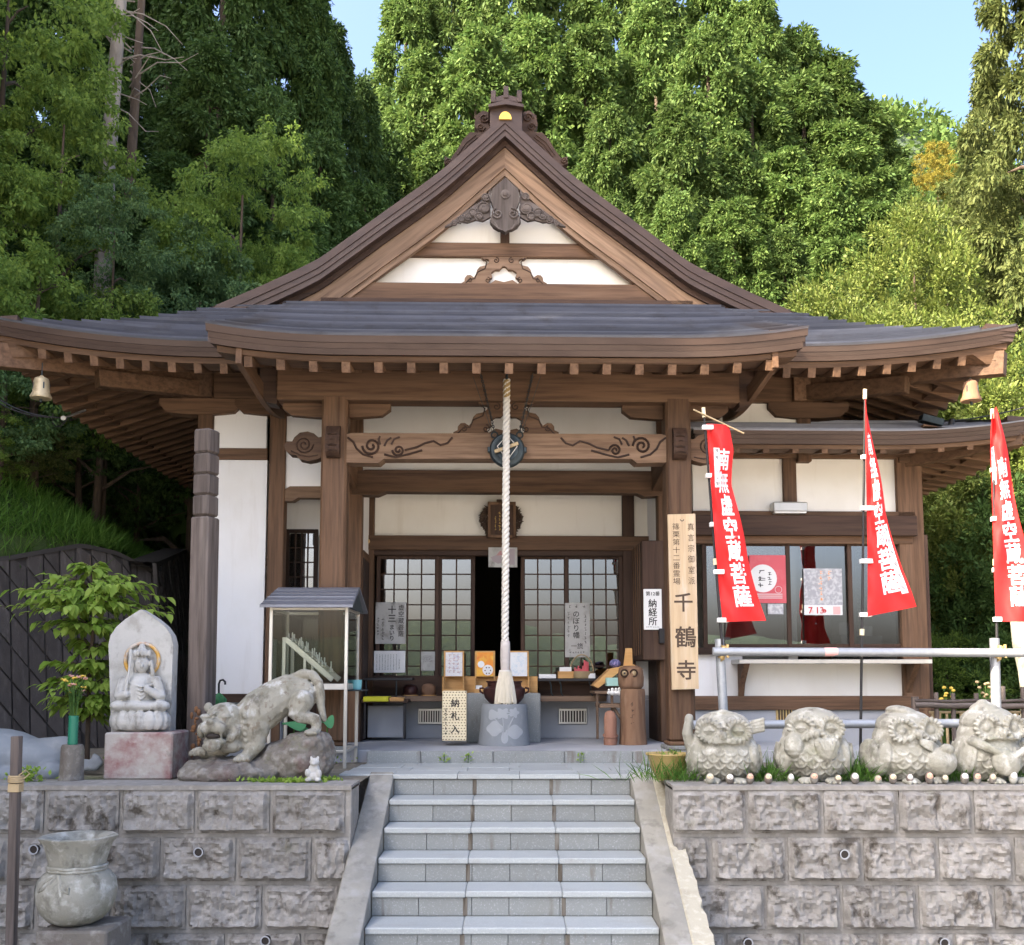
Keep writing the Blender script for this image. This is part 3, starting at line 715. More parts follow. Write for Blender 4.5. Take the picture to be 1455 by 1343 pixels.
for y in np.linspace(1.32, YB, 4):
    vs += [(-.2, y, 6.52), (-.17, y, 6.80), (0, y, 6.88), (.17, y, 6.80), (.2, y, 6.52)]
hp(m.add(vs, [(i*5+k, i*5+k+1, i*5+6+k, i*5+5+k) for i in range(3) for k in range(4)]), 'ridge_cap', C)

# --- eaves: rafters, soffit, hip rafters
RS = .32                                              # rafter slope
def rafter_mesh(L, w=.072, h=.092):
    me = MB().bar((0, 0, 0), (0, L, RS*L), w, h, ch=.003).mesh('rafter'); finish(me, W['wood_y'], None); return me
def soff(d): return 3.55 + RS*d                       # rafter axis height at distance d from the eave edge
RM = {}
def rafter(x, y, z, L, rz=0):
    k = round(L, 2)
    if k not in RM: RM[k] = rafter_mesh(k)
    return piece(RM[k], 'rafter', hall, (x, y, z), (0, 0, rz))
for i in range(-18, 19):
    x = .235*i
    if abs(x) < 2.25: continue
    L = 1.22 if abs(x) < 3.2 else max(.12, 1.22 - (abs(x) - 3.2)*1.0)
    rafter(x, -.20, soff(0) + lift(x), L)
for s in (-1, 1):
    for i in range(30):
        y = .05 + .235*i
        L = 1.25 if y > 1.05 else max(.12, 1.25 - (1.05 - y)*1.0)
        rafter(s*(EX - .10), y, soff(0) + lift(EX, -.3)*max(0, 1-(y+.3)/1.9)**2, L, s*math.pi/2)
    hp(MB().bar((s*2.9, 1.2, soff(1.25) - .10), (s*(EX - .09), -.21, soff(0) + .10), .13, .22), 'hip_rafter', W['wood_y'])
    hp(MB().bar((s*3.0, 1.1, soff(1.25) - .24), (s*3.9, .25, soff(.5) - .13), .13, .16), 'hip_bracket', W['wood_y'])
    # side soffit boards and plates
    m = MB(); vs = []
    for y in np.linspace(-.22, YB, 22):
        l = lift(EX, -.3)*max(0, 1-(y+.3)/1.9)**2; d = 1.42 if y > 1.05 else max(.03, 1.42 - (1.05-y)*1.04)
        vs += [(s*(EX-.09), y, soff(0) + .055 + l), (s*(EX-.09-d), y, soff(d) + .055 + l*.2)]
    hp(m.add(vs, [(2*i, 2*i+1, 2*i+3, 2*i+2) for i in range(21)]), 'soffit', W['wood_x'])
    hp(MB().box(s*3.10-.11, s*3.10+.11, .9, YB-.5, 3.60, 3.88), 'wall_plate', W['wood_y'])
m = MB(); vs = []
for x in np.linspace(-EX+.1, EX-.1, 60):
    d = 1.42 if abs(x) < 3.1 else max(.03, 1.42 - (abs(x)-3.1)*1.04)
    vs += [(x, -.22, soff(0) + .055 + lift(x)), (x, -.22 + d, soff(d) + .055 + lift(x)*.2)]
hp(m.add(vs, [(2*i, 2*i+2, 2*i+3, 2*i+1) for i in range(59)]), 'soffit', W['wood_x'])
PR = MB().bar((0, 0, 0), (0, 1.95, RS*1.95*.97), .072, .09, ch=.003).mesh('rafter'); finish(PR, W['wood_y'], None)
for i in range(17):
    x = bp(352 + 46.4*i, 527, -.9).x
    piece(PR, 'porch_rafter', hall, (x, -.9, 3.352 + klift(x)*.9))
m = MB(); vs = []
for x in np.linspace(-2.36, 2.36, 30): vs += [(x, -.92, 3.402 + klift(x)*.9), (x, 1.0, 3.402 + 1.92*RS*.97)]
hp(m.add(vs, [(2*i, 2*i+2, 2*i+3, 2*i+1) for i in range(29)]), 'porch_soffit', W['wood_y'])
for s in (-1, 1):                                     # curved porch barge boards
    m = MB(); vs = []; x = s*2.27
    for k in range(15):
        u = k/14; y = -.93 + 1.85*u; zb = 3.32 + .05*math.cos(u*math.pi*1.2) + .10*u - .06*math.sin(u*3.1); zt = zb + .15
        vs += [(x-.025, y, zb), (x+.025, y, zb), (x+.025, y, zt), (x-.025, y, zt)]
    hp(m.add(vs, [(i*4+k, i*4+(k+1) % 4, i*4+4+(k+1) % 4, i*4+4+k) for i in range(14) for k in range(4)] + [(0, 1, 2, 3), (59, 58, 57, 56)]), 'porch_barge_board', W['wood_y'], None, 40)

# --- porch columns and carved beams
PX = (bp(471.5, 800, -.12).x, bp(967, 800, -.12).x)
for s, x in zip((-1, 1), PX):
    c = hp(MB().box(x-.118, x+.118, -.118, .118, .17, 3.34, .022), 'porch_column', W['wood_z'])
    part(MB().box(x-.16, x+.16, -.16, .16, .099, .135, .008), 'column_base', W['granite'], c)
    part(MB().box(x-.135, x+.135, -.135, .135, .136, .171, .012), 'column_shoe', W['wood_x'], c)
    # carved nose on the column front
    z0 = bp(471, 650, -.16).z; z1 = bp(471, 604, -.16).z; h = z1 - z0
    m = MB(); pr = [(-.12, 1), (-.17, .96), (-.21, .75), (-.23, .5), (-.215, .38), (-.225, .25), (-.21, .12), (-.17, .03), (-.12, 0)]
    vs = []
    for xx in (x-.062, x+.062): vs += [(xx, a, z0 + b*h) for a, b in pr]
    n = len(pr); m.add(vs, [tuple(range(n)), tuple(range(2*n-1, n-1, -1))] + [(i, (i+1) % n, (i+1) % n+n, i+n) for i in range(n)])
    part(m, 'carved_nose', W['dark_z'], c)
    t = MB()
    for k in range(4): t.tube([(x-.064, -.20, z0 + h*(.15+.17*k)), (x, -.236, z0 + h*(.18+.17*k)), (x+.064, -.20, z0 + h*(.15+.17*k))], .008, 5)
    part(t, 'nose_groove', W['dark_z'], c, 60)
    # cloud-shaped tenon end beyond the column
    xa = x + s*.12; za = bp(471, 656, -.05).z; zb = bp(471, 614, -.05).z; hh = zb - za
    prof = [(0, .12), (.06, .04), (.12, .0), (.2, .06), (.23, .2), (.29, .22), (.33, .36), (.345, .52), (.32, .66), (.27, .66), (.25, .8), (.2, .96), (.13, 1.0), (.07, .93), (.03, .80), (0, .82)]
    part(MB().prism([(xa + s*a, za + b*hh) for a, b in prof], -.07, .07), 'tenon_carving', W['wood_x'], c)
    t = MB(); t.tube(spiral(xa + s*.16, za + .55*hh, .085, 2.0, -.072, 0, s), .008, 6)
    t.tube([(xa + s*a, -.072, za + b*hh) for a, b in [(.28, .34), (.2, .2), (.12, .14), (.03, .2)]], .007, 5)
    part(t, 'carved_scroll', W['dark_x'], c, 60)
    # bracket on top and boat-shaped bearing block
    part(MB().prism([(x-.50, 3.30), (x-.50, 3.24), (x-.42, 3.18), (x-.16, 3.16), (x+.16, 3.16), (x+.42, 3.18), (x+.50, 3.24), (x+.50, 3.30)], .02, .11), 'bearing_block', W['wood_x'], c)
    # connecting beam back to the hall
    hp(MB().bar((x, .12, 2.92), (x, 1.0, 2.80), .15, .30), 'connecting_beam', W['wood_y'])
a = bp(393, 568, -.1); b = bp(1050, 527, -.1)
kb = hp(MB().box(a.x, b.x, -.115, .115, a.z, b.z, .008), 'porch_beam', W['wood_x'], None, None, 'long plain porch beam under the rafters')
for s, xe in ((-1, a.x), (1, b.x)):
    part(MB().prism([(xe, b.z), (xe + s*.16, b.z), (xe + s*.16, a.z + .08), (xe + s*.10, a.z - .02), (xe, a.z - .04)], -.09, .09), 'beam_end', W['dark_x'], kb)
# rainbow beam with carved scrolls
L = outline_px([(489, 618), (500, 615), (940, 617), (951, 620), (951, 657), (905, 658), (898, 652), (545, 652), (538, 658), (489, 657)], -.1)
rb = hp(MB().prism(L, -.10, .09), 'rainbow_beam', W['pale_x'], None, None, 'pale beam carved with scrolling waves between the porch columns')
for s in (-1, 1):
    t = MB()
    fx = lambda x: 720 + s*(720 - x)*-1 if s < 0 else 720 + (720 - x)
    g = lambda x, y: (lambda p: (p.x, -.102, p.z))(bp(720 - s*(x - 720) if s > 0 else x, y, -.1))
    c = bp(720 - s*(528 - 720) if s > 0 else 528, 634, -.1); t.tube(spiral(c.x, c.z, .085, 1.7, -.102, math.pi, -s), .012, 6)
    c = bp(720 - s*(566 - 720) if s > 0 else 566, 640, -.1); t.tube(spiral(c.x, c.z, .055, 1.6, -.102, math.pi, -s), .011, 6)
    for pts in ([(494, 622), (502, 628), (507, 638), (516, 646), (530, 650)], [(540, 632), (538, 624), (540, 620)], [(546, 634), (550, 626), (556, 622)], [(556, 632), (560, 624), (568, 621)],
                [(575, 640), (592, 636), (604, 630), (616, 627), (626, 633), (636, 630), (643, 622)], [(546, 646), (562, 650), (580, 646), (600, 640)]):
        t.tube([g(*p) for p in pts], .011, 5)
    part(t, 'carved_scroll', W['dark_x'], rb, 60)
frog_leg(719, 150, 570, 617, -.05, kb, W['wood_x'], 'carved strut on the rainbow beam behind the gong')

# --- hall columns, walls
FY = 1.0
def hcol(px0, px1, ly=FY, z0=.10, z1=3.605, name='hall_column', mm='wood_z'):
    a = bp(px0, 800, ly).x; b = bp(px1, 800, ly).x
    return hp(MB().box(a, b, ly, ly + .16, z0, z1, .008), name, W[mm])
hcol(275, 297); hcol(379, 402); hcol(487, 513); hcol(936, 956); hcol(1138, 1158, FY, 2.98)
for px in (286, 1148):
    x = bp(px, 560, FY).x
    hp(MB().prism([(x-.42, 3.60), (x-.42, 3.535), (x-.34, 3.455), (x-.14, 3.435), (x+.14, 3.435), (x+.34, 3.455), (x+.42, 3.535), (x+.42, 3.60)], FY - .02, FY + .14), 'bearing_block', W['wood_x'])
x = bp(390, 560, FY).x
hp(MB().prism([(x-.40, 3.60), (x-.40, 3.535), (x-.32, 3.455), (x-.12, 3.435), (x+.14, 3.435), (x+.34, 3.455), (x+.42, 3.535), (x+.42, 3.60)], FY - .02, FY + .14), 'bearing_block', W['wood_x'])
hp(MB().box(-3.32, 3.30, FY - .03, FY + .2, 3.602, 3.90, .006), 'wall_plate', W['wood_x'])
def wallp(px0, px1, py0, py1, ly=FY + .05, name='plaster_panel', mm='plaster', dep=.06): return hp(bbox(MB(), px0, px1, py0, py1, ly, dep, .001), name, W[mm])
wallp(296, 380, 555, 640); wallp(296, 380, 650, 987); wallp(401, 490, 555, 697); wallp(950, 1140, 556, 640, mm='plaster_warm_lit')
hp(bbox(MB(), 297, 380, 637, 653, FY + .03, .08), 'wall_rail', W['wood_x'])
hp(bbox(MB(), 288, 400, 986, 998, FY - .01, .12), 'sill_beam', W['dark_x'])
wallp(288, 400, 998, 1062, FY + .03, 'plinth', 'grey_render', .1)
Lp = outline_px([(401, 712), (401, 697), (412, 691), (490, 691), (490, 708), (424, 707), (416, 712)], FY + .02)
hp(MB().prism(Lp, FY + .02, FY + .14), 'curved_lintel', W['pale_x'])
# left side wall of the hall
xl = bp(275, 800, FY).x
hp(MB().box(xl + .03, xl + .09, FY + .2, 7.0, .1, 3.56, .002), 'side_wall', W['plaster'])
hp(MB().box(xl - .01, xl + .10, FY + .2, 7.0, 2.2, 2.3, .002), 'side_rail', W['wood_y'])
hp(MB().box(2.95, 3.05, FY + .2, 7.0, .1, 3.56, .002), 'side_wall', W['plaster'])
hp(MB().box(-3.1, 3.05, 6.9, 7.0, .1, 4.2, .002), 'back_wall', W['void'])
# recessed entrance: side walls, door wall
DY = 1.70
xr = bp(513, 800, FY).x; xq = bp(936, 800, FY).x
for x0, x1 in ((xr - .06, xr), (xq, xq + .06)):
    hp(MB().box(x0, x1, FY + .16, DY, 2.06, 3.6, .002), 'side_panel', W['plaster'])
    hp(MB().box(x0 - .01, x1 + .01, FY + .16, DY, 1.98, 2.06, .002), 'side_rail', W['wood_y'])
    hp(MB().box(x0 - .01, x1 + .01, FY + .16, DY, .1, 1.98, .002), 'side_lower', W['dark_z'])
Lp = outline_px([(500, 703), (500, 672), (520, 668), (930, 670), (945, 674), (945, 704), (915, 706), (905, 701), (548, 699), (536, 704)], FY)
hp(MB().prism(Lp, FY - .02, FY + .14), 'inner_beam', W['wood_x'])
wallp(500, 950, 560, 672, FY + .06, 'plaster_panel', 'plaster_warm_lit')
dl, dr = bp(513, 800, DY).x, bp(897, 800, DY).x
hp(MB().box(dl, bp(532, 800, DY).x, DY - .06, DY + .1, .1, 3.4, .006), 'entrance_column', W['wood_z'])
hp(MB().box(bp(884, 800, DY).x, dr + .03, DY - .06, DY + .1, .1, 3.4, .006), 'entrance_column', W['dark_z'])
wallp(531, 935, 690, 764, DY, 'plaster_panel', 'plaster_warm_lit')
hp(bbox(MB(), 513, 935, 762, 781, DY - .09, .12), 'lintel', W['wood_x'])
hp(bbox(MB(), 525, 900, 781, 789, DY - .05, .1), 'lintel', W['dark_x'])
nb = bp(522, 769, DY - .1); t = MB(); t.lathe([(.028, 0), (.026, .012), (.012, .022)], (0, 0, 0), 8); t.v = [(nb.x + a, DY - .09 - c, nb.z + b) for a, b, c in t.v]
hp(t, 'brass_nail_cover', W['brass'], None, 40)
hp(MB().box(-2.5, 2.5, DY + .02, DY + .12, .1, .56, .004), 'entrance_plinth', W['grey_render'])
hp(MB().box(dl - .8, dl, DY + .02, DY + .08, .5, 3.4, .002), 'inner_wall', W['plaster'])
hp(MB().box(dr, dr + .3, DY + .02, DY + .08, .5, 3.4, .002), 'inner_wall', W['plaster'])
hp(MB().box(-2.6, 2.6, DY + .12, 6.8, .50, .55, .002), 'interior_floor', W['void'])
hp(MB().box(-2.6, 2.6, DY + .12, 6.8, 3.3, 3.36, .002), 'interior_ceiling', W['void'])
# bench-like step boards in front of the doors
for a, b in ((520, 668), (766, 862)):
    hp(bbox(MB(), a, b, 989, 997, DY - .34, .34), 'step_board', W['shelf'])
    hp(bbox(MB(), a, b, 960, 989, DY - .02, .04), 'step_riser', W['dark_x'])
# --- sliding doors: stiles, lattice, panes
def door(px0, px1, py0, py1, ly, cols, rows, name='sliding_door'):
    a = bp(px0, py1, ly); b = bp(px1, py0, ly); x0, x1, z0, z1 = a.x, b.x, a.z, b.z; fw = .042
    d = MB(); d.box(x0, x0+fw, ly, ly+.035, z0, z1, .003); d.box(x1-fw, x1, ly, ly+.035, z0, z1, .003)
    d.box(x0+fw, x1-fw, ly+.001, ly+.034, z1-fw, z1, .003); d.box(x0+fw, x1-fw, ly+.001, ly+.034, z0, z0+.07, .003)
    o = hp(d, name, W['dark_z'])
    gx0, gx1, gz0, gz1 = x0+fw, x1-fw, z0+.07, z1-fw; pw = (gx1-gx0)/cols; ph = (gz1-gz0)/rows; l = MB()
    for i in range(1, cols): l.box(gx0+pw*i-.008, gx0+pw*i+.008, ly+.004, ly+.028, gz0, gz1, .002)
    for j in range(1, rows): l.box(gx0, gx1, ly+.006, ly+.026, gz0+ph*j-.007, gz0+ph*j+.007, .002)
    part(l, 'lattice', W['dark_z'], o)
    me = MB().box(-pw/2+.004, pw/2-.004, -.002, .002, -ph/2+.004, ph/2-.004, .0005).mesh('pane'); finish(me, W['glass_door'], None)
    for i in range(cols):
        for j in range(rows):
            q = piece(me, 'pane', o, (gx0+pw*(i+.5), ly+.016, gz0+ph*(j+.5)))
            q.rotation_euler = (random.uniform(-.004, .004), 0, random.uniform(-.004, .004))
    return o
random.seed(11)
door(533, 624, 789, 978, DY + .0, 4, 8); door(621, 675, 789, 978, DY + .045, 2, 8)
door(740, 807, 789, 978, DY + .045, 3, 8); door(803, 884, 789, 978, DY + .0, 4, 8)
door(404, 452, 752, 850, FY + .62, 4, 4, 'lattice_window')
hp(bbox(MB(), 380, 515, 700, 760, FY + .64, .05), 'window_wall', W['plaster'])
hp(bbox(MB(), 380, 515, 850, 1060, FY + .64, .05), 'window_wall', W['dark_z'])
for a, b in ((594, 629), (794, 834)):                  # plinth vents
    v = hp(bbox(MB(), a, b, 1007, 1029, DY - .005, .02), 'vent', W['aluminium'])
    s = MB(); q0 = bp(a + 2, 1026, DY); q1 = bp(b - 2, 1010, DY)
    s.box(q0.x, q1.x, DY - .008, DY - .004, q0.z, q1.z, .001); part(s, 'vent_opening', W['void'], v)
    s = MB()
    for k in range(9): xx = q0.x + (q1.x-q0.x)*(k+.5)/9; s.box(xx-.006, xx+.006, DY-.013, DY-.0085, q0.z, q1.z, .001)
    part(s, 'vent_bar', W['aluminium'], v)
# granite door step
hp(bbox(MB(), 663, 768, 985, 1056, .95, .45, .01), 'door_step', W['granite'])
# shutter box beside the entrance
sb = hp(MB().box(bp(912, 800, .92).x, bp(947, 800, .92).x, .92, 1.62, bp(930, 938, .92).z, bp(930, 768, .92).z, .008), 'shutter_box', W['dark_z'])
q0 = bp(912, 938, .92)
for k in range(4): part(MB().box(q0.x - .008, q0.x + .001, .97 + .15*k, .985 + .15*k, q0.z + .05, bp(930, 770, .92).z, .002), 'box_batten', W['wood_z'], sb)
# small things on the hall: wall fuse box
hp(bbox(MB(), 937, 945, 893, 914, .86, .06), 'switch_box', W['black'])
# ------------------------------------------------------------------ the temple office (annex) on the right
AY = 1.06
an = thing('office_annex', 'low temple office with wide glass window and warm-lit white walls right of the hall', 'building', (4.0, AY, 0), HALL)
def ap(mb, name, m, parent=None, smooth=None, label=None): return part(mb, name, m, parent or an, smooth, label)
def abox(name, px0, px1, py0, py1, mm, ly=AY, dep=.06, parent=None, ch=.004): return ap(bbox(MB(), px0, px1, py0, py1, ly, dep, ch), name, W[mm], parent)
abox('plaster_panel', 985, 1118, 648, 728, 'plaster_warm_lit', AY + .04, ch=.001)
abox('plaster_panel', 1126, 1292, 648, 728, 'plaster_warm_lit', AY + .04, ch=.001)
abox('wall_beam', 985, 1300, 626, 650, 'wood_x', AY - .02, .14)
abox('wall_stud', 1114, 1131, 648, 728, 'wood_z', AY, .1)
abox('corner_post', 1288, 1309, 650, 1060, 'wood_z', AY - .02, .16)
abox('corner_stile', 1309, 1318, 760, 1010, 'dark_z', AY + .0, .10)
abox('window_head', 985, 1300, 727, 733, 'wood_x', AY - .02, .12)
abox('shutter_case', 985, 1303, 733, 760, 'dark_x', AY - .10, .16)
abox('window_head', 985, 1296, 760, 772, 'wood_x', AY - .03, .10)
abox('window_sill', 985, 1296, 920, 930, 'dark_x', AY - .03, .12)
for (a, b, l) in ((1000, 1122, .02), (1116, 1214, .05), (1208, 1290, .02)):
    fr = MB(); q0 = bp(a, 920, AY + l); q1 = bp(b, 772, AY + l); f = .045
    fr.box(q0.x, q0.x+f, AY+l, AY+l+.03, q0.z, q1.z, .003); fr.box(q1.x-f, q1.x, AY+l, AY+l+.03, q0.z, q1.z, .003)
    fr.box(q0.x+f, q1.x-f, AY+l+.001, AY+l+.029, q0.z, q0.z+.035, .003); fr.box(q0.x+f, q1.x-f, AY+l+.001, AY+l+.029, q1.z-.03, q1.z, .003)
    w = ap(fr, 'window_sash', W['dark_z'])
    part(MB().box(q0.x+f-.004, q1.x-f+.004, AY+l+.012, AY+l+.016, q0.z+.03, q1.z-.026, .0005), 'pane', W['glass_win'], w)
abox('plaster_panel', 985, 1055, 930, 990, 'plaster', AY + .04, ch=.001)
abox('plaster_panel', 1055, 1300, 942, 990, 'plaster_warm_lit', AY + .04, ch=.001)
abox('sill_beam', 985, 1312, 989, 1009, 'wood_x', AY - .03, .12)
abox('plinth', 985, 1312, 1009, 1062, 'grey_render', AY + .01, .1)
v = abox('vent', 1103, 1126, 1006, 1027, 'brass', AY - .0, .02)
t = MB(); q0 = bp(1105, 1026, AY); q1 = bp(1125, 1008, AY)
for k in range(5): xx = q0.x + (q1.x-q0.x)*(k+.5)/5; t.box(xx-.006, xx+.006, AY-.012, AY-.002, q0.z, q1.z, .001)
part(t, 'vent_bar', W['void'], v)
# counter shelf under the window with two brackets
sh = abox('counter_shelf', 1050, 1325, 937, 943, 'aluminium', AY - .30, .33)
for px in (1062, 1306):
    q = bp(px, 943, AY - .28); x = q.x
    m = MB(); vs = [(x-.03, AY-.26, q.z), (x-.03, AY+.0, q.z), (x-.03, AY+.0, q.z-.34), (x-.03, AY-.06, q.z-.2), (x+.03, AY-.26, q.z), (x+.03, AY+.0, q.z), (x+.03, AY+.0, q.z-.34), (x+.03, AY-.06, q.z-.2)]
    part(m.add(vs, [(0, 1, 2, 3), (7, 6, 5, 4), (0, 3, 7, 4), (3, 2, 6, 7), (0, 4, 5, 1)]), 'shelf_bracket', W['wood_z'], sh)
# interior
XR = bp(1300, 800, AY).x
ap(MB().box(1.7, XR, AY + 2.6, AY + 2.65, 0, 2.6, .001), 'inner_wall', W['plaster_warm_lit'])
ap(MB().box(1.62, 1.68, AY + .2, AY + 2.6, 0, 2.9, .001), 'inner_wall', W['dark_z'])
ap(MB().box(XR - .06, XR, AY + .14, AY + 4.0, .1, 3.0, .001), 'side_wall', W['plaster_warm_lit'])
ap(MB().box(1.7, XR - .07, AY + .15, AY + 2.6, .5, .55, .001), 'floor', W['shelf'])
ap(MB().box(1.7, XR - .07, AY + .15, AY + 2.6, 2.5, 2.55, .001), 'ceiling', W['plaster_warm_lit'])
# roof: front slope with stepped courses, curved up at the right corner
AE = .36; AEX = bp(1475, 600, AE).x; AX0 = bp(985, 600, AE).x
def al(x): return .13*max(0, (x - 3.7)/(AEX - 3.7))**2.0
AZ = bp(1150, 612, AE).z
m = MB(); N = 8
for k in range(N):
    y0 = AE + .13*k; y1 = y0 + .13; vs = []; n = 24
    for i in range(n + 1):
        xa = AX0 + (AEX - .9*(y0-AE) - AX0)*i/n; xb = AX0 + (AEX - .9*(y1-AE) - AX0)*i/n; f = max(0, 1 - k/N)
        za = AZ + .36*(y0-AE) + al(xa)*f; zb = AZ + .36*(y1-AE) + al(xb)*max(0, 1-(k+1)/N)
        vs += [(xa, y0, za), (xa, y0-.004, za+.014), (xb, y1, zb)]
    m.add(vs, [q for i in range(n) for q in ((i*3, i*3+3, i*3+4, i*3+1), (i*3+1, i*3+4, i*3+5, i*3+2))])
ar = ap(m, 'roof_slope', W['roof_metal'])
m = MB(); vs = []                                       # right side slope
for k in range(9):
    y = AE + .13*k; f = max(0, 1-k/8)
    vs += [(AEX - .9*(y-AE), y, AZ + .36*(y-AE) + al(AEX)*f), (AEX, min(AE + k*.6, AE + 4.6), AZ + al(AEX)*f*f)]
part(m.add(vs, [(2*i, 2*i+1, 2*i+3, 2*i+2) for i in range(8)]), 'side_slope', W['roof_metal'], ar)
fa = [((x, AE, AZ + al(x)), (0, -1)) for x in np.linspace(AX0, AEX, 40)]
fascia(fa, [(-.015, .035, 0, C), (.037, .075, .018, C), (.077, .125, .034, C), (.127, .165, .06, WX)], 'eave_fascia', C, ar)
fa = [((AEX, y, AZ + al(AEX)*max(0, 1-(y-AE)/1.3)**2), (1, 0)) for y in np.linspace(AE, AE + 4.6, 16)]
fascia(fa, [(-.015, .035, 0, C), (.037, .075, .018, C), (.077, .125, .034, C), (.127, .165, .06, WX)], 'eave_fascia', C, ar)
sz = AZ - .20
me = MB().bar((0, 0, 0), (0, .72, .14), .062, .07, ch=.003).mesh('rafter'); finish(me, W['wood_y'], None)
me2 = MB().bar((0, 0, 0), (0, .98, .17), .062, .07, ch=.003).mesh('rafter'); finish(me2, W['wood_y'], None)
x = bp(1050, 640, AE).x
while x < AEX - .1:
    piece(me, 'rafter', an, (x, AE + .08, sz + al(x) + .03)); x += .29
for k in range(16):
    y = AE + .22 + .235*k
    piece(me2, 'rafter', an, (AEX - .08, y, sz + .03 + al(AEX)*max(0, 1-(y-AE)/1.3)**2), (0, 0, math.pi/2))
m = MB(); vs = []
for x in np.linspace(AX0, AEX - .05, 30): vs += [(x, AE + .04, sz + .075 + al(x)), (x, AE + .85, sz + .075 + .16 + al(x)*.4)]
ap(m.add(vs, [(2*i, 2*i+2, 2*i+3, 2*i+1) for i in range(29)]), 'soffit', W['wood_y'])
m = MB(); vs = []
for y in np.linspace(AE + .05, AE + 4.5, 20): vs += [(AEX - .04, y, sz + .075 + al(AEX)*max(0, 1-(y-AE)/1.3)**2), (AEX - 1.1, y, sz + .075 + .19)]
ap(m.add(vs, [(2*i, 2*i+2, 2*i+3, 2*i+1) for i in range(19)]), 'soffit', W['wood_x'])
ap(MB().bar((XR - .1, AY + .06, sz + .06), (AEX - .12, AE + .08, sz + .03 + al(AEX)), .10, .15), 'hip_rafter', W['wood_y'])
ap(MB().box(XR - .12, XR + .02, AY, AY + 3.6, sz + .06 - .2, sz + .12, .004), 'wall_plate', W['wood_y'])
abox('bearing_block', 1278, 1322, 650, 657, 'wood_x', AY - .05, .2)
# wall lamp
lm = thing('wall_lamp', 'slim grey strip lamp fixed above the office window', 'lamp', bp(1122, 720, AY - .08), HALL)
part(bbox(MB(), 1099, 1148, 713, 727, AY - .12, .14, .012), 'housing', W['aluminium'], lm)
part(bbox(MB(), 1101, 1146, 724, 729, AY - .11, .12, .004), 'diffuser', W['white'], lm)

# things seen inside the office window
for (a, b, y0, y1, ly, dep, mm, nm, lb) in (
        (1192, 1214, 884, 902, AY + .55, .25, 'white', 'box', 'white carton on top inside the office window'),
        (1195, 1213, 902, 925, AY + .50, .3, 'paper', 'box', 'white carton at the bottom inside the office window'),
        (1222, 1240, 890, 906, AY + .6, .25, 'paper', 'box', 'small pale box behind the banner inside the window'),
        (1222, 1254, 904, 925, AY + .5, .3, 'grey_render', 'storage_box', 'grey storage box inside the right office pane')):
    o = bbox(MB(), a, b, y0, y1, ly, dep, .008); solo(o, nm, W[mm], lb, 'box', bp((a+b)/2, y1, ly), HALL)
o = thing('cabinet', 'tall brown cabinet standing inside the office', 'cabinet', bp(1166, 925, AY + 1.6), HALL)
part(bbox(MB(), 1148, 1180, 872, 960, AY + 1.6, .4), 'carcass', W['pale_z'], o)
part(bbox(MB(), 1150, 1163, 876, 955, AY + 1.58, .02), 'door', W['pale_z'], o); part(bbox(MB(), 1165, 1178, 876, 955, AY + 1.58, .02), 'door', W['pale_z'], o)
W['maroon'] = mat('maroon_cloth', (.10, .022, .03), [((.05, .012, .018), (20, 20, 1), .4, .7, .7)], .9)
def scribble(mb, cx, y, cz, h, w, rows, cols, th, seed):
    """illegible print: small groups of brush-like strokes"""
    r = random.Random(seed); ch = h/rows; cw = w/cols
    for i in range(rows):
        for j in range(cols):
            ox = cx - w/2 + cw*(j+.5); oz = cz + h/2 - ch*(i+.5)
            for k in range(4):
                hz = k % 2; L = r.uniform(.45, .9)*(cw if hz else ch)*.85; dx = r.uniform(-.25, .25)*cw; dz = r.uniform(-.35, .35)*ch
                a = r.uniform(-.2, .2) + (0 if hz else math.pi/2 + r.uniform(-.4, .4)); c, s_ = math.cos(a), math.sin(a)
                q = [(-L/2, -th/2), (L/2, -th/2*.6), (L/2, th/2*.6), (-L/2, th/2)]
                mb.add([(ox+dx*hz + u*c - v*s_, y - .00004*k, oz+dz*hz + u*s_ + v*c) for u, v in q], [(0, 1, 2, 3)])
    return mb
# posters behind the office glass
W['red_print'] = mat('red_print', (.62, .10, .12), [((.70, .25, .25), 6, .5, .7, .3)], .5)
W['pink_print'] = mat('pink_print', (.75, .42, .40), [], .6); W['orange_print'] = mat('orange_print', (.75, .30, .10), [], .6)
W['grey_print'] = mat('grey_print', (.36, .36, .38), [((.6, .6, .6), 30, .45, .6, .8)], .6)
W['red_ink'] = mat('red_ink', (.55, .03, .03), [], .6)
PY = AY + .008
po = thing('poster', 'red festival poster with a white disc in the office window', 'poster', bp(1092, 855, PY), HALL)
part(bbox(MB(), 1066, 1116, 789, 857, PY, .002, .0005), 'sheet', W['red_print'], po)
c = bp(1084, 822, PY); t = MB(); t.prism(circ(c.x, c.z, .145, 28), PY - .003, PY - .001); part(t, 'disc', W['paper'], po)
t = MB(); scribble(t, c.x - .03, PY - .004, c.z, .20, .10, 3, 1, .010, 4); scribble(t, c.x + .07, PY - .004, c.z, .15, .05, 3, 1, .007, 6); part(t, 'lettering', W['ink'], po)
t = MB(); q = bp(1106, 838, PY); t.tube([(q.x + .035*math.cos(a), PY - .003, q.z + .035*math.sin(a)) for a in np.linspace(0, 6.28, 20)], .002, 4); 
for k in range(3): t.box(q.x - .25, q.x + .04, PY - .004, PY - .003, q.z - .05 - .02*k, q.z - .043 - .02*k, .0003)
part(t, 'small_print', W['paper'], po)
po = thing('notice', 'small grey printed notice below the red poster', 'notice', bp(1102, 873, PY), HALL)
part(bbox(MB(), 1091, 1113, 858, 873, PY, .002, .0005), 'sheet', W['grey_print'], po)
po = thing('poster', 'pale event poster dated 7 13 on the middle office pane', 'poster', bp(1169, 875, PY + .03), HALL)
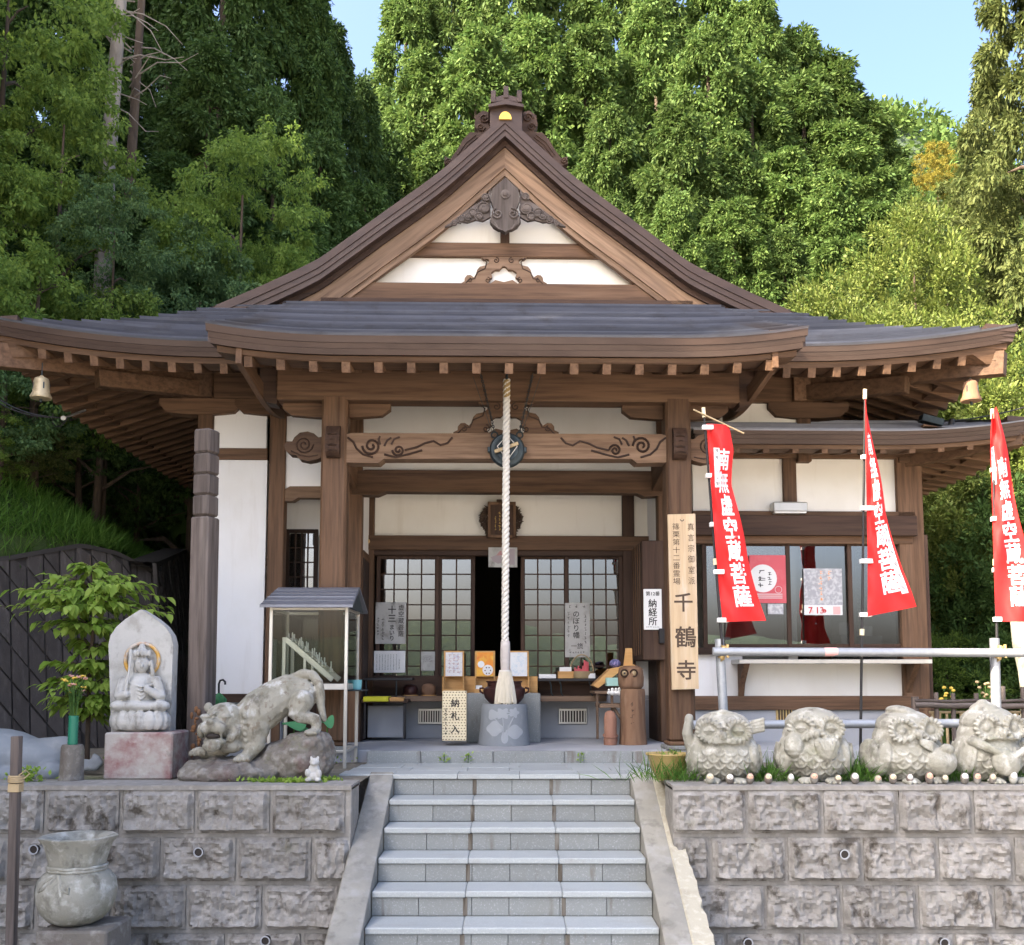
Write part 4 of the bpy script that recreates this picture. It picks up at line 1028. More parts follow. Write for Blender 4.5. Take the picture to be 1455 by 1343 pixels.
part(bbox(MB(), 1143, 1196, 808, 860, PY + .03, .002, .0005), 'picture', W['grey_print'], po)
part(bbox(MB(), 1143, 1197, 860, 874, PY + .028, .004, .0005), 'date_strip', W['paper'], po)
t = MB(); q = bp(1158, 867, PY); put_text(t, '7 13', q.x + .02, PY + .0265, q.z, w=.155, bold=.02, vertical=False)
q = bp(1171, 868, PY); t.prism(circ(q.x + .012, q.z, .020, 16), PY + .0255, PY + .0265); part(t, 'date', W['red_ink'], po)
t = MB(); q = bp(1150, 868, PY); put_text(t, '月', q.x + .036, PY + .0262, q.z - .008, h=.03, bold=.02); put_text(t, '日', q.x + .138, PY + .0262, q.z - .008, h=.028, bold=.02); put_text(t, '土', q.x + .166, PY + .0245, q.z - .005, h=.022, bold=.02); part(t, 'day', W['pink_print'], po)
part(bbox(MB(), 1184, 1194, 862, 873, PY + .026, .002, .0003), 'pink_panel', W['pink_print'], po)
for (px, py, n, h, sd) in ((1168, 832, 6, .33, 1), (1179, 818, 2, .12, 2)):
    q = bp(px, py, PY); b = MB(); scribble(b, q.x, PY + .0275, q.z, h, .055, n, 1, .016, sd); part(b, 'title_outline', W['white'], po)
    b = MB(); scribble(b, q.x, PY + .0265, q.z, h, .05, n, 1, .007, sd); part(b, 'title', W['orange_print'], po)
# ------------------------------------------------------------------ porch furnishings (hall axes)
def ptext(root, matl, body, c, y, **kw): return part(put_text(MB(), body, c.x, y, c.z, **kw), 'lettering', matl, root)
def pscrib(root, matl, c, y, *a): return part(scribble(MB(), c.x, y, c.z, *a), 'small_print', matl, root)
def hthing(name, label, cat, px, py, ly, group=None): return thing(name, label, cat, bp(px, py, ly), HALL, group)
# bell rope with tassel
RY = -.30; p0 = bp(720, 540, RY); p1 = bp(717.5, 915, RY)
rp = hthing('bell_rope', 'thick white twisted bell rope with a hemp tassel hanging at the centre', 'rope', 717, 915, RY)
n = 150; m = MB()
for k in range(3):
    pts = []
    for i in range(n + 1):
        u = i/n; c = p0.lerp(p1, u); a = -u*2*math.pi*17 + k*2*math.pi/3; pts.append((c.x + .0185*math.cos(a), RY + .0185*math.sin(a), c.z))
    m.tube(pts, .0172, 8)
part(m, 'strand', W['rope'], rp, 60)
q = bp(718, 548, RY); part(MB().tube([(p0.x, RY, p0.z + .12), (p0.x, RY, p0.z - .03)], .012, 8), 'hook', W['iron'], rp)
W['rope_top'] = mat('golden_twine', (.30, .21, .09), [((.28, .18, .06), (8, 8, 60), .4, .7, .7)], .9)
part(MB().tube([p0 + Vector((0, 0, -.005)), p0.lerp(p1, .07)], .034, 10), 'twine_whipping', W['rope_top'], rp, 60)
a = bp(718, 912, RY); b = bp(718, 951, RY); W['linen'] = mat('grey_linen', (.42, .38, .35), [((.58, .55, .52), (9, 9, 14), .5, .7, .6)], .9)
sl = MB(); sl.lathe([(.040, b.z - .01), (.045, (a.z+b.z)/2), (.041, a.z), (.03, a.z + .012)], (a.x, RY, 0), 16); part(sl, 'sleeve', W['linen'], rp, 50)
ta = MB(); zt = bp(718, 953, RY).z; zb = bp(718, 999, RY).z; rnd = random.Random(2)
ta.lathe([(.083, zb + .02), (.077, zb + .1), (.06, zt - .06), (.048, zt - .02), (.044, zt)], (a.x, RY, 0), 20)
for k in range(70):
    an_ = k*2.399; r1 = .092*math.sqrt(rnd.uniform(.75, 1.05))
    ta.tube([(a.x + .044*math.cos(an_), RY + .044*math.sin(an_), zt), (a.x + .075*math.cos(an_), RY + .075*math.sin(an_), (zt+zb)/2), (a.x + r1*math.cos(an_), RY + r1*math.sin(an_), zb + rnd.uniform(-.012, .012))], .0075, 4)
part(ta, 'tassel', W['tassel'], rp, 60)
part(MB().tube([(a.x + .047*math.cos(t), RY + .047*math.sin(t), zt - .004) for t in np.linspace(0, 2*math.pi, 20)[:-1]], .009, 6, closed=True), 'binding', W['rope'], rp, 60)
# gong on chains
GY = -.19; gc = bp(720.5, 640, GY)
go = hthing('temple_gong', 'dark bronze disc gong hung on chains behind the rope', 'gong', 720, 665, GY)
m = MB(); m.lathe([(.0, -.05), (.05, -.055), (.06, -.045), (.10, -.05), (.11, -.04), (.145, -.035), (.158, -.02), (.163, 0), (.158, .03), (.13, .05), (.0, .055)], (0, 0, 0), 32)
m.v = [(gc.x + x, GY + z, gc.z + y) for x, y, z in m.v]; body = part(m, 'disc', W['iron'], go, 40)
for s in (-1, 1):
    part(MB().box(gc.x + s*.165 - .014, gc.x + s*.165 + .014, GY - .02, GY + .03, gc.z - .02, gc.z + .03, .006), 'side_lug', W['iron'], go)
    part(MB().tube([(gc.x + s*.115 + .028*math.cos(t), GY + .01, gc.z + .145 + .028*math.sin(t)) for t in np.linspace(0, 6.283, 17)[:-1]], .008, 6, closed=True), 'ear_ring', W['iron'], go, 60)
    top = bp(720 + s*37, 530, GY); q = Vector((gc.x + s*.115, GY + .01, gc.z + .17)); ch = MB(); k = 26
    for i in range(k):
        c = q.lerp(Vector((top.x, GY + .02, top.z)), (i + .5)/k); ax = (q - top).normalized(); L = (top - q).length/k*.72
        e = Vector((0, 1, 0)) if i % 2 else ax.cross(Vector((0, 1, 0)))
        ch.tube([c + ax*(L*math.cos(t)) + e*(.010*math.sin(t)) for t in np.linspace(0, 6.283, 9)[:-1]], .0035, 4, closed=True)
    part(ch, 'chain', W['iron'], go, 60)
    t2 = bp(720 + s*48, 535, GY); part(MB().tube([(t2.x, GY, t2.z), (gc.x + s*.13, GY, gc.z + .15)], .0025, 5), 'wire', W['iron'], go)
part(MB().bar((gc.x - .115, GY - .07, gc.z - .03), (gc.x + .10, GY - .07, gc.z + .05), .03, .03), 'striker', W['bamboo'], go)
for s in (-1, 1):
    part(MB().tube([(gc.x + s*.01, GY - .075, gc.z + .11), (gc.x + s*.09, GY - .075, gc.z + .02), (gc.x + s*.02, GY - .075, gc.z - .08)], .004, 5), 'striker_cord', W['rope'], go)
# name plaque over the door with a dark wreath
NY = DY - .16
pq = hthing('name_plaque', 'small framed wooden plaque with gold letters above the entrance', 'plaque', 712, 763, NY)
part(bbox(MB(), 695, 731, 716, 762, NY, .05, .006), 'board', W['dark_z'], pq, label=None)
fr = MB()
for r in ((693, 733, 713, 717), (693, 733, 760, 764), (693, 697, 713, 764), (729, 733, 713, 764)): bbox(fr, *r, NY - .02, .06, .004)
part(fr, 'frame', W['wood_z'], pq)
W['gilt_ink'] = mat('gilt_letters', (.55, .36, .10), [], .5)
t = MB(); c = bp(716, 738, NY - .003); scribble(t, c.x + .03, NY - .003, c.z, .26, .045, 4, 1, .007, 3); scribble(t, c.x - .045, NY - .003, c.z - .02, .22, .03, 6, 1, .004, 5); scribble(t, c.x - .09, NY - .003, c.z - .04, .16, .02, 7, 1, .003, 8)
part(t, 'lettering', W['gilt_ink'], pq)
wr = hthing('dried_wreath', 'bushy dark dried sprig bundle behind the name plaque', 'wreath', 715, 755, NY + .06)
W['dried'] = mat('dried_leaves', (.055, .035, .025), [((.09, .06, .035), 20, .5, .7, .6)], .9, island=.3)
m = MB(); rnd = random.Random(9)
for s in (-1, 1):
    for k in range(420):
        u = rnd.random(); c = bp(712 + s*(17 + rnd.random()*11*math.sin(math.pi*min(1, u*1.1 + .08))), 722 + 40*u, NY + .05)
        d = Vector((s*rnd.uniform(.2, 1), rnd.uniform(-.6, .3), rnd.uniform(-1, .6))).normalized()*rnd.uniform(.03, .055); w = d.cross(Vector((0, 1, .3))).normalized()*.009
        b = Vector((c.x, NY + .05 + rnd.uniform(-.04, .04), c.z)); m.add([b - w, b + d*.5 + w*.5, b + d, b + d*.5 - w], [(0, 1, 2, 3)])
part(m, 'leaves', W['dried'], wr); q0 = bp(712, 720, NY + .06); part(MB().box(q0.x - .05, q0.x + .05, NY + .055, NY + .09, q0.z - .30, q0.z + .08), 'backing', W['dark_z'], wr)
# picture hung below the lintel
pc = hthing('hanging_picture', 'pale laminated picture with red brushwork hanging over the doorway', 'picture', 714, 806, DY - .12)
part(bbox(MB(), 694, 735, 778, 806, DY - .12, .006, .001), 'sheet', W['stone_pale'], pc)
W['rose_print'] = mat('rose_print', (.42, .22, .22), [], .6); W['grey_pr'] = mat('grey_purple_print', (.33, .28, .29), [], .6)
q = bp(713, 792, DY - .121); t = MB(); t.prism([(q.x - .06, q.z + .02), (q.x - .02, q.z + .07), (q.x + .06, q.z + .07), (q.x + .05, q.z + .02)], DY - .123, DY - .121); part(t, 'red_shape', W['rose_print'], pc)
t = MB(); t.prism([(q.x - .12, q.z), (q.x - .05, q.z + .03), (q.x + .02, q.z + .0), (q.x + .03, q.z - .05), (q.x - .04, q.z - .07), (q.x - .1, q.z - .04)], DY - .1225, DY - .121)
t.prism([(q.x + .06, q.z - .08), (q.x + .06, q.z + .09), (q.x + .14, q.z + .09), (q.x + .14, q.z - .08)], DY - .1225, DY - .121); part(t, 'grey_shape', W['grey_pr'], pc)
# notices on the left door
SY = DY - .02
s1 = hthing('notice_board', 'white board with bold brush lettering on the left door', 'sign', 555, 914, SY)
part(bbox(MB(), 533, 577, 856, 915, SY, .008, .004), 'board', W['stone_pale'], s1)
t = MB(); C2 = lambda x, y: bp(x, y, SY - .002)
c = C2(557, 872); ptext(s1, W['ink'], '十三', c, SY - .002, h=.17, bold=.03, gap=1.0); c = C2(557, 899); ptext(s1, W['ink'], 'まいり', c, SY - .002, h=.17, bold=.02, gap=1.0)
c = C2(570, 882); ptext(s1, W['ink'], '虚空蔵菩薩', c, SY - .002, h=.345, bold=.008); c = C2(544, 894); pscrib(s1, W['ink'], c, SY - .002, .25, .035, 7, 1, .005, 21); c = C2(537, 890); pscrib(s1, W['ink'], c, SY - .002, .2, .03, 6, 1, .005, 22)
s2 = hthing('notice_sheet', 'white sheet of small print below the bold notice', 'notice', 553, 956, SY)
part(bbox(MB(), 531, 576, 925, 956, SY, .006, .004), 'sheet', W['paper'], s2)
t = MB(); c = C2(552, 941)
for k in range(9): pscrib(s2, W['ink'], c + Vector((-.125 + .030*k, 0, .0 if k < 8 else -.02)), SY - .002, .17 if k < 8 else .11, .012, 12, 1, .0025, 30 + k)
s3 = hthing('notice_sheet', 'grey and white paper taped inside the second door leaf', 'notice', 608, 953, SY)
part(bbox(MB(), 598, 618, 926, 953, SY, .004, .002), 'sheet', W['stone_pale'], s3)
t = MB(); c = C2(608, 936); pscrib(s3, W['ink'], c, SY - .002, .07, .10, 5, 7, .002, 44)
# price board on the right door
s4 = hthing('price_board', 'grey hand-lettered banner price board on the right door', 'sign', 820, 933, SY)
part(bbox(MB(), 803, 838, 857, 934, SY, .008, .003), 'board', W['stone_pale'], s4)
t = MB(); c = C2(819, 888); ptext(s4, W['ink'], 'のぼり幡', c, SY - .002, h=.29, bold=.012, gap=1.0); c = C2(820, 918); ptext(s4, W['ink'], '一旒', c, SY - .002, w=.13, bold=.005, vertical=False)
c = C2(808, 888); pscrib(s4, W['ink'], c, SY - .002, .28, .035, 6, 1, .004, 51); c = C2(832, 894); pscrib(s4, W['ink'], c, SY - .002, .33, .03, 7, 1, .004, 52); c = C2(820, 927); pscrib(s4, W['ink'], c, SY - .002, .03, .17, 1, 6, .004, 53)
for k, x in enumerate((809, 819, 830)): c = C2(x, 862); pscrib(s4, W['ink'], c, SY - .002, .045, .04, 1, 1, .005, 60 + k)
# office sign on the shutter box
NS = .895
s5 = hthing('office_sign', 'white enamel sign with black kanji on the shutter box', 'sign', 927, 894, NS)
part(bbox(MB(), 915, 940, 837, 895, NS, .02, .004), 'plate', W['white'], s5)
t = MB(); c = bp(927.5, 870, NS); ptext(s5, W['ink'], '納経所', c, NS - .002, h=.265, bold=.02, gap=1.0); c = bp(927.5, 843.5, NS); ptext(s5, W['ink'], '第12番', c, NS - .002, w=.14, bold=.015, vertical=False); c = bp(927.5, 891, NS); pscrib(s5, W['ink'], c, NS - .002, .018, .14, 1, 8, .002, 70)
# tall name board on the right porch column
BY = -.185
s6 = hthing('temple_name_board', 'tall pale wooden name board with brush kanji on the right porch column', 'sign', 972, 980, BY)
L = outline_px([(949, 731), (988, 730), (993, 979), (955, 980)], BY); part(MB().prism(L, BY, BY + .035), 'board', W['sign_wood'], s6)
W['ink_br'] = mat('faded_ink', (.075, .050, .035), [], .8)
for (txt, x, y, h, bd) in (('千', 971, 856, .165, .01), ('鶴', 974, 905, .185, .01), ('寺', 975, 952, .17, .01)):
    c = bp(x, y, BY); part(put_text(MB(), txt, c.x, BY - .002, c.z, h=h, bold=bd*2), 'character', W['ink_br'], s6)
t = MB(); c = bp(982, 787, BY); put_text(t, '真言宗御室派', c.x, BY - .002, c.z, h=.56, w=.062, gap=1.35); part(t, 'lettering', W['ink_br'], s6); t = MB(); c = bp(961, 787, BY); put_text(t, '篠栗第十二番霊場', c.x, BY - .002, c.z, h=.56, w=.066, gap=1.1)
part(t, 'lettering', W['ink_br'], s6)
c = bp(969, 738, BY); t = MB(); t.tube([(c.x + .016*math.cos(a), BY - .003, c.z + .016*math.sin(a)) for a in np.linspace(math.pi, 2*math.pi, 8)], .003, 5); part(t, 'hanger', W['iron'], s6)

# votive card box with stars pattern, pedestal, bowl
W['cream_paint'] = mat('cream_paint', (.70, .60, .40), [((.6, .5, .32), 4, .5, .7, .4)], .6); W['brown_pr'] = mat('brown_print', (.11, .065, .035), [], .7)
VY = .42
vb = hthing('votive_card_box', 'tall cream box printed all over with small brown marks', 'box', 645, 1053, VY)
part(bbox(MB(), 628, 663, 982, 1053, VY, .24, .006), 'case', W['cream_paint'], vb)
a = bp(628, 1053, VY); b = bp(663, 982, VY); t = MB()
for j in range(18):
    for i in range(8):
        x = a.x + (b.x-a.x)*(i + .35 + .3*(j % 2))/8.0; z = a.z + (b.z-a.z)*(j + .5)/18
        t.add([(x - .009, VY - .0012, z), (x, VY - .0012, z - .004), (x + .009, VY - .0012, z), (x, VY - .0012, z + .007)], [(0, 1, 2, 3)])
part(t, 'printed_mark', W['brown_pr'], vb)
t = MB()
for txt, y in (('納', 999), ('札', 1017), ('入', 1036)): c = bp(646.5, y, VY); ptext(vb, W['ink'], txt, c, VY - .003, h=.078, bold=.02)
c = bp(633.5, 1025, VY); pscrib(vb, W['ink'], c, VY - .003, .26, .03, 6, 1, .006, 81)
PDY = .62; pc_ = bp(717, 1057, PDY - .2); cx = pc_.x
pd = thing('stone_pedestal', 'round grey stone pedestal carved with pale lotus flowers', 'pedestal', (cx, PDY, .10), HALL)
zt = bp(717, 1001, PDY - .2).z
part(MB().lathe([(.252, .10), (.25, .13), (.236, .25), (.222, zt - .02), (.214, zt)], (cx, PDY, 0), 48), 'drum', W['blue_stone'], pd, 40)
W['carve_pale'] = mat('pale_carving', (.31, .33, .345), [], .9); h = zt - .1
def on_drum(u, v, e=.004):
    r = .25 - .034*v + e; a = u/.24; return (cx + r*math.sin(a), PDY - r*math.cos(a), .10 + v*h)
def flower(t, u, v, ru, rv, k, sharp):
    pts = []
    for i in range(40):
        a = 2*math.pi*i/40; r = 1 + sharp*math.cos(k*a); pts.append((u + ru*r*math.cos(a), v + rv*r*math.sin(a)))
    t.add([on_drum(u, v, .008)] + [on_drum(*p) for p in pts], [(0, 1+i, 1+(i+1) % 40) for i in range(40)])
t = MB()
for f in ((-.02, .78, .075, .12, 6, .22), (.10, .80, .05, .11, 5, .22), (-.12, .75, .06, .12, 3, .15), (-.10, .42, .085, .17, 4, .10), (.10, .34, .085, .16, 4, .10), (0.0, .2, .03, .15, 2, .1)): flower(t, *f)
for pts in ([(-.12, .70), (-.07, .58), (-.03, .45), (-.01, .1)], [(-.02, .7), (-.012, .5), (-.01, .1)], [(.10, .72), (.06, .55), (.03, .4), (-.005, .1)]):
    t.tube([on_drum(*p, .001) for p in pts], .006, 5)
part(t, 'lotus_carving', W['carve_pale'], pd, 60)
bw = thing('incense_bowl', 'wide dark maroon incense bowl on the lotus pedestal', 'bowl', (cx, PDY, zt), HALL)
part(MB().lathe([(.13, zt), (.15, zt + .015), (.19, zt + .06), (.205, zt + .12), (.20, zt + .15), (.165, zt + .17), (.165, zt + .205), (.175, zt + .21), (.175, zt + .222), (.15, zt + .222), (.15, zt + .15), (.02, zt + .12)], (cx, PDY, 0), 36), 'vessel', W['bowl'], bw, 40)
for s in (-1, 1): part(MB().tube([(cx + s*.20, PDY, zt + .10), (cx + s*.235, PDY, zt + .12), (cx + s*.235, PDY, zt + .15), (cx + s*.20, PDY, zt + .155)], .011, 6), 'handle', W['bowl'], bw, 60)
# three card stands on a plywood counter
CYY = 1.30
cb = hthing('plywood_counter', 'low orange plywood counter behind the incense bowl', 'counter', 700, 985, CYY)
part(bbox(MB(), 628, 764, 961, 985, CYY + .06, .28), 'body', W['light_ply'], cb)
W['poster_a'] = mat('card_print', (.72, .71, .70), [((.45, .5, .62), 30, .55, .62, .6), ((.6, .3, .3), 40, .6, .64, .6)], .6); W['poster_b'] = mat('orange_card', (.80, .28, .04), [((.80, .55, .08), 5, .45, .6, .9), ((.70, .10, .04), 4, .6, .7, .8)], .6); W['poster_c'] = mat('blue_card', (.72, .74, .74), [((.45, .58, .68), 35, .5, .6, .5)], .6)
for px, pm, lb in ((645, 'poster_a', 'wooden leaflet stand with a white illustrated card behind the patterned box'), (689, 'poster_b', 'wooden leaflet stand with an orange card'), (737, 'poster_c', 'wooden leaflet stand with a pale blue card beside the tassel')):
    o = hthing('leaflet_stand', lb, 'stand', px, 985, CYY, 'leaflet stands on the counter')
    part(bbox(MB(), px - 14.5, px + 14.5, 925, 962, CYY - .02, .03), 'back_panel', W['light_ply'], o)
    part(bbox(MB(), px - 12, px + 12, 927, 961, CYY - .026, .004, .001), 'card', W[pm], o)
    t = MB(); q = bp(px, 962, CYY); w = .10
    for s in (-1, 1): t.box(q.x + s*w - .006, q.x + s*w + .006, CYY - .12, CYY + .03, .55, q.z, .003)
    t.box(q.x - w, q.x + w, CYY - .12, CYY - .108, .55, .63, .003); t.box(q.x - w, q.x + w, CYY - .12, CYY + .03, .545, .556, .003)
    part(t, 'tray', W['light_ply'], o)
    if pm == 'poster_b':
        t = MB()
        for (u, v, r) in ((.03, -.06, .055), (-.04, 0.0, .035)): c = bp(px, 944, CYY - .03); t.prism(circ(c.x + u, c.z + v, r, 20), CYY - .029, CYY - .0275)
        part(t, 'card_spot', W['paper'], o)
        t = MB()
        for k in range(6): c = bp(px, 948, CYY - .03); t.prism(circ(c.x + .03 + .028*math.cos(k*1.05), c.z - .035 + .034*math.sin(k*1.05), .007, 8), CYY - .031, CYY - .030)
        part(t, 'card_dot', W['maroon'], o)
    if pm == 'poster_a':
        t = MB(); c = bp(px, 943, CYY); scribble(t, c.x, CYY - .028, c.z, .2, .13, 5, 3, .004, 90); part(t, 'card_print', W['rose_print'], o)
o = hthing('paper_stack', 'small white paper stack beside the orange card stand', 'paper', 680, 983, CYY - .1); part(bbox(MB(), 676, 685, 974, 983, CYY - .1, .08, .003), 'sheets', W['paper'], o)
# low tables and shelves
TY = 1.05
tb = hthing('side_table', 'low dark shelf table with a yellow tray beside the glass case', 'table', 548, 1050, TY)
part(bbox(MB(), 515, 586, 963, 967, TY + .2, .3), 'upper_shelf', W['black'], tb)
for px in (520, 563): part(bbox(MB(), px - 1, px + 1, 966, 990, TY + .22, .02), 'shelf_leg', W['iron'], tb)
part(bbox(MB(), 513, 580, 994, 999, TY, .5), 'table_top', W['dark_x'], tb)
for px in (518, 575): part(bbox(MB(), px - 2, px + 2, 999, 1050, TY + .02, .03), 'leg', W['black'], tb)
part(bbox(MB(), 522, 573, 1003, 1048, TY + .25, .02), 'back_board', W['grey_render'], tb)
W['yellow'] = mat('yellow_plastic', (.58, .56, .03), [], .45); W['teal'] = mat('teal_plastic', (.16, .45, .48), [], .45); W['mint'] = mat('mint_box', (.30, .50, .45), [], .6)
o = hthing('tray', 'bright yellow plastic tray on the low table', 'tray', 534, 996, TY); a = bp(516, 1000, TY - .02); b = bp(552, 990, TY - .02)
m = MB(); m.box(a.x, b.x, TY - .02, TY + .24, a.z + .02, a.z + .03, .002)
for r in ((a.x, a.x+.008, TY-.02, TY+.24), (b.x-.008, b.x, TY-.02, TY+.24), (a.x, b.x, TY-.02, TY-.012), (a.x, b.x, TY+.232, TY+.24)): m.box(*r, a.z + .02, b.z, .002)
part(m, 'body', W['yellow'], o)
o = hthing('wood_box', 'small flat wooden box beside the yellow tray', 'box', 564, 997, TY); part(bbox(MB(), 553, 574, 991, 997, TY, .12), 'body', W['light_ply'], o)
for (px, r, hh, mm, lb) in ((583, .075, .12, 'bowl', 'dark round wooden pot on the step board'), (609, .075, .13, 'log', 'brown rounded pot beside the door stile')):
    q = bp(px, 989, DY - .2); o = hthing('pot', lb, 'pot', px, 989, DY - .2)
    part(MB().lathe([(r*.8, q.z), (r*.9, q.z + .015), (r*1.02, q.z + hh*.3), (r, q.z + hh*.75), (r*.7, q.z + hh*.95), (r*.3, q.z + hh)], (q.x, DY - .2, 0), 20), 'body', W[mm], o, 50)
    part(MB().lathe([(r*1.1, q.z - .004), (r*1.1, q.z + .012), (r*.7, q.z + .013)], (q.x, DY - .2, 0), 20), 'saucer', W['light_ply'], o, 50)
# right-hand goods shelf
gs = hthing('goods_shelf', 'black metal shelf of amulets in front of the right door', 'shelf', 806, 990, DY - .3)
part(bbox(MB(), 764, 848, 964, 968, DY - .32, .26), 'top', W['black'], gs)
for px in (783, 797, 839): 
    q = bp(px, 968, DY - .3); part(MB().tube([(q.x - .015, DY - .3, q.z), (q.x, DY - .3, q.z - .04), (q.x + .002, DY - .3, q.z - .12), (q.x + .02, DY - .3, q.z - .155)], .008, 6), 'leg', W['iron'], gs, 60)
for (a, b, y0, y1, mm, lb) in ((766, 790, 958, 964, 'paper', 'flat pale papers at the near end of the goods shelf'), (793, 815, 954, 964, 'light_ply', 'small wooden tray of cards on the goods shelf'), (836, 846, 957, 964, 'paper', 'white price cards in front of the basket')):
    o = hthing('card_tray', lb, 'tray', (a+b)/2, 964, DY - .3); part(bbox(MB(), a, b, y0, y1, DY - .3, .14, .003), 'tray', W[mm], o)
    if mm == 'light_ply': part(bbox(MB(), a + 2, b - 3, 948, 958, DY - .25, .01, .001), 'card', W['paper'], o)
bk = hthing('basket', 'round wicker basket with a tall hoop handle', 'basket', 827, 964, DY - .22); q = bp(827, 964, DY - .22)
part(MB().lathe([(.10, q.z), (.125, q.z + .04), (.13, q.z + .075), (.12, q.z + .075), (.09, q.z + .015)], (q.x, DY - .2, 0), 24), 'bowl', W['bamboo'], bk, 50)
part(MB().tube([(q.x + .125*math.cos(a), DY - .2, q.z + .06 + .19*math.sin(a)) for a in np.linspace(0, math.pi, 22)], .008, 6), 'hoop_handle', W['bamboo'], bk, 60)
t = MB(); rnd = random.Random(4)
for k in range(9): t.box(q.x - .08 + .017*k, q.x - .065 + .017*k, DY - .23, DY - .17, q.z + .03, q.z + rnd.uniform(.09, .2), .003)
part(t, 'amulets', W['red_print'], bk)
# stepped display stand and wooden owl on log
ds = hthing('display_stand', 'rough wooden tiered stand beside the carved log', 'stand', 862, 1052, .85)
part(bbox(MB(), 845, 915, 982, 986, .80, .5), 'shelf_board', W['shelf'], ds); part(bbox(MB(), 852, 905, 1000, 1006, .75, .4), 'shelf_board', W['shelf'], ds)
part(MB().prism(outline_px([(843, 974), (868, 950), (900, 944), (912, 950), (880, 955), (850, 978)], .9), .9, 1.2), 'slanted_board', W['light_ply'], ds)
for px in (849, 870): part(bbox(MB(), px - 1.5, px + 1.5, 986, 1050, .82, .03), 'leg', W['shelf'], ds)
a = bp(868, 1000, .8); b = bp(885, 1025, .8); part(MB().bar(a, b, .03, .03), 'brace', W['shelf'], ds)
o = hthing('gift_box', 'pale mint cardboard box on the tiered stand', 'box', 873, 974, .78); part(bbox(MB(), 862, 886, 963, 975, .78, .16, .004), 'carton', W['mint'], o)
o = hthing('wooden_slat', 'upright pale wooden tablet standing behind the carved owl', 'slat', 893, 945, .95); part(MB().prism(outline_px([(886, 946), (889, 921), (898, 921), (899, 946)], .95), .95, .98), 'slat_body', W['light_ply'], o)  # a plain upright wooden slat, no memorial piece
W['navy'] = mat('navy_cloth', (.08, .09, .20), [((.4, .3, .5), 60, .5, .6, .7)], .8)
o = hthing('cloth_ball', 'patterned purple cloth ball on the slanted board', 'ball', 874, 948, 1.0); q = bp(874, 943, 1.0); part(MB().ell((q.x, 1.0, q.z), (.06, .06, .045), 14), 'ball', W['navy'], o, 180)
rnd = random.Random(14)
for k in range(5):
    px = 865 + 5*k; o = hthing('white_figurine', ['first', 'second', 'third', 'fourth', 'fifth'][k] + ' tiny white figurine on the tiered stand counting from the basket', 'figurine', px, 987, .76, 'tiny white figurines'); q = bp(px, 983, .76); r = rnd.uniform(.018, .03)
    m = MB().ell((q.x, .76, q.z - .01), (r, r, r), 10).ell((q.x, .75, q.z + r*.9), r*.6, 8); part(m, 'body', W['white'], o, 180)
OX, OY = bp(900, 1000, .55).x, .62; lg = thing('log_pedestal', 'upright brown bark log pedestal with carved writing', 'log', (OX, OY, .1), HALL)
z1 = bp(900, 979, .5).z; rnd = random.Random(8)
lm_ = lambda a, i: 1 + .06*math.sin(3*a + 1) + .03*math.sin(11*a + i) + .015*math.sin(23*a)
part(MB().lathe([(.135, .10), (.125, .18), (.118, .3), (.117, z1 - .03), (.112, z1)], (OX, OY, 0), 40, lm_), 'log_body', W['log'], lg, 60)
t = MB(); scribble(t, OX - .02, OY - .1235, .40, .24, .04, 4, 1, .006, 99); part(t, 'carved_writing', W['dark_z'], lg)
ow = thing('wooden_owl', 'brown wooden owl head carved from a log with round eyes', 'owl', (OX - .02, OY, z1), HALL); h = bp(895, 946, .5).z - z1
part(MB().lathe([(.10, z1), (.118, z1 + .03), (.122, z1 + h*.5), (.112, z1 + h*.9), (.07, z1 + h)], (OX - .015, OY, 0), 36, lm_), 'body', W['log'], ow, 60)
for s in (-1, 1):
    ex, ez = OX - .045 + s*.045, z1 + h*.68; ey = OY - .105
    e = part(MB().tube([(ex + .034*math.cos(a), ey - .012, ez + .034*math.sin(a)) for a in np.linspace(0, 6.283, 17)[:-1]], .008, 6, closed=True), 'eye_ring', W['dark_z'], ow, 60)
    part(MB().ell((ex, ey - .004, ez), (.026, .014, .026), 12), 'eye', W['bamboo'], ow, 180)
    part(MB().ell((ex, ey - .018, ez), (.010, .006, .010), 10), 'pupil', W['black'], ow, 180)
part(MB().lathe([(.016, 0), (.012, .02), (.002, .045)], (0, 0, 0), 8), 'beak', W['bamboo'], ow, 60); bk_ = ow.children[-1]; bk_.data.transform(Matrix.Translation(BASE[ow.name])); bk_.data.transform(Matrix.Rotation(R(180), 4, 'X')); bk_.data.transform(Matrix.Translation((-.025, -.13, h*.5)))
# pointed stump figure
FX = bp(868, 1040, .5).x; fg = thing('wooden_stump_figure', 'small reddish round-topped wooden stump with carved ring', 'figure', (FX, .55, .1), HALL)
W['red_log'] = mat('reddish_wood', (.30, .15, .10), [((.18, .08, .05), (10, 10, 3), .45, .7, .7), ((.38, .26, .2), 9, .55, .7, .5)], .8, bump=((30, .004),))
zt2 = bp(868, 1010, .5).z
part(MB().lathe([(.062, .10), (.066, .14), (.060, .2), (.062, zt2 - .08), (.048, zt2 - .02), (.02, zt2)], (FX, .55, 0), 20, lambda a, i: 1 + .05*math.sin(3*a+i)), 'body', W['red_log'], fg, 60)
part(MB().tube([(FX + .066*math.cos(a), .55 + .066*math.sin(a), .19 + .02*math.sin(a)) for a in np.linspace(0, 6.283, 17)[:-1]], .009, 6, closed=True), 'carved_ring', W['red_log'], fg, 60)
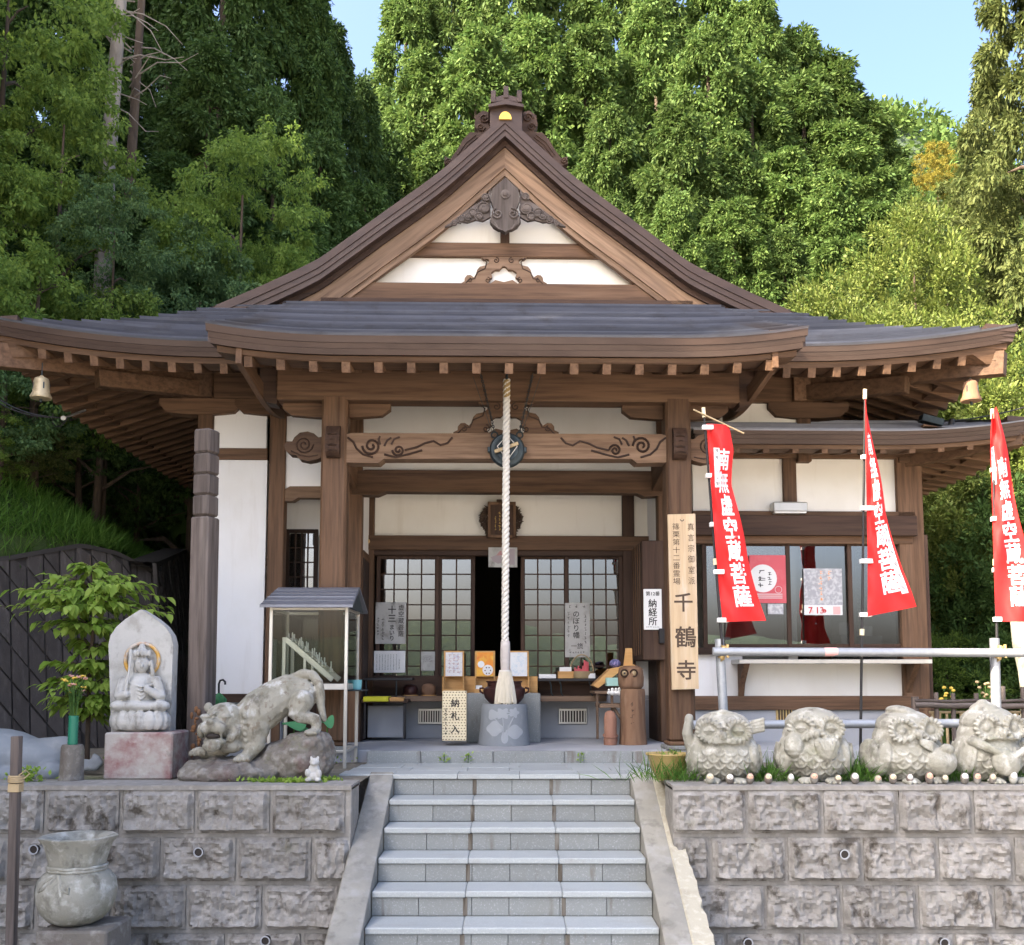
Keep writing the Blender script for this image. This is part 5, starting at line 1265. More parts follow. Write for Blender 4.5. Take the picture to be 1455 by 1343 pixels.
# hanging wind bells at the eave corners
W['pale_brass'] = mat('pale_brass', (.52, .42, .26), [((.25, .18, .10), 14, .5, .7, .6)], .5, .35)
def wind_bell(px, py, ly, lb, matl):
    q = bp(px, py, ly); o = thing('wind_bell', lb, 'bell', q, HALL, 'bells at the roof corners')
    H = .22; part(MB().lathe([(.074, 0), (.092, .004), (.095, .018), (.075, .06), (.070, .11), (.066, .168), (.058, .19), (.02, .208), (.012, H)], q, 24), 'bell_body', matl, o, 50)
    part(MB().tube([(q.x, q.y, q.z + H), (q.x, q.y, q.z + H + .12)], .005, 6), 'hanger', W['iron'], o)
    for a in (0.6, 2.2, 3.8, 5.4): part(MB().box(-.006, .006, -.004, .004, -.03, .03, .002, Matrix.Translation(q + Vector((.070*math.cos(a), .070*math.sin(a), .115))) @ Matrix.Rotation(a + math.pi/2, 4, 'Z')), 'bell_slot', W['iron'], o)
    part(MB().tube([(q.x, q.y, q.z + .03), (q.x, q.y, q.z - .03)], .012, 6), 'clapper', W['iron'], o)
wind_bell(58, 567, -.10, 'pale brass bell hanging at the hall eave corner above the wires', W['pale_brass'])
wind_bell(1380, 571, -.05, 'dull bronze bell hanging at the eave corner beside the sunlit leaves', W['log'])

# utility wire with bracket under the eave corner
uw = thing('utility_wire', 'grey cables on a short metal bracket under the eave corner', 'cable', wp(95, 592, 10.2))
a = wp(90, 594, 10.2); b = wp(121, 583, 10.6); part(MB().tube([a, b], .012, 8), 'bracket', W['steel'], uw); part(MB().ell(a, (.03, .02, .025), 8), 'insulator', W['white'], uw, 180)
for dz in (0, .05):
    p = wp(-40, 548, 10.0) + Vector((0, 0, dz)); part(MB().tube([p.lerp(a, u) + Vector((0, 0, -.10*math.sin(math.pi*u))) for u in np.linspace(0, 1, 14)], .006, 5), 'cable', W['black'], uw)
part(MB().tube([wp(x, y, 10.2) for x, y in ((75, 588), (75, 600), (79, 606), (86, 606), (92, 600), (97, 592))], .005, 5), 'cable', W['black'], uw)
# floodlight with cable beyond the annex roof
fl = thing('floodlight', 'grey floodlight on a bracket above the office roof', 'lamp', wp(1325, 603, 10.0))
part(MB().bar(wp(1308, 594, 10.0), wp(1338, 602, 10.0), .11, .07), 'lamp_head', W['iron'], fl); part(MB().tube([wp(1350, 612, 10.1), wp(1353, 596, 10.1)], .03, 10), 'mount', W['black'], fl)
part(MB().tube([wp(1355 + 8*k, 598 - 1.6*k - 3*math.sin(k/14*3.1)*-1, 10.1) for k in range(15)], .007, 5), 'cable', W['black'], fl)
# ------------------------------------------------------------------ things on the terrace
def wbox(mb, px0, px1, py0, py1, Y, dep, ch=.004):
    a = wp(px0, py1, Y); b = wp(px1, py0, Y); return mb.box(a.x, b.x, Y, Y + dep, a.z, b.z, ch)
def wthing(name, label, cat, px, py, Y, group=None): return thing(name, label, cat, wp(px, py, Y), WORLD, group)
# --- candle case
CY = 8.55; q0 = wp(381, 1090, CY); q1 = wp(493, 862, CY); x0, x1 = q0.x, q1.x; z1 = q1.z; D = .62; s_ = .028
cc = thing('candle_case', 'glass candle case with aluminium frame and small metal roof', 'case', (x0, CY, 0))
xb0, xb1 = x0, x1 + .02
for (x, y, zz) in ((x0, CY, z1), (x1, CY, z1), (x0, CY + D, z1), (x1, CY + D, z1)):
    part(MB().box(x - s_/2, x + s_/2, y - s_/2, y + s_/2, -.01, zz, .003), 'post', W['aluminium'], cc)
zm = wp(440, 976, CY).z; zl = .13
for z in (z1 - .02, zm, zl):
    m = MB()
    for (a, b) in (((x0, CY), (x1, CY)), ((x0, CY + D), (x1, CY + D)), ((x0, CY), (x0, CY + D)), ((x1, CY), (x1, CY + D))):
        m.bar((a[0], a[1], z), (b[0], b[1], z), .024, .05 if z == zm else .024)
    part(m, 'rail', W['aluminium'], cc)
part(MB().box(x0 + .01, x1 - .01, CY + .01, CY + D - .01, zm + .012, zm + .022, .002), 'candle_floor', W['aluminium'], cc)
for (xa, xb, ya, yb) in ((x0 + .015, x1 - .015, CY - .003, CY + .003), (x0 - .003, x0 + .003, CY + .015, CY + D - .015), (x1 - .003, x1 + .003, CY + .015, CY + D - .015), (x0 + .015, x1 - .015, CY + D - .003, CY + D + .003)):
    part(MB().box(xa, xb, ya, yb, zm + .03, z1 - .035, .001), 'pane', W['glass_case'], cc)
ym = CY + D/2; rz = z1 + .17; m = MB(); ov = .07
prof = [(CY - .13, z1 - .015), (CY - .13, z1 + .008), (ym, rz + .02), (CY + D + .13, z1 + .008), (CY + D + .13, z1 - .015), (ym, rz)]
vs = [(x0 - ov + .05*(k in (2, 5)), y, z) for k, (y, z) in enumerate(prof)] + [(x1 + ov - .01*(k in (2, 5)), y, z) for k, (y, z) in enumerate(prof)]
rf = part(m.add(vs, [(0, 1, 2, 5), (5, 2, 3, 4), (6, 11, 8, 7), (11, 10, 9, 8), (0, 6, 7, 1), (1, 7, 8, 2), (2, 8, 9, 3), (3, 9, 10, 4), (5, 11, 6, 0), (4, 10, 11, 5)]), 'roof', W['roof_metal'], cc)
m = MB()
for k in range(1, 5):
    y = CY - .13 + (ym - CY + .13)*k/5; z = z1 + .008 + (rz + .012 - z1)*k/5; m.box(x0 - ov + .01*k, x1 + ov - .004*k, y, y + .008, z + .001, z + .010, .001)
part(m, 'roof_seam', W['roof_metal'], rf)
part(MB().prism([(0, 0)]*3, 0, 0) if False else MB().add([(x1 + .045, CY - .02, z1 - .02), (x1 + .045, CY + D + .02, z1 - .02), (x1 + .045, ym, rz - .02)], [(0, 1, 2)]), 'gable_end', W['iron'], rf)
rk = thing('candle_rack', 'sloping aluminium rack with rows of burnt white candles', 'rack', (x0 + .2, CY + .2, zm))
pa = wp(409, 908, CY + .25); pb = wp(476, 966, CY + .25)
for y in (CY + .14, CY + .48):
    part(MB().bar((pa.x, y, pa.z), (pb.x, y, pb.z), .02, .05), 'rack_rail', W['aluminium'], rk)
    part(MB().box(pa.x - .02, pa.x + .01, y - .012, y + .012, zm + .02, pa.z + .01, .002), 'rack_leg', W['aluminium'], rk)
    mx = pa.lerp(pb, .42); part(MB().box(mx.x - .012, mx.x + .012, y - .012, y + .012, zm + .02, mx.z, .002), 'rack_leg', W['aluminium'], rk)
rnd = random.Random(31); W['wax'] = mat('candle_wax', (.74, .72, .66), [], .5); ci = 0
for i in range(13):
    u = .06 + .07*i; c = pa.lerp(pb, u); y = CY + .14
    part(MB().bar((c.x, y, c.z + .025), (c.x, CY + .48, c.z + .025), .02, .008), 'rack_step', W['aluminium'], rk)
    for j in range(4):
        if rnd.random() < (.55 if 2 < i < 12 else .3):
            hgt = rnd.uniform(.03, .085); yy = y + .04 + .085*j + rnd.uniform(-.01, .01)
            solo(MB().lathe([(.006, 0), (.006, hgt*.9), (.004, hgt)], (0, 0, 0), 7), 'candle', W['wax'], 'thin white burnt-down candle standing on the rack in the glass case', 'candle', (0, 0, 0), Matrix.Translation((c.x, yy, c.z + .030)), 'candles in the case', smooth=60)
o = wthing('cup', 'teal plastic cup on the side ledge of the glass case', 'cup', 507, 976, CY + .35); q = wp(507, 980, CY + .35)
part(MB().box(q.x - .06, q.x + .08, CY + .22, CY + .5, q.z - .012, q.z, .003), 'ledge', W['iron'], cc)
part(MB().lathe([(.035, q.z), (.042, q.z + .02), (.044, q.z + .085), (.038, q.z + .085), (.034, q.z + .02)], (q.x, CY + .35, 0), 18), 'body', W['teal'], o, 50)

# --- weathered grave-style post (squared stake with five carved tiers)
KY = 7.95; top = wp(288, 606, KY); bot = wp(277, 1106, KY)
ps = thing('memorial_post', 'tall squared weathered memorial post with notched tiers at the top', 'post', (bot.x, KY, -.012))
ax = (top - bot); up = ax.normalized(); rotz = R(-18)
def post_box(za, zb, w, name, ch=.012):
    m = MB().box(-w/2, w/2, -w/2, w/2, za, zb, ch, Matrix.Translation((bot.x, KY + .12, 0)) @ Matrix(((1, 0, up.x/up.z, 0), (0, 1, 0, 0), (0, 0, 1, 0), (0, 0, 0, 1))) @ Matrix.Rotation(rotz, 4, 'Z')); return part(m, name, W['grey_z'], ps)
zn = [wp(288, y, KY).z for y in (606, 641, 671, 701, 731)]
post_box(-.03, zn[4] - .008, .165, 'shaft')
for a, b in zip(zn[:-1], zn[1:]): post_box(b + .003, a - .003, .152, 'tier', .014)
post_box(zn[4] - .012, zn[0] - .03, .115, 'core')
W['rust'] = mat('rusty_stain', (.17, .08, .035), [((.14, .06, .03), 14, .45, .7, .8)], .9)

fr_ = random.Random(5); m = MB()
for k_ in range(16):
    q = wp(277 + fr_.uniform(-5, 6), 1008 + 70*k_/16, KY - .02); m.ell(q, (fr_.uniform(.006, .022), .012, fr_.uniform(.010, .03)), 7)
part(m, 'bracket_fungus', W['rust'], ps, 180)
# --- stone tiger on its rock
TYY = 7.62
def tp(px, py, dy=0.0): return wp(px, py, TYY + dy)
def capsule(mb, pts, rs, n=12):
    P = []; Rr = []
    for (a, b), (ra, rb) in zip(zip(pts[:-1], pts[1:]), zip(rs[:-1], rs[1:])):
        L = (Vector(b) - Vector(a)).length; k = max(2, int(L / (min(ra, rb)*.5 + 1e-4)))
        for i in range(k): P.append(Vector(a).lerp(Vector(b), i/k)); Rr.append(ra + (rb-ra)*i/k)
    P.append(Vector(pts[-1])); Rr.append(rs[-1]); mb.tube(P, Rr, n)
    mb.ell(pts[0], rs[0]*.99, n); mb.ell(pts[-1], rs[-1]*.99, n); return mb
m = MB()
# trunk from shoulders to rump
capsule(m, [tp(350, 1026), tp(370, 1010), tp(392, 994, .04), tp(412, 984, .07), tp(428, 986, .08)], [.14, .16, .15, .142, .12], 16)
m.ell(tp(430, 990, .02), (.10, .07, .13), 14)                                    # near haunch
m.ell(tp(365, 1032, -.07), (.10, .08, .13), 14)                                  # near shoulder
for dy in (-.05, .17):                                                           # hind legs
    capsule(m, [tp(430, 996, dy), tp(421, 1014, dy - .02), tp(436, 1020, dy), tp(449, 1022, dy), tp(450, 1036, dy), tp(446, 1041, dy - .02)], [.085, .065, .05, .042, .036, .042], 10)
    m.ell(tp(442, 1041, dy - .05), (.055, .05, .028), 10)
    for k in range(4): m.ell(tp(437 + 4*k, 1042, dy - .09), (.013, .022, .018), 7)
capsule(m, [tp(366, 1036, -.07), tp(366, 1058, -.08), tp(350, 1076, -.10)], [.075, .058, .048], 12)   # near foreleg
capsule(m, [tp(345, 1036, .10), tp(318, 1066, .02), tp(290, 1070, -.02)], [.07, .05, .045], 12)      # far foreleg reaching out
for (x, y, dy) in ((343, 1079, -.13), (280, 1070, -.05)):
    m.ell(tp(x + 3, y - 2, dy), (.062, .06, .035), 10)
    for k in range(4): m.ell(tp(x - 9 + 6.5*k, y + 1, dy - .045), (.016, .026, .022), 8)
# tail curling up and down behind the haunch
capsule(m, [tp(415, 964, .07), tp(430, 957, .05), tp(444, 959, .04), tp(453, 970, .03), tp(456, 988, .03), tp(456, 1004, .02), tp(460, 1022, .01)], [.034, .036, .036, .034, .032, .030, .024], 10)
# head, turned to the camera
H = tp(317, 1030, -.10)
def hd(x, y, z): return H + Vector((x, y, z))
m.ell(hd(.01, .03, .03), (.155, .13, .135), 18); m.ell(hd(.12, .08, -.03), (.10, .09, .15), 14)        # skull, ruff
capsule(m, [hd(.10, .10, .0), tp(352, 1024, .0)], [.13, .13], 14)
m.ell(hd(-.035, -.09, -.005), (.085, .07, .055), 14)                                                # muzzle
m.ell(hd(-.085, -.115, -.015), (.050, .045, .048), 12); m.ell(hd(.0, -.125, -.015), (.055, .045, .048), 12)
m.ell(hd(-.05, -.15, .028), (.032, .022, .022), 10)                                                # nose
m.ell(hd(-.03, -.10, -.118), (.085, .060, .034), 14); m.ell(hd(-.045, -.12, -.150), (.07, .045, .04), 12)  # lower jaw and chin
capsule(m, [hd(.075, -.06, -.09), hd(.085, -.0, -.02)], [.035, .05], 10)
m.ell(hd(.05, .02, -.15), (.10, .08, .06), 12)
for sx in (-1, 1):
    m.ell(hd(-.035 + sx*.072, -.085, .062), (.042, .028, .022), 10)        # brow
    m.ell(hd(-.035 + sx*.070, -.092, .036), (.024, .02, .020), 10)         # eye
    m.ell(hd(.0 + sx*.125, .05, .125), (.038, .022, .04), 10)              # ear
    m.ell(hd(-.02 + sx*.125, -.03, -.04), (.035, .05, .06), 10)            # cheek
for k in range(5): capsule(m, [hd(-.055 + .01*k, -.12 + .025*k, .075 + .014*k), hd(-.03 + .02*k, -.10 + .03*k, .092 + .010*k)], [.012, .012], 6)
capsule(m, [hd(-.10, -.10, -.088), hd(-.095, -.115, -.06)], [.008, .012], 6); capsule(m, [hd(.025, -.12, -.09), hd(.02, -.13, -.06)], [.008, .012], 6)
for k in range(7):                                                               # collar folds and stripes
    a = hd(.15, -.02 + .012*k, .10 - .045*k); capsule(m, [a, a + Vector((.02, -.03, -.035))], [.018, .020], 7)
for k in range(9):
    c = [tp(352 + 9*k, 1002 - 4.2*k + 3, -.10 + .012*k), tp(356 + 9*k, 1012 - 4.0*k + 6, -.13 + .014*k), tp(354 + 9.5*k, 1026 - 3.6*k + 4, -.14 + .014*k)]
    capsule(m, c, [.010, .012, .008], 6)
W['tiger'] = mat('tiger_stone', (.285, .272, .225), [((.17, .16, .12), 6, .45, .66, .75), ((.46, .465, .445), (10, 10, 7), .54, .66, .7), ((.08, .07, .05), (11, 11, 7), .54, .67, .7), ((.13, .095, .065), 16, .56, .64, .6)], .9, bump=((90, .002), (30, .004)))
tg = thing('stone_tiger', 'snarling carved stone tiger crouching with its tail raised', 'statue', tp(350, 1080))
me = remeshed(m, 'body', .0075, W['tiger'], 2, (.03, .006)); rebase(me, BASE[tg.name]); part(me, 'body', None, tg)
mo = MB().ell(hd(-.035, -.115, -.075), (.055, .045, .022), 12); part(mo, 'mouth', W['void'], tg, 180)
m = MB()
m.ell(tp(322, 1098, -.05), (.36, .27, .11), 20); m.ell(tp(296, 1100, -.05), (.22, .24, .11), 18); m.ell(tp(370, 1098, .03), (.20, .24, .12), 16)
m.ell(tp(432, 1080, .03), (.22, .24, .21), 20); m.ell(tp(455, 1072, .05), (.11, .2, .17), 14); m.ell(tp(405, 1078, .05), (.20, .2, .14), 14); m.ell(tp(447, 1058, .0), (.13, .18, .11), 14)
rkk = thing('tiger_rock', 'mossy maroon-stained boulder carrying the stone tiger', 'rock', tp(362, 1110)); me = remeshed(m, 'rock', .012, W['stone_dark'], 1, (.10, .055), (.028, .022)); rebase(me, BASE[rkk.name]); part(me, 'boulder', None, rkk)
fgn = wthing('stone_figurine', 'small white crouching stone figurine at the foot of the tiger rock', 'figurine', 446, 1110, 7.30); q = wp(446, 1110, 7.30); m = MB()
for c, r in (((0, 0, .035), (.055, .045, .04)), ((0, 0, .085), (.042, .035, .04)), ((.005, -.015, .135), (.036, .034, .03)), ((-.02, -.01, .165), (.010, .008, .014)), ((.028, -.01, .163), (.010, .008, .014)), ((-.04, -.03, .06), (.02, .02, .03)), ((.042, -.03, .055), (.02, .02, .03)), ((-.035, -.03, .012), (.025, .03, .015)), ((.035, -.03, .012), (.025, .03, .015)), ((.004, -.05, .125), (.018, .014, .012))): m.ell(q + Vector(c), r, 10)
me = remeshed(m, 'body', .005, W['stone_pale'], 2); rebase(me, q); part(me, 'body', None, fgn)

# --- bodhisattva stele
SYY = 7.72
stl = wthing('stone_stele', 'pale stone slab with a carved seated bodhisattva and gilt halo', 'stele', 200, 1042, SYY)
def ox(pts, Y): return [(lambda p: (p.x, p.z))(wp(x, y, Y)) for x, y in pts]
hl = [(200, 866), (190, 872), (178, 880), (166, 890), (157, 903), (154, 916), (155, 940), (156, 975), (157, 1010), (158, 1040)]
part(MB().prism(ox(hl + [(400 - x, y) for x, y in hl[:0:-1]], SYY + .12), SYY + .12, SYY + .24), 'slab', W['stone_pale'], stl, 30)
hc = wp(202, 940, SYY + .11); W['gilt_old'] = mat('worn_gilt', (.55, .30, .06), [((.45, .42, .38), 8, .48, .62, .9), ((.35, .14, .05), 11, .52, .66, .7)], .6)
part(MB().tube([(hc.x + .128*math.cos(a), SYY + .108, hc.z + .01 + .128*math.sin(a)) for a in np.linspace(0, 6.283, 37)[:-1]], .015, 7, closed=True), 'halo', W['gilt_old'], stl, 60)
m = MB(); B0 = wp(198, 1040, SYY); sc = 1443/(SYY*1.0)**1/1443*SYY
u = SYY/1443                                                                # metres per pixel there
def sp(px, py, dy): q = wp(px, py, SYY + dy); return q
m.ell(sp(199, 1026, .06), (.20, .13, .085), 20)                             # lotus base
for k in range(9):
    a = math.pi*(k/8); m.ell(sp(199 - 34*math.cos(a), 1024, .06 - .10*math.sin(a)), (.055, .035, .075), 10)
m.ell(sp(199, 1003, .05), (.195, .11, .05), 16); m.ell(sp(171, 1003, .02), (.08, .07, .042), 12); m.ell(sp(227, 1003, .02), (.08, .07, .042), 12)   # crossed legs
capsule(m, [sp(199, 1000, .08), sp(199, 975, .08)], [.10, .105], 14); m.ell(sp(199, 968, .08), (.14, .075, .07), 14)    # torso, shoulders
for s in (-1, 1): capsule(m, [sp(199 + s*24, 968, .06), sp(199 + s*30, 990, .02), sp(199 + s*(10 if s > 0 else 20), 987 - (7 if s > 0 else 0), -.03)], [.04, .038, .028], 10)
capsule(m, [sp(178, 985, -.04), sp(184, 950, -.02), sp(186, 925, .0)], [.011, .011, .016], 7)                          # sword
m.ell(sp(202, 944, .05), (.054, .055, .066), 14); m.ell(sp(202, 928, .06), (.048, .05, .04), 12); m.ell(sp(202, 922, .07), (.03, .03, .042), 10)  # head, crown
for k in range(5): m.ell(sp(192 + 5*k, 928, .0 + .01*abs(k-2)), (.014, .012, .03), 7)
for s in (-1, 1): capsule(m, [sp(202 + s*13, 940, .05), sp(202 + s*15, 958, .05)], [.014, .018], 8); m.ell(sp(202 + s*5, 941, -.006), (.012, .006, .004), 6)
m.ell(sp(202, 947, -.008), (.010, .012, .018), 7); m.ell(sp(202, 953, -.004), (.016, .006, .005), 6)
for k in range(4): capsule(m, [sp(182 + 3*k, 970 + 5*k, .0), sp(200, 976 + 6*k, -.03), sp(217 - 3*k, 972 + 5*k, .0)], [.008]*3, 6)
me = remeshed(m, 'seated_figure', .006, W['stone_pale'], 2); rebase(me, BASE[stl.name]); part(me, 'seated_figure', None, stl)
pdl = wthing('stele_pedestal', 'square stone pedestal stained dark red under the stele', 'pedestal', 195, 1106, SYY - .08)
a = wp(146, 1106, SYY - .10); b = wp(234, 1041, SYY - .10)
part(MB().box(a.x, b.x + .06, SYY - .10, SYY + .36, -.012, b.z, .012), 'block', W['stone_red'], pdl)

# --- flower holder, stump, young tree pot
st2 = wthing('stump_holder', 'rough grey log stump holding the green flower tube', 'stump', 101, 1110, 7.45); q = wp(101, 1110, 7.45); zt = wp(101, 1058, 7.45).z
part(MB().lathe([(.085, -.012), (.080, .05), (.078, zt - .02), (.072, zt)], (q.x, 7.45, 0), 26, lambda a, i: 1 + .05*math.sin(4*a + i) + .03*math.sin(9*a)), 'log_body', W['stone_dark'], st2, 60)
W['green_tube'] = mat('green_plastic', (.01, .17, .10), [], .4)
fv = wthing('flower_tube', 'bright green ribbed tube with small yellow and pink flowers', 'vase', 101, 1058, 7.45); z2 = wp(101, 1017, 7.45).z; prof = []
for k in range(17): prof.append((.033 + .003*(k % 2), zt + (z2 - zt)*k/16))
part(MB().lathe(prof, (q.x, 7.45, 0), 20), 'tube', W['green_tube'], fv, 60)
W['stemg'] = leafmat('stem_green', (.05, .12, .03), (.10, .20, .05), .2); W['petal_y'] = mat('yellow_petal', (.65, .45, .08), [], .7, island=.2); W['petal_p'] = mat('pink_petal', (.55, .28, .22), [], .7, island=.2)
m = MB(); fy = MB(); fp_ = MB(); rnd = random.Random(6)
for k in range(16):
    a = rnd.uniform(0, 6.28); r = rnd.uniform(.03, .10); h = rnd.uniform(.16, .30); e = Vector((q.x + r*math.cos(a), 7.45 + r*math.sin(a), z2 + h))
    m.tube([(q.x + .015*math.cos(a), 7.45 + .015*math.sin(a), z2 - .05), (q.x + .5*r*math.cos(a), 7.45 + .5*r*math.sin(a), z2 + h*.6), e], .0035, 4)
    t = fy if k % 2 else fp_
    for j in range(6): t.ell(e + Vector((.012*math.cos(j*1.05), .012*math.sin(j*1.05), rnd.uniform(-.004, .006))), (.010, .010, .006), 5)
    for j in range(3):
        c = Vector((q.x, 7.45, z2)).lerp(e, rnd.uniform(.25, .8)); d = Vector((rnd.uniform(-1, 1), rnd.uniform(-1, 1), .5)).normalized()*.07; w = d.cross(Vector((0, 0, 1))).normalized()*.012
        m.add([c, c + d*.5 + w, c + d, c + d*.5 - w], [(0, 1, 2, 3)])
part(m, 'stems', W['stemg'], fv); part(fy, 'blossom', W['petal_y'], fv, 180); part(fp_, 'blossom', W['petal_p'], fv, 180)
# big smooth recumbent stone animal at the picture edge
m = MB(); LY = 8.0
m.ell(wp(-10, 1075, LY), (.42, .30, .22), 20); m.ell(wp(45, 1078, LY), (.34, .26, .16), 18); capsule(m, [wp(60, 1070, LY), wp(90, 1062, LY - .05)], [.12, .09], 12); m.ell(wp(72, 1098, LY - .22), (.11, .12, .09), 12); m.ell(wp(20, 1102, LY - .2), (.22, .14, .08), 12)
capsule(m, [wp(100, 1085, LY + .1), wp(128, 1086, LY), wp(140, 1080, LY - .05), wp(134, 1074, LY)], [.05, .038, .032, .022], 8); capsule(m, [wp(118, 1090, LY), wp(136, 1091, LY - .05), wp(144, 1084, LY - .05)], [.035, .03, .022], 8)
sa = wthing('stone_animal', 'smooth blue-grey stone animal lying beside the flower stump', 'statue', 30, 1110, LY); me = remeshed(m, 'body', .012, W['blue_stone'], 5); rebase(me, BASE[sa.name]); part(me, 'body', None, sa)
# stake with cord in front of the wall
sk = wthing('wooden_stake', 'thin weathered wooden stake with cord binding in front of the wall', 'stake', 20, 1343, 6.2)
a = wp(24, 1046, 6.2); b = wp(17, 1360, 6.2); part(MB().bar((b.x, 6.2, -1.28), (a.x, 6.2, a.z), .056, .05), 'shaft', W['grey_z'], sk)
m = MB(); c = wp(23, 1106, 6.2)
for k in range(4): m.tube([(c.x + .042*math.cos(t), 6.2 + .040*math.sin(t), c.z - .02 + .011*k) for t in np.linspace(0, 6.283, 15)[:-1]], .006, 5, closed=True)
m.tube([c + Vector(v) for v in ((.03, -.03, .02), (.07, -.03, .05), (.09, -.02, .03), (.06, -.03, .0))], .004, 5); part(m, 'cord', W['bamboo'], sk, 60)
part(MB().box(c.x - .034, c.x + .034, 6.2 - .031, 6.2 + .031, c.z - .08, c.z - .03, .002), 'tape', W['bamboo'], sk)
# drawstring-bag stone jar on pedestal
JY = 6.45; jc = wp(107, 1312, JY); jx = jc.x; zb = jc.z
pj = thing('jar_pedestal', 'dark square stone pedestal under the stone jar', 'pedestal', (jx, JY, -1.28)); a = wp(52, 1312, JY - .2); b = wp(153, 1312, JY - .2)
part(MB().box(a.x, b.x, JY - .21, JY + .2, -1.28, zb, .012), 'block', W['stone_dark'], pj)
jr = thing('stone_jar', 'stone jar carved like a drawstring bag with a flared rim', 'jar', (jx, JY, zb)); k = JY/1443
def jz(y): return zb + (1312 - y)*k
prof = [(25, 1311), (36, 1306), (46, 1295), (52, 1280), (54, 1268), (51, 1252), (44, 1243), (37, 1238), (36, 1234), (37, 1228), (40, 1215), (44, 1203), (50, 1196), (51, 1193), (46, 1192), (36, 1196), (30, 1205), (28, 1230)]
part(MB().lathe([(r*k, jz(y)) for r, y in prof], (jx, JY, 0), 48, lambda a, i: 1 + (.035*math.sin(7*a + .5) if 9 <= i <= 15 else .012*math.sin(7*a) if 6 <= i < 9 else 0)), 'bag_body', W['stone'], jr, 60)
m = MB()
for z in (1237, 1233): m.tube([(jx + 38.5*k*math.cos(a), JY + 38.5*k*math.sin(a), jz(z) + .002*math.sin(9*a)) for a in np.linspace(0, 6.283, 41)[:-1]], .010, 6, closed=True)
f = lambda px, py: (lambda x, r: (jx + x, JY - math.sqrt(max(0, r*r - x*x)), jz(py)))((px - 107)*k, (38 + max(0, min(14, (py - 1236)*.75)))*k)
for pts in ([(97, 1240), (88, 1244), (79, 1252), (73, 1262)], [(97, 1240), (104, 1247), (110, 1258), (118, 1262), (117, 1254)], [(96, 1240), (90, 1250), (80, 1258), (72, 1262)], [(99, 1240), (105, 1252), (108, 1266)]): m.tube([f(*p) for p in pts], .010, 6)
part(m, 'drawstring', W['stone'], jr, 60)

# --- pipe railing
RYY = 8.05; rl = wthing('pipe_railing', 'galvanised scaffold pipe railing behind the stone owls', 'railing', 1025, 1090, RYY)
def yk(x): return RYY
for (xt, xb_, yt) in ((1022, 1033, 908), (1413, 1418, 907)):
    a = wp(xt, yt, RYY); b = wp(xb_, 1100, RYY); part(MB().tube([(a.x, RYY, a.z), (b.x, RYY, -.012)], .037, 16), 'rail_post', W['steel'], rl, 60)
    t = wp(xt, 927, RYY)
    cl = part(MB().tube([(t.x + .006*k_, RYY - .04 + .0*k_, t.z - .05) for k_ in (0, 1)] + [(t.x + .03, RYY - .06, t.z + .05)], .028, 8), 'clamp', W['brass'], rl, 60)
    part(MB().tube([(t.x + .05, RYY - .075, t.z - .045), (t.x + .05, RYY - .075, t.z + .06)], .012, 8), 'clamp_bolt', W['brass'], cl)
for (x0_, y0_, x1_, y1_) in ((1013, 926, 1500, 928), (985, 1030, 1500, 1027)):
    a = wp(x0_, y0_, RYY - .07); b = wp(x1_, y1_, RYY - .07); part(MB().tube([(a.x, RYY - .07, a.z), (b.x, RYY - .07, b.z)], .034, 16), 'rail', W['steel'], rl, 60)
a = wp(1182, 926, RYY - .105); part(MB().tube([(a.x - .05, RYY - .07, a.z - .002), (a.x + .05, RYY - .07, a.z - .002)], .0348, 16), 'red_mark', W['pink_print'], rl, 60)

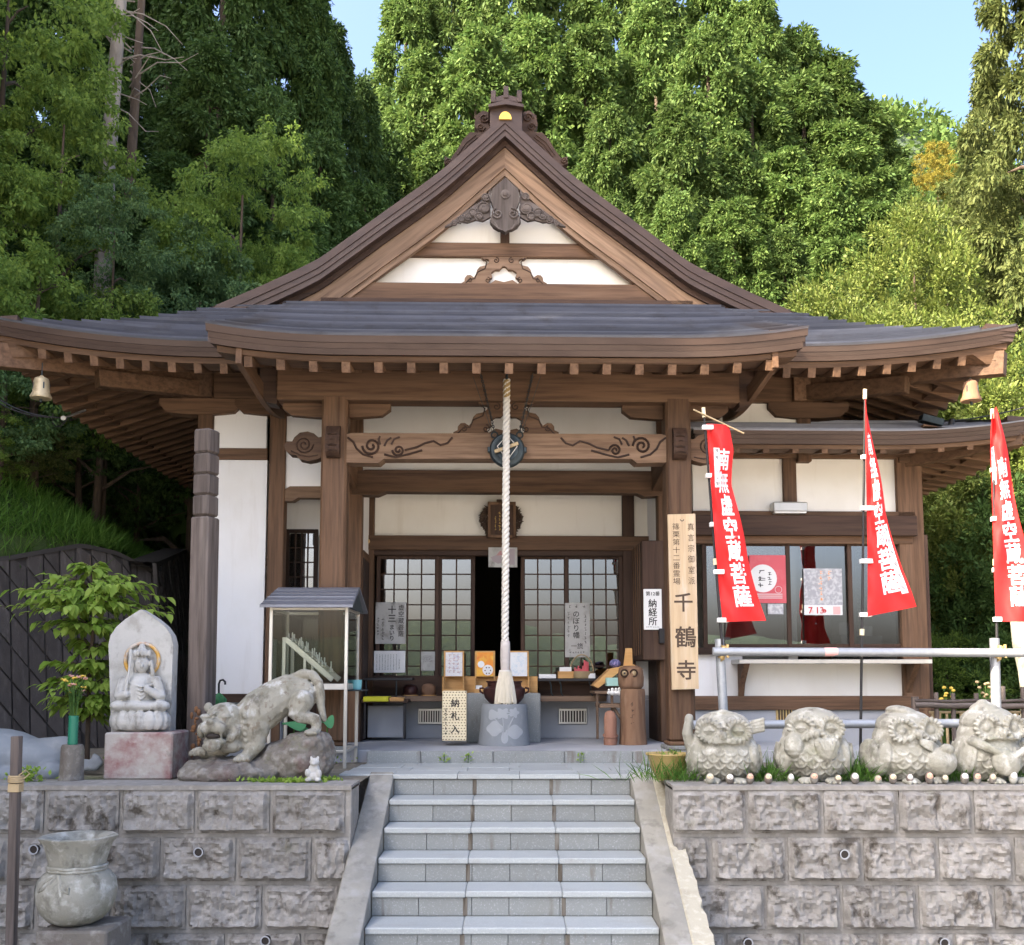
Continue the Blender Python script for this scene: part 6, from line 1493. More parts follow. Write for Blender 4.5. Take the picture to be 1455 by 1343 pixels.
# --- red votive banners
def banner(label, poleT, poleB, Y, left, right, txt_v, side, top_rod, group='red votive banners', lean=0.0):
    root = thing('votive_banner', label, 'banner', wp(poleB[0], poleB[1], Y), WORLD, group)
    a = wp(*poleT, Y); b = wp(*poleB, Y); part(MB().tube([a, b], [.008, .0115], 10), 'pole', W['black'], root, 60)
    mid = a.lerp(b, .62); ax = (b - a).normalized(); part(MB().tube([mid - ax*.025, mid + ax*.025], .019, 10), 'pole_joint', W['cream_paint'], root, 60)
    part(MB().tube([a - ax*.05, a + ax*.03], .016, 8), 'pole_cap', W['cream_paint'], root, 60)
    if top_rod:
        c = [wp(x, y, Y - .02) for x, y in top_rod]; part(MB().tube(c, .007, 8), 'top_rod', W['bamboo'], root, 60)
    def interp(pts, v):
        y = pts[0][1] + (pts[-1][1] - pts[0][1])*v
        for (xa, ya), (xb, yb) in zip(pts[:-1], pts[1:]):
            if ya <= y <= yb: return (xa + (xb-xa)*(y-ya)/(yb-ya), y)
        return pts[-1] if v > .5 else pts[0]
    def surf(u, v, e=0.0):
        l = interp(left, v); r = interp(right, v); w = (r[0] - l[0])
        px = l[0] + w*u; py = l[1] + (r[1]-l[1])*u
        slack = max(0, 70 - w)/70                          # narrower where it is furled: deep folds
        dy = -.02 - .10*slack*math.sin(u*math.pi*1.0)*(.6 + .4*math.sin(v*5 + lean)) + .026*math.sin(u*7 + v*9 + lean) + .014*math.sin(v*17 + u*3) + .008*math.sin(v*34 - u*11 + lean)
        px += 2.0*math.sin(v*11 + u*2 + lean)*u
        q = wp(px, py, Y + dy - e); return q
    m = MB().sheet(lambda u, v: surf(u, v), 26, 60, .0015); cl = part(m, 'cloth', W['red_cloth'], root, 60)
    t = MB(); chars = '南無虚空蔵菩薩'; n = len(chars); v0, v1 = txt_v
    for i, ch in enumerate(chars):
        g = text_mb(ch, 1.0, .035); cv = v0 + (v1-v0)*(i + .5)/n; hh = (v1-v0)/n*.90; ww = .44
        bmm = bmesh.new(); bm_me = g.mesh('g'); bmm.from_mesh(bm_me); bpy.data.meshes.remove(bm_me)
        bmesh.ops.triangulate(bmm, faces=bmm.faces[:]); bmesh.ops.subdivide_edges(bmm, edges=[e for e in bmm.edges if e.calc_length() > .12], cuts=1, use_grid_fill=False)
        vs = [surf(.60 + p.co.x/max(g.w, .7)*ww, cv - p.co.z/max(g.h, .75)*hh, .004) for p in bmm.verts]; t.add(vs, [tuple(v.index for v in f.verts) for f in bmm.faces]); bmm.free()
    part(t, 'lettering', W['white_cloth'], cl)
    if side:
        (ua, ub, va, vb) = side; s = MB().grid(lambda u, v: surf(ua + (ub-ua)*u, va + (vb-va)*v, .003), 4, 20); pn = part(s, 'name_strip', W['white_cloth'], cl)
        s = MB(); 
        for k_ in range(6):
            cvv = va + (vb-va)*(k_+.5)/6
            for j in range(3): u0 = ua + (ub-ua)*(.2 + .1*j); s.add([surf(u0, cvv - .008 + .006*j, .006), surf(ub - (ub-ua)*.2, cvv - .010 + .006*j, .006), surf(ub - (ub-ua)*.2, cvv - .007 + .006*j, .006), surf(u0, cvv - .005 + .006*j, .006)], [(0, 1, 2, 3)])
        part(s, 'name_print', W['ink'], cl)
    n = 5
    for k_ in range(n):
        v = .02 + .97*k_/(n-1); q = surf(0, v, .004); pp = a + ax*((q - a).dot(ax)); d = Vector((1, 0, 0))
        if k_ == 0 and not top_rod: continue
        part(MB().box(pp.x - .025, q.x + .05, pp.y - .03, q.y + .012 if q.y + .012 > pp.y else pp.y + .012, q.z - .018, q.z + .018, .003), 'clip_tab', W['white'], root)
    return root
banner('red banner with white kanji nearest the wooden name board, top rod askew', (1000, 588), (1027, 930), 8.02, [(1004, 602), (1010, 690), (1016, 770), (1022, 840), (1027, 884)], [(1034, 604), (1043, 640), (1041, 690), (1052, 745), (1062, 790), (1075, 835), (1088, 882)], (.12, .93), (.20, .42, .12, .32), [(985, 582), (1057, 616)])
banner('red banner with white kanji on the full-length black pole between two others', (1229, 562), (1222, 1112), 8.10, [(1229, 566), (1231, 690), (1233, 800), (1233, 876)], [(1231, 566), (1242, 640), (1260, 730), (1282, 810), (1301, 862)], (.16, .92), (.78, .93, .60, .93), None, lean=2.0)
banner('red banner with white kanji partly outside the right picture edge', (1410, 590), (1417, 930), 8.05, [(1409, 590), (1407, 640), (1410, 720), (1412, 800), (1415, 883)], [(1416, 578), (1430, 640), (1448, 730), (1462, 800), (1476, 884)], (.22, .93), (.06, .24, .16, .34), None, lean=4.1)

# --- four stone owls
def owl(px0, px1, pyt, label, kind, turn):
    Y = 7.42; k = Y/1443; base = wp((px0+px1)/2, 1112, Y); base.z = -.005; w = (px1-px0)*k; hgt = wp(0, pyt, Y).z + .005
    root = thing('stone_owl', label, 'statue', base, WORLD, 'stone owls along the wall')
    m = MB(); S = w; V = hgt
    Rt = Matrix.Rotation(turn, 3, 'Z')
    def P(x, y, z): v = Rt @ Vector((x*S, y*S, 0)); return base + Vector((v.x, v.y, z*V))
    def E(x, y, z, rx, ry, rz, n=12, tilt=0.0, pitch=0.0): m.ell(P(x, y, z), (rx*S, ry*S, rz*V), n, Rt @ Matrix.Rotation(tilt, 3, 'Y') @ Matrix.Rotation(pitch, 3, 'X'))
    def Cp(pts, rs, n=8): capsule(m, [P(*p) for p in pts], [r*S for r in rs], n)
    E(0, .03, .33, .44, .40, .34, 24); E(0, .05, .58, .40, .36, .34, 22); E(0, .03, .78, .365, .32, .22, 22)
    def face_y(x, z):                               # front surface of body
        best = 9
        for (cy, cz, rx, ry, rz) in ((.03, .33, .44, .40, .34), (.05, .58, .40, .36, .34), (.03, .78, .365, .32, .22)):
            t = 1 - (x/rx)**2 - ((z-cz)/rz)**2
            if t > 0: best = min(best, cy - ry*math.sqrt(t))
        return best if best < 9 else 0.0
    for s in (-1, 1):                               # eyes with radiating feather discs
        ex, ez = s*.19 - .01, .725; ey = face_y(ex, ez) + .015
        for j in range(17):                                     # rope-like feather ring
            a = 2*math.pi*j/17; cx, cz = ex + .142*math.cos(a), ez + .136*math.sin(a); fy = min(ey - .02, face_y(cx, cz) + .0)
            E(cx, fy - .012, cz, .052, .050, .026, 8, -a + .45)
        E(ex, ey + .005, ez, .125, .045, .12, 14)
        m.tube([P(ex + .088*math.cos(a), ey - .036, ez + .084*math.sin(a)) for a in np.linspace(0, 6.283, 21)[:-1]], .012*S, 6, closed=True)
        E(ex, ey - .028, ez, .068, .044, .064, 14)
        if kind in (0, 1): Cp([(ex - .06, ey - .066, ez + .0), (ex, ey - .078, ez + .014), (ex + .06, ey - .066, ez + .0)], [.012, .016, .012], 6)
        E(s*.36, .02, .36, .115, .27, .28, 16, -s*.12)          # folded wing
        for j in range(3): Cp([(s*.455, -.12 + .12*j, .52), (s*.485, -.06 + .12*j, .30), (s*.42, .0 + .12*j, .08)], [.016, .022, .012], 7)
        E(s*.17, -.36, .045, .11, .10, .05, 12)                # foot
        for j in range(3): E(s*.17 + (j-1)*.06, -.43, .03, .028, .05, .032, 8)
    for r, (z, n) in enumerate(((.46, 4), (.37, 5), (.28, 4), (.19, 5), (.11, 4))):                          # scalloped breast feathers
        for j in range(n):
            x = (j - (n-1)/2)*.15; pts = []
            for q_ in range(7):
                a = math.pi*(1 + q_/6); xx = x + .07*math.cos(a); zz = z + .075*math.sin(a); pts.append((xx, face_y(xx, zz) - .004, zz))
            Cp(pts, [.008, .012, .014, .015, .014, .012, .008], 6)
            Cp([(x, face_y(x, z - .01) - .002, z - .01), (x, face_y(x, z - .055) - .004, z - .055)], [.007, .007], 5)
    bz = .63; by = face_y(0, bz)
    E(-.02, by - .03, bz + .03, .045, .06, .065, 10, 0, .35)   # beak
    if kind == 0:                                              # moustache, one wing lifted either side
        for s in (-1, 1):
            for j in range(4): Cp([(.0, by - .03, .575 + .006*j), (s*.12, by - .02, .565 + .016*j), (s*(.24 - .01*j), by + .06, .60 + .012*j)], [.020, .024, .012], 7)
        Cp([(-.42, .0, .50), (-.47, -.05, .68), (-.44, -.04, .90)], [.09, .075, .055], 10); E(-.45, -.04, .86, .06, .06, .10, 10)
        for j in range(4): Cp([(.38, .0, .70 + .045*j), (.52, -.02, .73 + .05*j)], [.03, .026], 8)
        E(.0, .0, .97, .10, .10, .05, 10); Cp([(-.15, -.1, .95), (.0, -.14, .985), (.16, -.1, .93)], [.03, .035, .03], 8)
    elif kind == 1:                                            # heart-shaped leaf held at the chin, wing to cheek
        E(.10, by - .06, .46, .14, .075, .15, 16); E(.02, by - .05, .52, .085, .06, .085, 12); E(.18, by - .05, .52, .085, .06, .085, 12); E(.10, by - .04, .34, .05, .05, .07, 10)
        for j in range(5): Cp([(.0 + .05*j, by - .115, .56), (.05 + .028*j, by - .135, .46), (.09 + .006*j, by - .10, .34)], [.010, .013, .008], 6)
        E(-.30, -.26, .50, .13, .13, .16, 14)
        E(.0, .04, .90, .26, .24, .10, 16)
    elif kind == 2:                                            # wing to the mouth, gourd in the lap, peaked forehead
        E(.24, -.36, .30, .20, .17, .20, 18); E(.28, -.44, .47, .09, .08, .08, 12)
        for j in range(4): Cp([(-.02 + .0*j, by - .06, .60 - .02*j), (.10, by - .09, .56 - .03*j), (.24, by + .0, .50 - .02*j)], [.02, .028, .02], 7)
        E(-.03, .03, .96, .20, .20, .09, 14, .2); E(-.47, .06, .36, .10, .22, .24, 12)
    else:                                                      # pointed hood, strumming a lute held across the body
        E(-.05, .02, .92, .20, .19, .14, 14); E(-.07, .02, .99, .10, .10, .10, 10)
        E(-.06, -.42, .28, .20, .11, .17, 16, .35); Cp([(.02, -.46, .36), (.22, -.46, .47), (.42, -.38, .58)], [.05, .042, .035], 9); E(.44, -.37, .60, .07, .05, .06, 10)
        Cp([(-.36, -.18, .55), (-.22, -.42, .44), (-.02, -.46, .33)], [.07, .055, .04], 10); Cp([(.38, -.1, .52), (.34, -.34, .46), (.24, -.44, .46)], [.07, .055, .04], 10)
        for j in range(3): Cp([(-.22 + .1*j, by - .01, .575), (-.1 + .1*j, by - .04, .60), (.0 + .1*j, by - .02, .57)], [.014, .018, .014], 6)
    me = remeshed(m, 'body', .0052, W['stone'], 1, (.035, .005)); rebase(me, base); part(me, 'body', None, root)
    return root
owl(976, 1082, 1010, 'grey stone owl with a moustache and raised wings, nearest the planter', 0, R(-8))
owl(1104, 1211, 1005, 'grey stone owl holding a heart-shaped leaf under its chin', 1, R(-6))
owl(1234, 1345, 1008, 'grey stone owl with a round gourd in its lap', 2, R(10))
owl(1356, 1462, 1003, 'grey stone owl in a pointed hood strumming a lute', 3, R(8))
# tiny pebble figures along the coping
PXS = [1009, 1037, 1066, 1092, 1124, 1157, 1191, 1215, 1248, 1269, 1293, 1321, 1343, 1371, 1389, 1411, 1440]
ORD = 'first second third fourth fifth sixth seventh eighth ninth tenth eleventh twelfth thirteenth fourteenth fifteenth sixteenth seventeenth'.split()
W['face_paint'] = [mat('painted_face_%d' % i, c, [((c[0]*.6, c[1]*.6, c[2]*.6), 60, .55, .66, .6)], .8) for i, c in enumerate(((.62, .52, .36), (.64, .62, .56), (.62, .38, .27)))]
rnd = random.Random(77)
for i, px in enumerate(PXS):
    r = rnd.uniform(.024, .031); q = wp(px, 1117, 7.17); q.z = .002; h = r*rnd.uniform(1.25, 1.6); sm_ = rnd.random() < .3
    o = thing('pebble_figure', 'tiny egg-shaped stone with a painted face on the coping, %s from the planter' % ORD[i], 'figurine', q, WORLD, 'tiny stone faces on the coping')
    part(MB().ell(q + Vector((0, 0, h*.93)), (r, r*.9, h), 14), 'stone', W['stone_dark'] if i % 4 else W['stone'], o, 180)
    fm = W['face_paint'][i % 3]; part(MB().ell(q + Vector((0, -r*.40, h*1.25)), (r*.82, r*.62, h*.58), 12), 'face', fm, o, 180)
    t = MB()
    for s in (-1, 1): t.ell(q + Vector((s*r*.28, -r*.98, h*1.35)), (r*.14, r*.08, r*.06), 6)
    t.ell(q + Vector((0, -r*1.0, h*1.08)), (r*.16, r*.06, r*.05), 6); part(t, 'features', W['ink'], o)

# --- planter bowl
pl = wthing('planter_bowl', 'yellow-brown glazed planter bowl at the top of the stairs', 'planter', 948, 1110, 7.62); q = wp(950, 1110, 7.62); W['glaze'] = mat('ochre_glaze', (.36, .26, .10), [((.22, .15, .05), (5, 5, 9), .45, .7, .7), ((.48, .37, .18), 7, .52, .7, .5)], .45)
zt = wp(950, 1070, 7.62).z
part(MB().lathe([(.09, -.01), (.10, .02), (.125, .06), (.150, zt - .03), (.168, zt - .01), (.166, zt), (.15, zt - .004), (.14, zt - .02), (.12, zt - .05), (.02, zt - .05)], (q.x, 7.62, 0), 36, lambda a, i: 1), 'bowl', W['glaze'], pl, 50)
part(MB().lathe([(.138, zt - .028), (.08, zt - .016), (.01, zt - .014)], (q.x, 7.62, 0), 24), 'soil', W['dirt'], pl, 60)

# --- bamboo fence on the right
FYY = 9.2; fn_ = wthing('bamboo_fence', 'low bamboo fence with grey posts beside the office corner', 'fence', 1370, 1070, FYY)
for px, yt in ((1299, 990), (1329, 984), (1353, 985), (1386, 985), (1424, 975), (1452, 976)):
    a = wp(px, yt, FYY); part(MB().tube([(a.x, FYY, -.01), (a.x + .006, FYY, a.z)], .021 if px != 1299 else .036, 8), 'fence_post', W['grey_z'], fn_, 60)
for y, r in ((1002, .026), (1062, .02), (996, .014)):
    a = wp(1300, y, FYY - .03); b = wp(1480, y + (2 if y != 996 else 0), FYY - .03); part(MB().tube([(a.x + (b.x-a.x)*u, FYY - .03 + .004*math.sin(u*30), a.z + (b.z-a.z)*u + .004*math.sin(u*17)) for u in np.linspace(0, 1, 16)], r, 8), 'fence_rail', W['grey_x'] if y != 1012 else W['bamboo'], fn_, 60)
a = wp(1320, 1012, FYY + .03); b = wp(1480, 1012, FYY + .03); part(MB().tube([a, b], .012, 8), 'fence_rail', W['bamboo'], fn_, 60)
for k_ in range(16):
    a = wp(1325 + 10*k_, 1011, FYY + .04); part(MB().tube([(a.x, FYY + .04, .02), (a.x, FYY + .04, a.z)], .014, 8), 'bamboo_cane', W['bamboo'], fn_, 60)
# weathered stone post at the right picture edge
sl_ = wthing('stone_lantern_post', 'pale weathered stone post cut by the right picture edge', 'post', 1452, 1075, 9.6); q = wp(1462, 1000, 9.6)
part(MB().lathe([(.11, -.01), (.10, .3), (.085, .55), (.10, .8), (.13, 1.05), (.14, 1.3), (.12, 1.36)], (q.x + .02, 9.6, 0), 18, lambda a, i: 1 + .06*math.sin(3*a + i*1.3)), 'shaft', W['stone'], sl_, 60)

# --- diagonal block retaining wall on the left, below the grass bank
W['dblock'] = mat('dark_slab_block', (.072, .062, .057), [((.042, .035, .032), (3, 3, 2), .45, .68, .8), ((.13, .115, .105), (20, 20, 3), .52, .7, .6), ((.045, .035, .03), (9, 9, 1.2), .55, .7, .6)], .92, bump=((50, .004), (12, .008)), rnd=.22)
W['dblock_joint'] = mat('dark_joint', (.045, .04, .037), [], .95)
def bank_wall(label, A, B, topz, lean):
    """A,B: foot points; topz(u) height; blocks laid in leaning courses"""
    A = Vector(A); B = Vector(B); L = (B - A).length; ex = (B - A)/L; nrm = Vector((ex.y, -ex.x, 0)); up = (Vector((0, 0, 1)) - nrm*lean).normalized()
    root = thing('bank_wall', label, 'wall', A)
    def pt(s, t, e=0.0): return A + ex*s + up*t + nrm*e
    m = MB(); n = 24; vs = []
    for i in range(n + 1):
        s = L*i/n; t = topz(i/n); vs += [pt(s, -.1), pt(s, t), pt(s, t, -.25), pt(s, -.1, -.25)]
    part(m.add(vs, [(i*4+k_, i*4+4+k_, i*4+4+(k_+1) % 4, i*4+(k_+1) % 4) for i in range(n) for k_ in range(4)]), 'backing', W['dblock_joint'], root)
    bw, bh, sl = .175, .37, 1.30                                  # column width, block height, slope of the bed joints
    r2 = random.Random(12); col = 0
    while col*bw < L:
        row = -1
        while row*bh - sl*col*bw < 3.1:
            s0 = col*bw; s1 = min(L, s0 + bw - .012); t0 = row*bh - sl*s0; t1 = t0 + bh - .014; dz = -sl*(s1 - s0)
            q = [(s0, t0), (s1, t0 + dz), (s1, t1 + dz), (s0, t1)]
            cs = sum(p[0] for p in q)/4; ct = sum(p[1] for p in q)/4
            if 0 <= cs <= L:
                tz = topz(max(0, min(1, cs/L)))
                if 0 < ct < tz + .1 and max(t for _, t in q) > .02:
                    q = [(max(0, min(L, s)), max(-.05, min(t, topz(max(0, min(1, s/L)))))) for s, t in q]
                    e = .030 + r2.uniform(-.008, .01); i_ = .014
                    inn = [(s + (cs - s)*.06, t + (ct - t)*.06) for s, t in q]
                    vs = [pt(s, t, .0) for s, t in q] + [pt(s, t, e + r2.uniform(-.006, .006)) for s, t in inn]
                    mm = MB().add(vs, [(4, 5, 6, 7), (0, 1, 5, 4), (1, 2, 6, 5), (2, 3, 7, 6), (3, 0, 4, 7)]); part(mm, 'block', W['dblock'], root)
            row += 1
        col += 1
    m = MB(); vs = []
    for i in range(n + 1):
        s = L*i/n; t = topz(i/n) + .008; vs += [pt(s, t - .05, .045), pt(s, t, .05), pt(s, t + .01, -.26), pt(s, t - .05, -.26)]
    part(m.add(vs, [(i*4+k_, i*4+4+k_, i*4+4+(k_+1) % 4, i*4+(k_+1) % 4) for i in range(n) for k_ in range(4)]), 'coping', W['dblock_joint'], root)
    return root
A = wp(-120, 1100, 9.9); B = wp(240, 1060, 11.7); A.z = B.z = 0
def topz(u):
    px = -120 + 360*u; tab = [(-120, 800), (0, 787), (60, 776), (110, 768), (165, 780), (225, 806), (250, 800)]
    y = tab[-1][1]
    for (xa, ya), (xb, yb) in zip(tab[:-1], tab[1:]):
        if xa <= px <= xb: y = ya + (yb-ya)*(px-xa)/(xb-xa); break
    Y = A.y + (B.y - A.y)*u; return .73 + (965 - y)*(Y + .3)/1443
bank_wall('dark slanted block wall holding the grassy bank', A, B, topz, .18)
A2 = B.copy(); B2 = wp(285, 1060, 14.5); B2.z = 0
bank_wall('dark slanted block wall running back beside the hall', A2, B2, lambda u: topz(1)*(1 - u) + 2.6*u, .12)
# ------------------------------------------------------------------ vegetation
def fast_mesh(name, V, Q):
    me = bpy.data.meshes.new(name); n = len(Q); me.vertices.add(len(V)); me.vertices.foreach_set('co', np.ascontiguousarray(V, dtype=np.float32).ravel())
    me.loops.add(n*4); me.loops.foreach_set('vertex_index', np.ascontiguousarray(Q, dtype=np.int32).ravel())
    me.polygons.add(n); me.polygons.foreach_set('loop_start', np.arange(0, n*4, 4, dtype=np.int32))
    me.update(calc_edges=True); me.validate(); return me
def unit(a): return a / (np.linalg.norm(a, axis=1, keepdims=True) + 1e-9)
def kites(C, D, l, w, rng, curl=.25):
    """leaf-shaped faces: base C, direction D"""
    n = len(C); U = unit(rng.normal(size=(n, 3)) * .6 + np.array([0, 0, 1.0])); S = unit(np.cross(D, U)); N = np.cross(S, D)
    l = np.asarray(l).reshape(-1, 1) * np.ones((n, 1)); w = np.asarray(w).reshape(-1, 1) * np.ones((n, 1))
    V = np.stack([C, C + D*l*.45 + S*w*.5 - N*l*curl*.15, C + D*l - N*l*curl*.5, C + D*l*.45 - S*w*.5 - N*l*curl*.15], 1).reshape(-1, 3)
    Q = np.arange(n*4).reshape(-1, 4); return V, Q
def fill_crown(centers, sizes, per, ll, lw, rng, outward, down, bias=.8):
    """leaves gathered in clumps round given centres"""
    n = len(centers); idx = np.repeat(np.arange(n), per); d = unit(rng.normal(size=(n*per, 3)))
    r = rng.random((n*per, 1)) ** .45
    C = centers[idx] + d * r * sizes[idx]
    ctr = centers.mean(0); out = unit(C - np.array([ctr[0], ctr[1], 0])*[1, 1, 0] - np.stack([np.zeros(len(C)), np.zeros(len(C)), C[:, 2]], 1))
    D = unit(d*bias + out*outward + np.array([0, 0, -down]) + rng.normal(size=C.shape)*.35)
    k = .5 + 1.1*rng.random(len(C))**1.5; return kites(C, D, ll*k, lw*k, rng)
def lobed(L, size, k, cs, rng, squash=.8):
    """clumps spread over the outer side of each lobe"""
    n = len(L); idx = np.repeat(np.arange(n), k); d = unit(rng.normal(size=(n*k, 3))); ax = L*np.array([1, 1, 0]); out = unit(ax)[idx]
    d = unit(d + out*.5 + np.array([0, 0, .25])); C = L[idx] + d*size[idx][:, None]*(.75 + .35*rng.random((n*k, 1)))*np.array([1, 1, squash])
    s = (cs*(.75 + .5*rng.random(n*k)))[:, None]*np.array([[1, 1, .9]]); return C, s
def conifer_mesh(seed, H=12., Rm=2.3, n=175, k=7, per=62, ll=.19, lw=.078):
    rng = np.random.default_rng(seed); t = .02 + .96*((np.arange(n) + rng.random(n))/n)**.9; a = np.arange(n)*2.4 + rng.random(n)*1.2
    r = Rm*np.minimum(1, 1.12*(1 - t)**.62)*(.70 + .38*rng.random(n)); L = np.stack([r*np.cos(a), r*np.sin(a), t*H - .15*r], 1)
    C, s = lobed(L, (.22 + .28*rng.random(n))*(.6 + .45*(1 - t)), k, .19, rng)
    V, Q = fill_crown(C, s, per, ll, lw, rng, .45, .55); return fast_mesh('crown', V, Q)
def broad_mesh(seed, H=6., Rm=2.6, n=62, k=6, per=62, ll=.12, lw=.062, flat=.45, z0=.12):
    rng = np.random.default_rng(seed); C = []
    while len(C) < n:
        p = rng.uniform(-1, 1, 3); q = np.linalg.norm(p)
        if .45 < q < 1 and p[2] > -.8:
            w = 1 + .18*math.sin(4*math.atan2(p[1], p[0]) + seed) + .15*math.sin(7*p[2] + seed); C.append([p[0]*Rm*w, p[1]*Rm*w, H*(z0 + (1-z0)*(.5 + .5*p[2]))])
    L = np.array(C); C, s = lobed(L, .40 + .40*rng.random(n), k, .27, rng, flat); s = s*np.array([[1, 1, .6]])
    V, Q = fill_crown(C, s, per, ll, lw, rng, .35, .45); return fast_mesh('crown', V, Q)
def bush_mesh(seed, H=3., Rm=1.4, n=260, per=120, ll=.08, lw=.036):
    rng = np.random.default_rng(seed); C = []
    while len(C) < n:
        p = rng.uniform(-1, 1, 3); q = np.linalg.norm(p)
        if .62 < q < 1: C.append([p[0]*Rm*(1 + .2*math.sin(5*p[2] + seed)), p[1]*Rm, H*(.5 + .5*p[2])])
    C = np.array(C); s = (.13 + .13*rng.random(n))[:, None]*np.ones((1, 3)); V, Q = fill_crown(C, s, per, ll, lw, rng, .5, -.35, 1.0); return fast_mesh('crown', V, Q)
def trunk_mesh(H, r, seed, limbs=9, reach=1.0, matl='bark', lean=.0):
    rnd = random.Random(seed); m = MB(); pts = [(lean*u*H*.3 + .06*math.sin(u*5 + seed), .06*math.cos(u*4 + seed), -.4 + (H + .4)*u) for u in np.linspace(0, 1, 9)]
    m.tube(pts, [r*(1 - .85*u) + .01 for u in np.linspace(0, 1, 9)], 9)
    for k in range(limbs):
        u = .25 + .7*k/limbs; i = u*8; a = k*2.4 + rnd.random(); b = Vector(pts[int(i)]).lerp(Vector(pts[min(8, int(i)+1)]), i - int(i)); L = reach*(1.15 - u)*rnd.uniform(.8, 1.2)
        e = b + Vector((math.cos(a)*L, math.sin(a)*L, L*rnd.uniform(.05, .45))); m.tube([b, b.lerp(e, .5) + Vector((0, 0, .08*L)), e], [r*.35*(1-u) + .02, r*.22*(1-u) + .014, .007], 6)
    me = m.mesh('trunk'); finish(me, W[matl], 60); return me
L_ = {'lit': leafmat('sunlit_leaf', (.056, .112, .028), (.120, .176, .046), .30), 'dark': leafmat('shaded_leaf', (.040, .085, .022), (.070, .125, .034), .28), 'maple': leafmat('maple_leaf', (.105, .185, .036), (.205, .30, .062), .45),  # lit and dark greens: the slope's sun and shade put into the leaf colour
      'teal': leafmat('blue_green_leaf', (.055, .115, .042), (.125, .205, .075), .38), 'gloss': leafmat('glossy_leaf', (.075, .12, .022), (.20, .235, .06), .28, .35), 'yellow': leafmat('yellow_leaf', (.20, .17, .025), (.32, .27, .05), .35), 'olive': leafmat('olive_leaf', (.060, .085, .025), (.13, .15, .045), .3), 'young': leafmat('young_leaf', (.20, .35, .05), (.40, .54, .12), .5, .45)}
CON = [conifer_mesh(s, per=70, ll=.14, lw=.056) for s in (1, 2, 3)]; CONF = [conifer_mesh(s, per=85, ll=.115, lw=.045) for s in (4, 5)]; CONT = trunk_mesh(11.6, .20, 4, 16, 1.5)
BRO = [broad_mesh(s) for s in (11, 12, 13)]; BROT = trunk_mesh(5.4, .16, 5, 12, 2.2)
BUS = [bush_mesh(s) for s in (21, 22)]; BUST = trunk_mesh(2.7, .07, 6, 8, 1.0)
_leafed = {}
def leafed(me, mk):
    k = (me.name, mk)
    if k not in _leafed:
        c = me.copy(); c.materials.clear(); c.materials.append(L_[mk]); _leafed[k] = c
    return _leafed[k]
trnd = random.Random(42)
def plant(kind, mk, px, py, Y, wpx, label, name=None, cat='tree', group=None, drop=0.0, rot=None):
    top = wp(px, py, Y); gz = hill_z(top.x, Y) - drop; H = top.z - gz; w = wpx*Y/1443
    if H < .5: H = .5
    src, tr, h0, r0 = {'con': (CON if Y > 26 else CONF, CONT, 12., 2.3), 'bro': (BRO, BROT, 6.25, 2.9), 'bus': (BUS, BUST, 3.15, 1.45)}[kind]
    o = thing(name or {'con': 'cypress_tree', 'bro': 'broadleaf_tree', 'bus': 'evergreen_shrub'}[kind], label, cat, (top.x, Y, gz), WORLD, group)
    sx = w/2/r0; sz = H/h0; cz = min(sz, 1.55*sx) if kind == 'con' else min(sz, 1.3*sx); o.rotation_euler = (0, 0, trnd.uniform(0, 6.28) if rot is None else rot)
    for me, nm in ((leafed(trnd.choice(src), mk), 'crown'), (tr, 'trunk')):
        c = bpy.data.objects.new(nm, me); COL.objects.link(c); c.parent = o
        c.scale = (sx, sx, cz if nm == 'crown' else sz); c.location.z = H - cz*h0 if nm == 'crown' else 0
        if nm == 'crown' and kind == 'con' and sz > cz*1.05:          # lower skirt of branches
            d = c.copy(); d.name = 'lower_crown'; COL.objects.link(d); d.parent = o; d.location.z = max(-2.0, H - cz*h0*1.45); d.rotation_euler.z = 1.3; d.scale = (sx*1.12, sx*1.12, cz)
    return o
N20 = 'first second third fourth fifth sixth seventh eighth ninth tenth eleventh twelfth thirteenth fourteenth fifteenth sixteenth seventeenth eighteenth nineteenth'.split()
# sunlit cypress slope behind the hall, in rows from the crest down
rows = [('on the crest', 40, 215, [(575, -15), (640, -70), (715, -105), (790, -90), (865, -60), (935, -55), (1005, -45), (1072, -20), (1125, 25), (1175, 85), (1230, 150)]),
        ('in the second row', 33, 215, [(600, 95), (675, 40), (760, 20), (840, 25), (920, 20), (1000, 40), (1065, 75), (1135, 120), (1200, 175), (1262, 235)]),
        ('in the third row', 27.5, 225, [(615, 215), (690, 175), (870, 160), (955, 150), (1040, 170), (1110, 205), (1180, 250), (1250, 300)]),
        ('in the front row', 23, 220, [(880, 290), (960, 275), (1040, 285), (1120, 315), (1200, 350)])]
for rn, Y, wd, tops in rows:
    for i, (px, py) in enumerate(tops):
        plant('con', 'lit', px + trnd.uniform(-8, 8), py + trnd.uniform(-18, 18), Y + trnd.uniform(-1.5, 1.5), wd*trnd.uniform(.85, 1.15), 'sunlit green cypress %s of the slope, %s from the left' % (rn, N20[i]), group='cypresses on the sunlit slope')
# shaded cedars left of the gable
for i, (px, py, Y, wd) in enumerate([(245, -190, 21, 190), (318, -170, 20, 200), (385, -120, 21.5, 180), (432, -55, 22, 150), (468, 25, 23.5, 130), (505, 105, 25, 130), (545, 185, 27, 130), (300, 60, 18, 190), (390, 130, 18.5, 170), (455, 190, 19.5, 170), (520, 260, 22, 150), (250, 220, 17, 180), (430, 300, 17.5, 180), (190, -160, 23, 200), (110, -150, 22.5, 200), (40, -140, 22, 200), (-40, -120, 21, 200), (150, 120, 18.5, 190), (60, 180, 18, 190)]):
    plant('con', 'dark', px, py, Y, wd*1.5, 'dark shaded cedar left of the gable, %s of the cedars' % N20[i], 'cedar_tree', group='shaded cedars left of the gable')
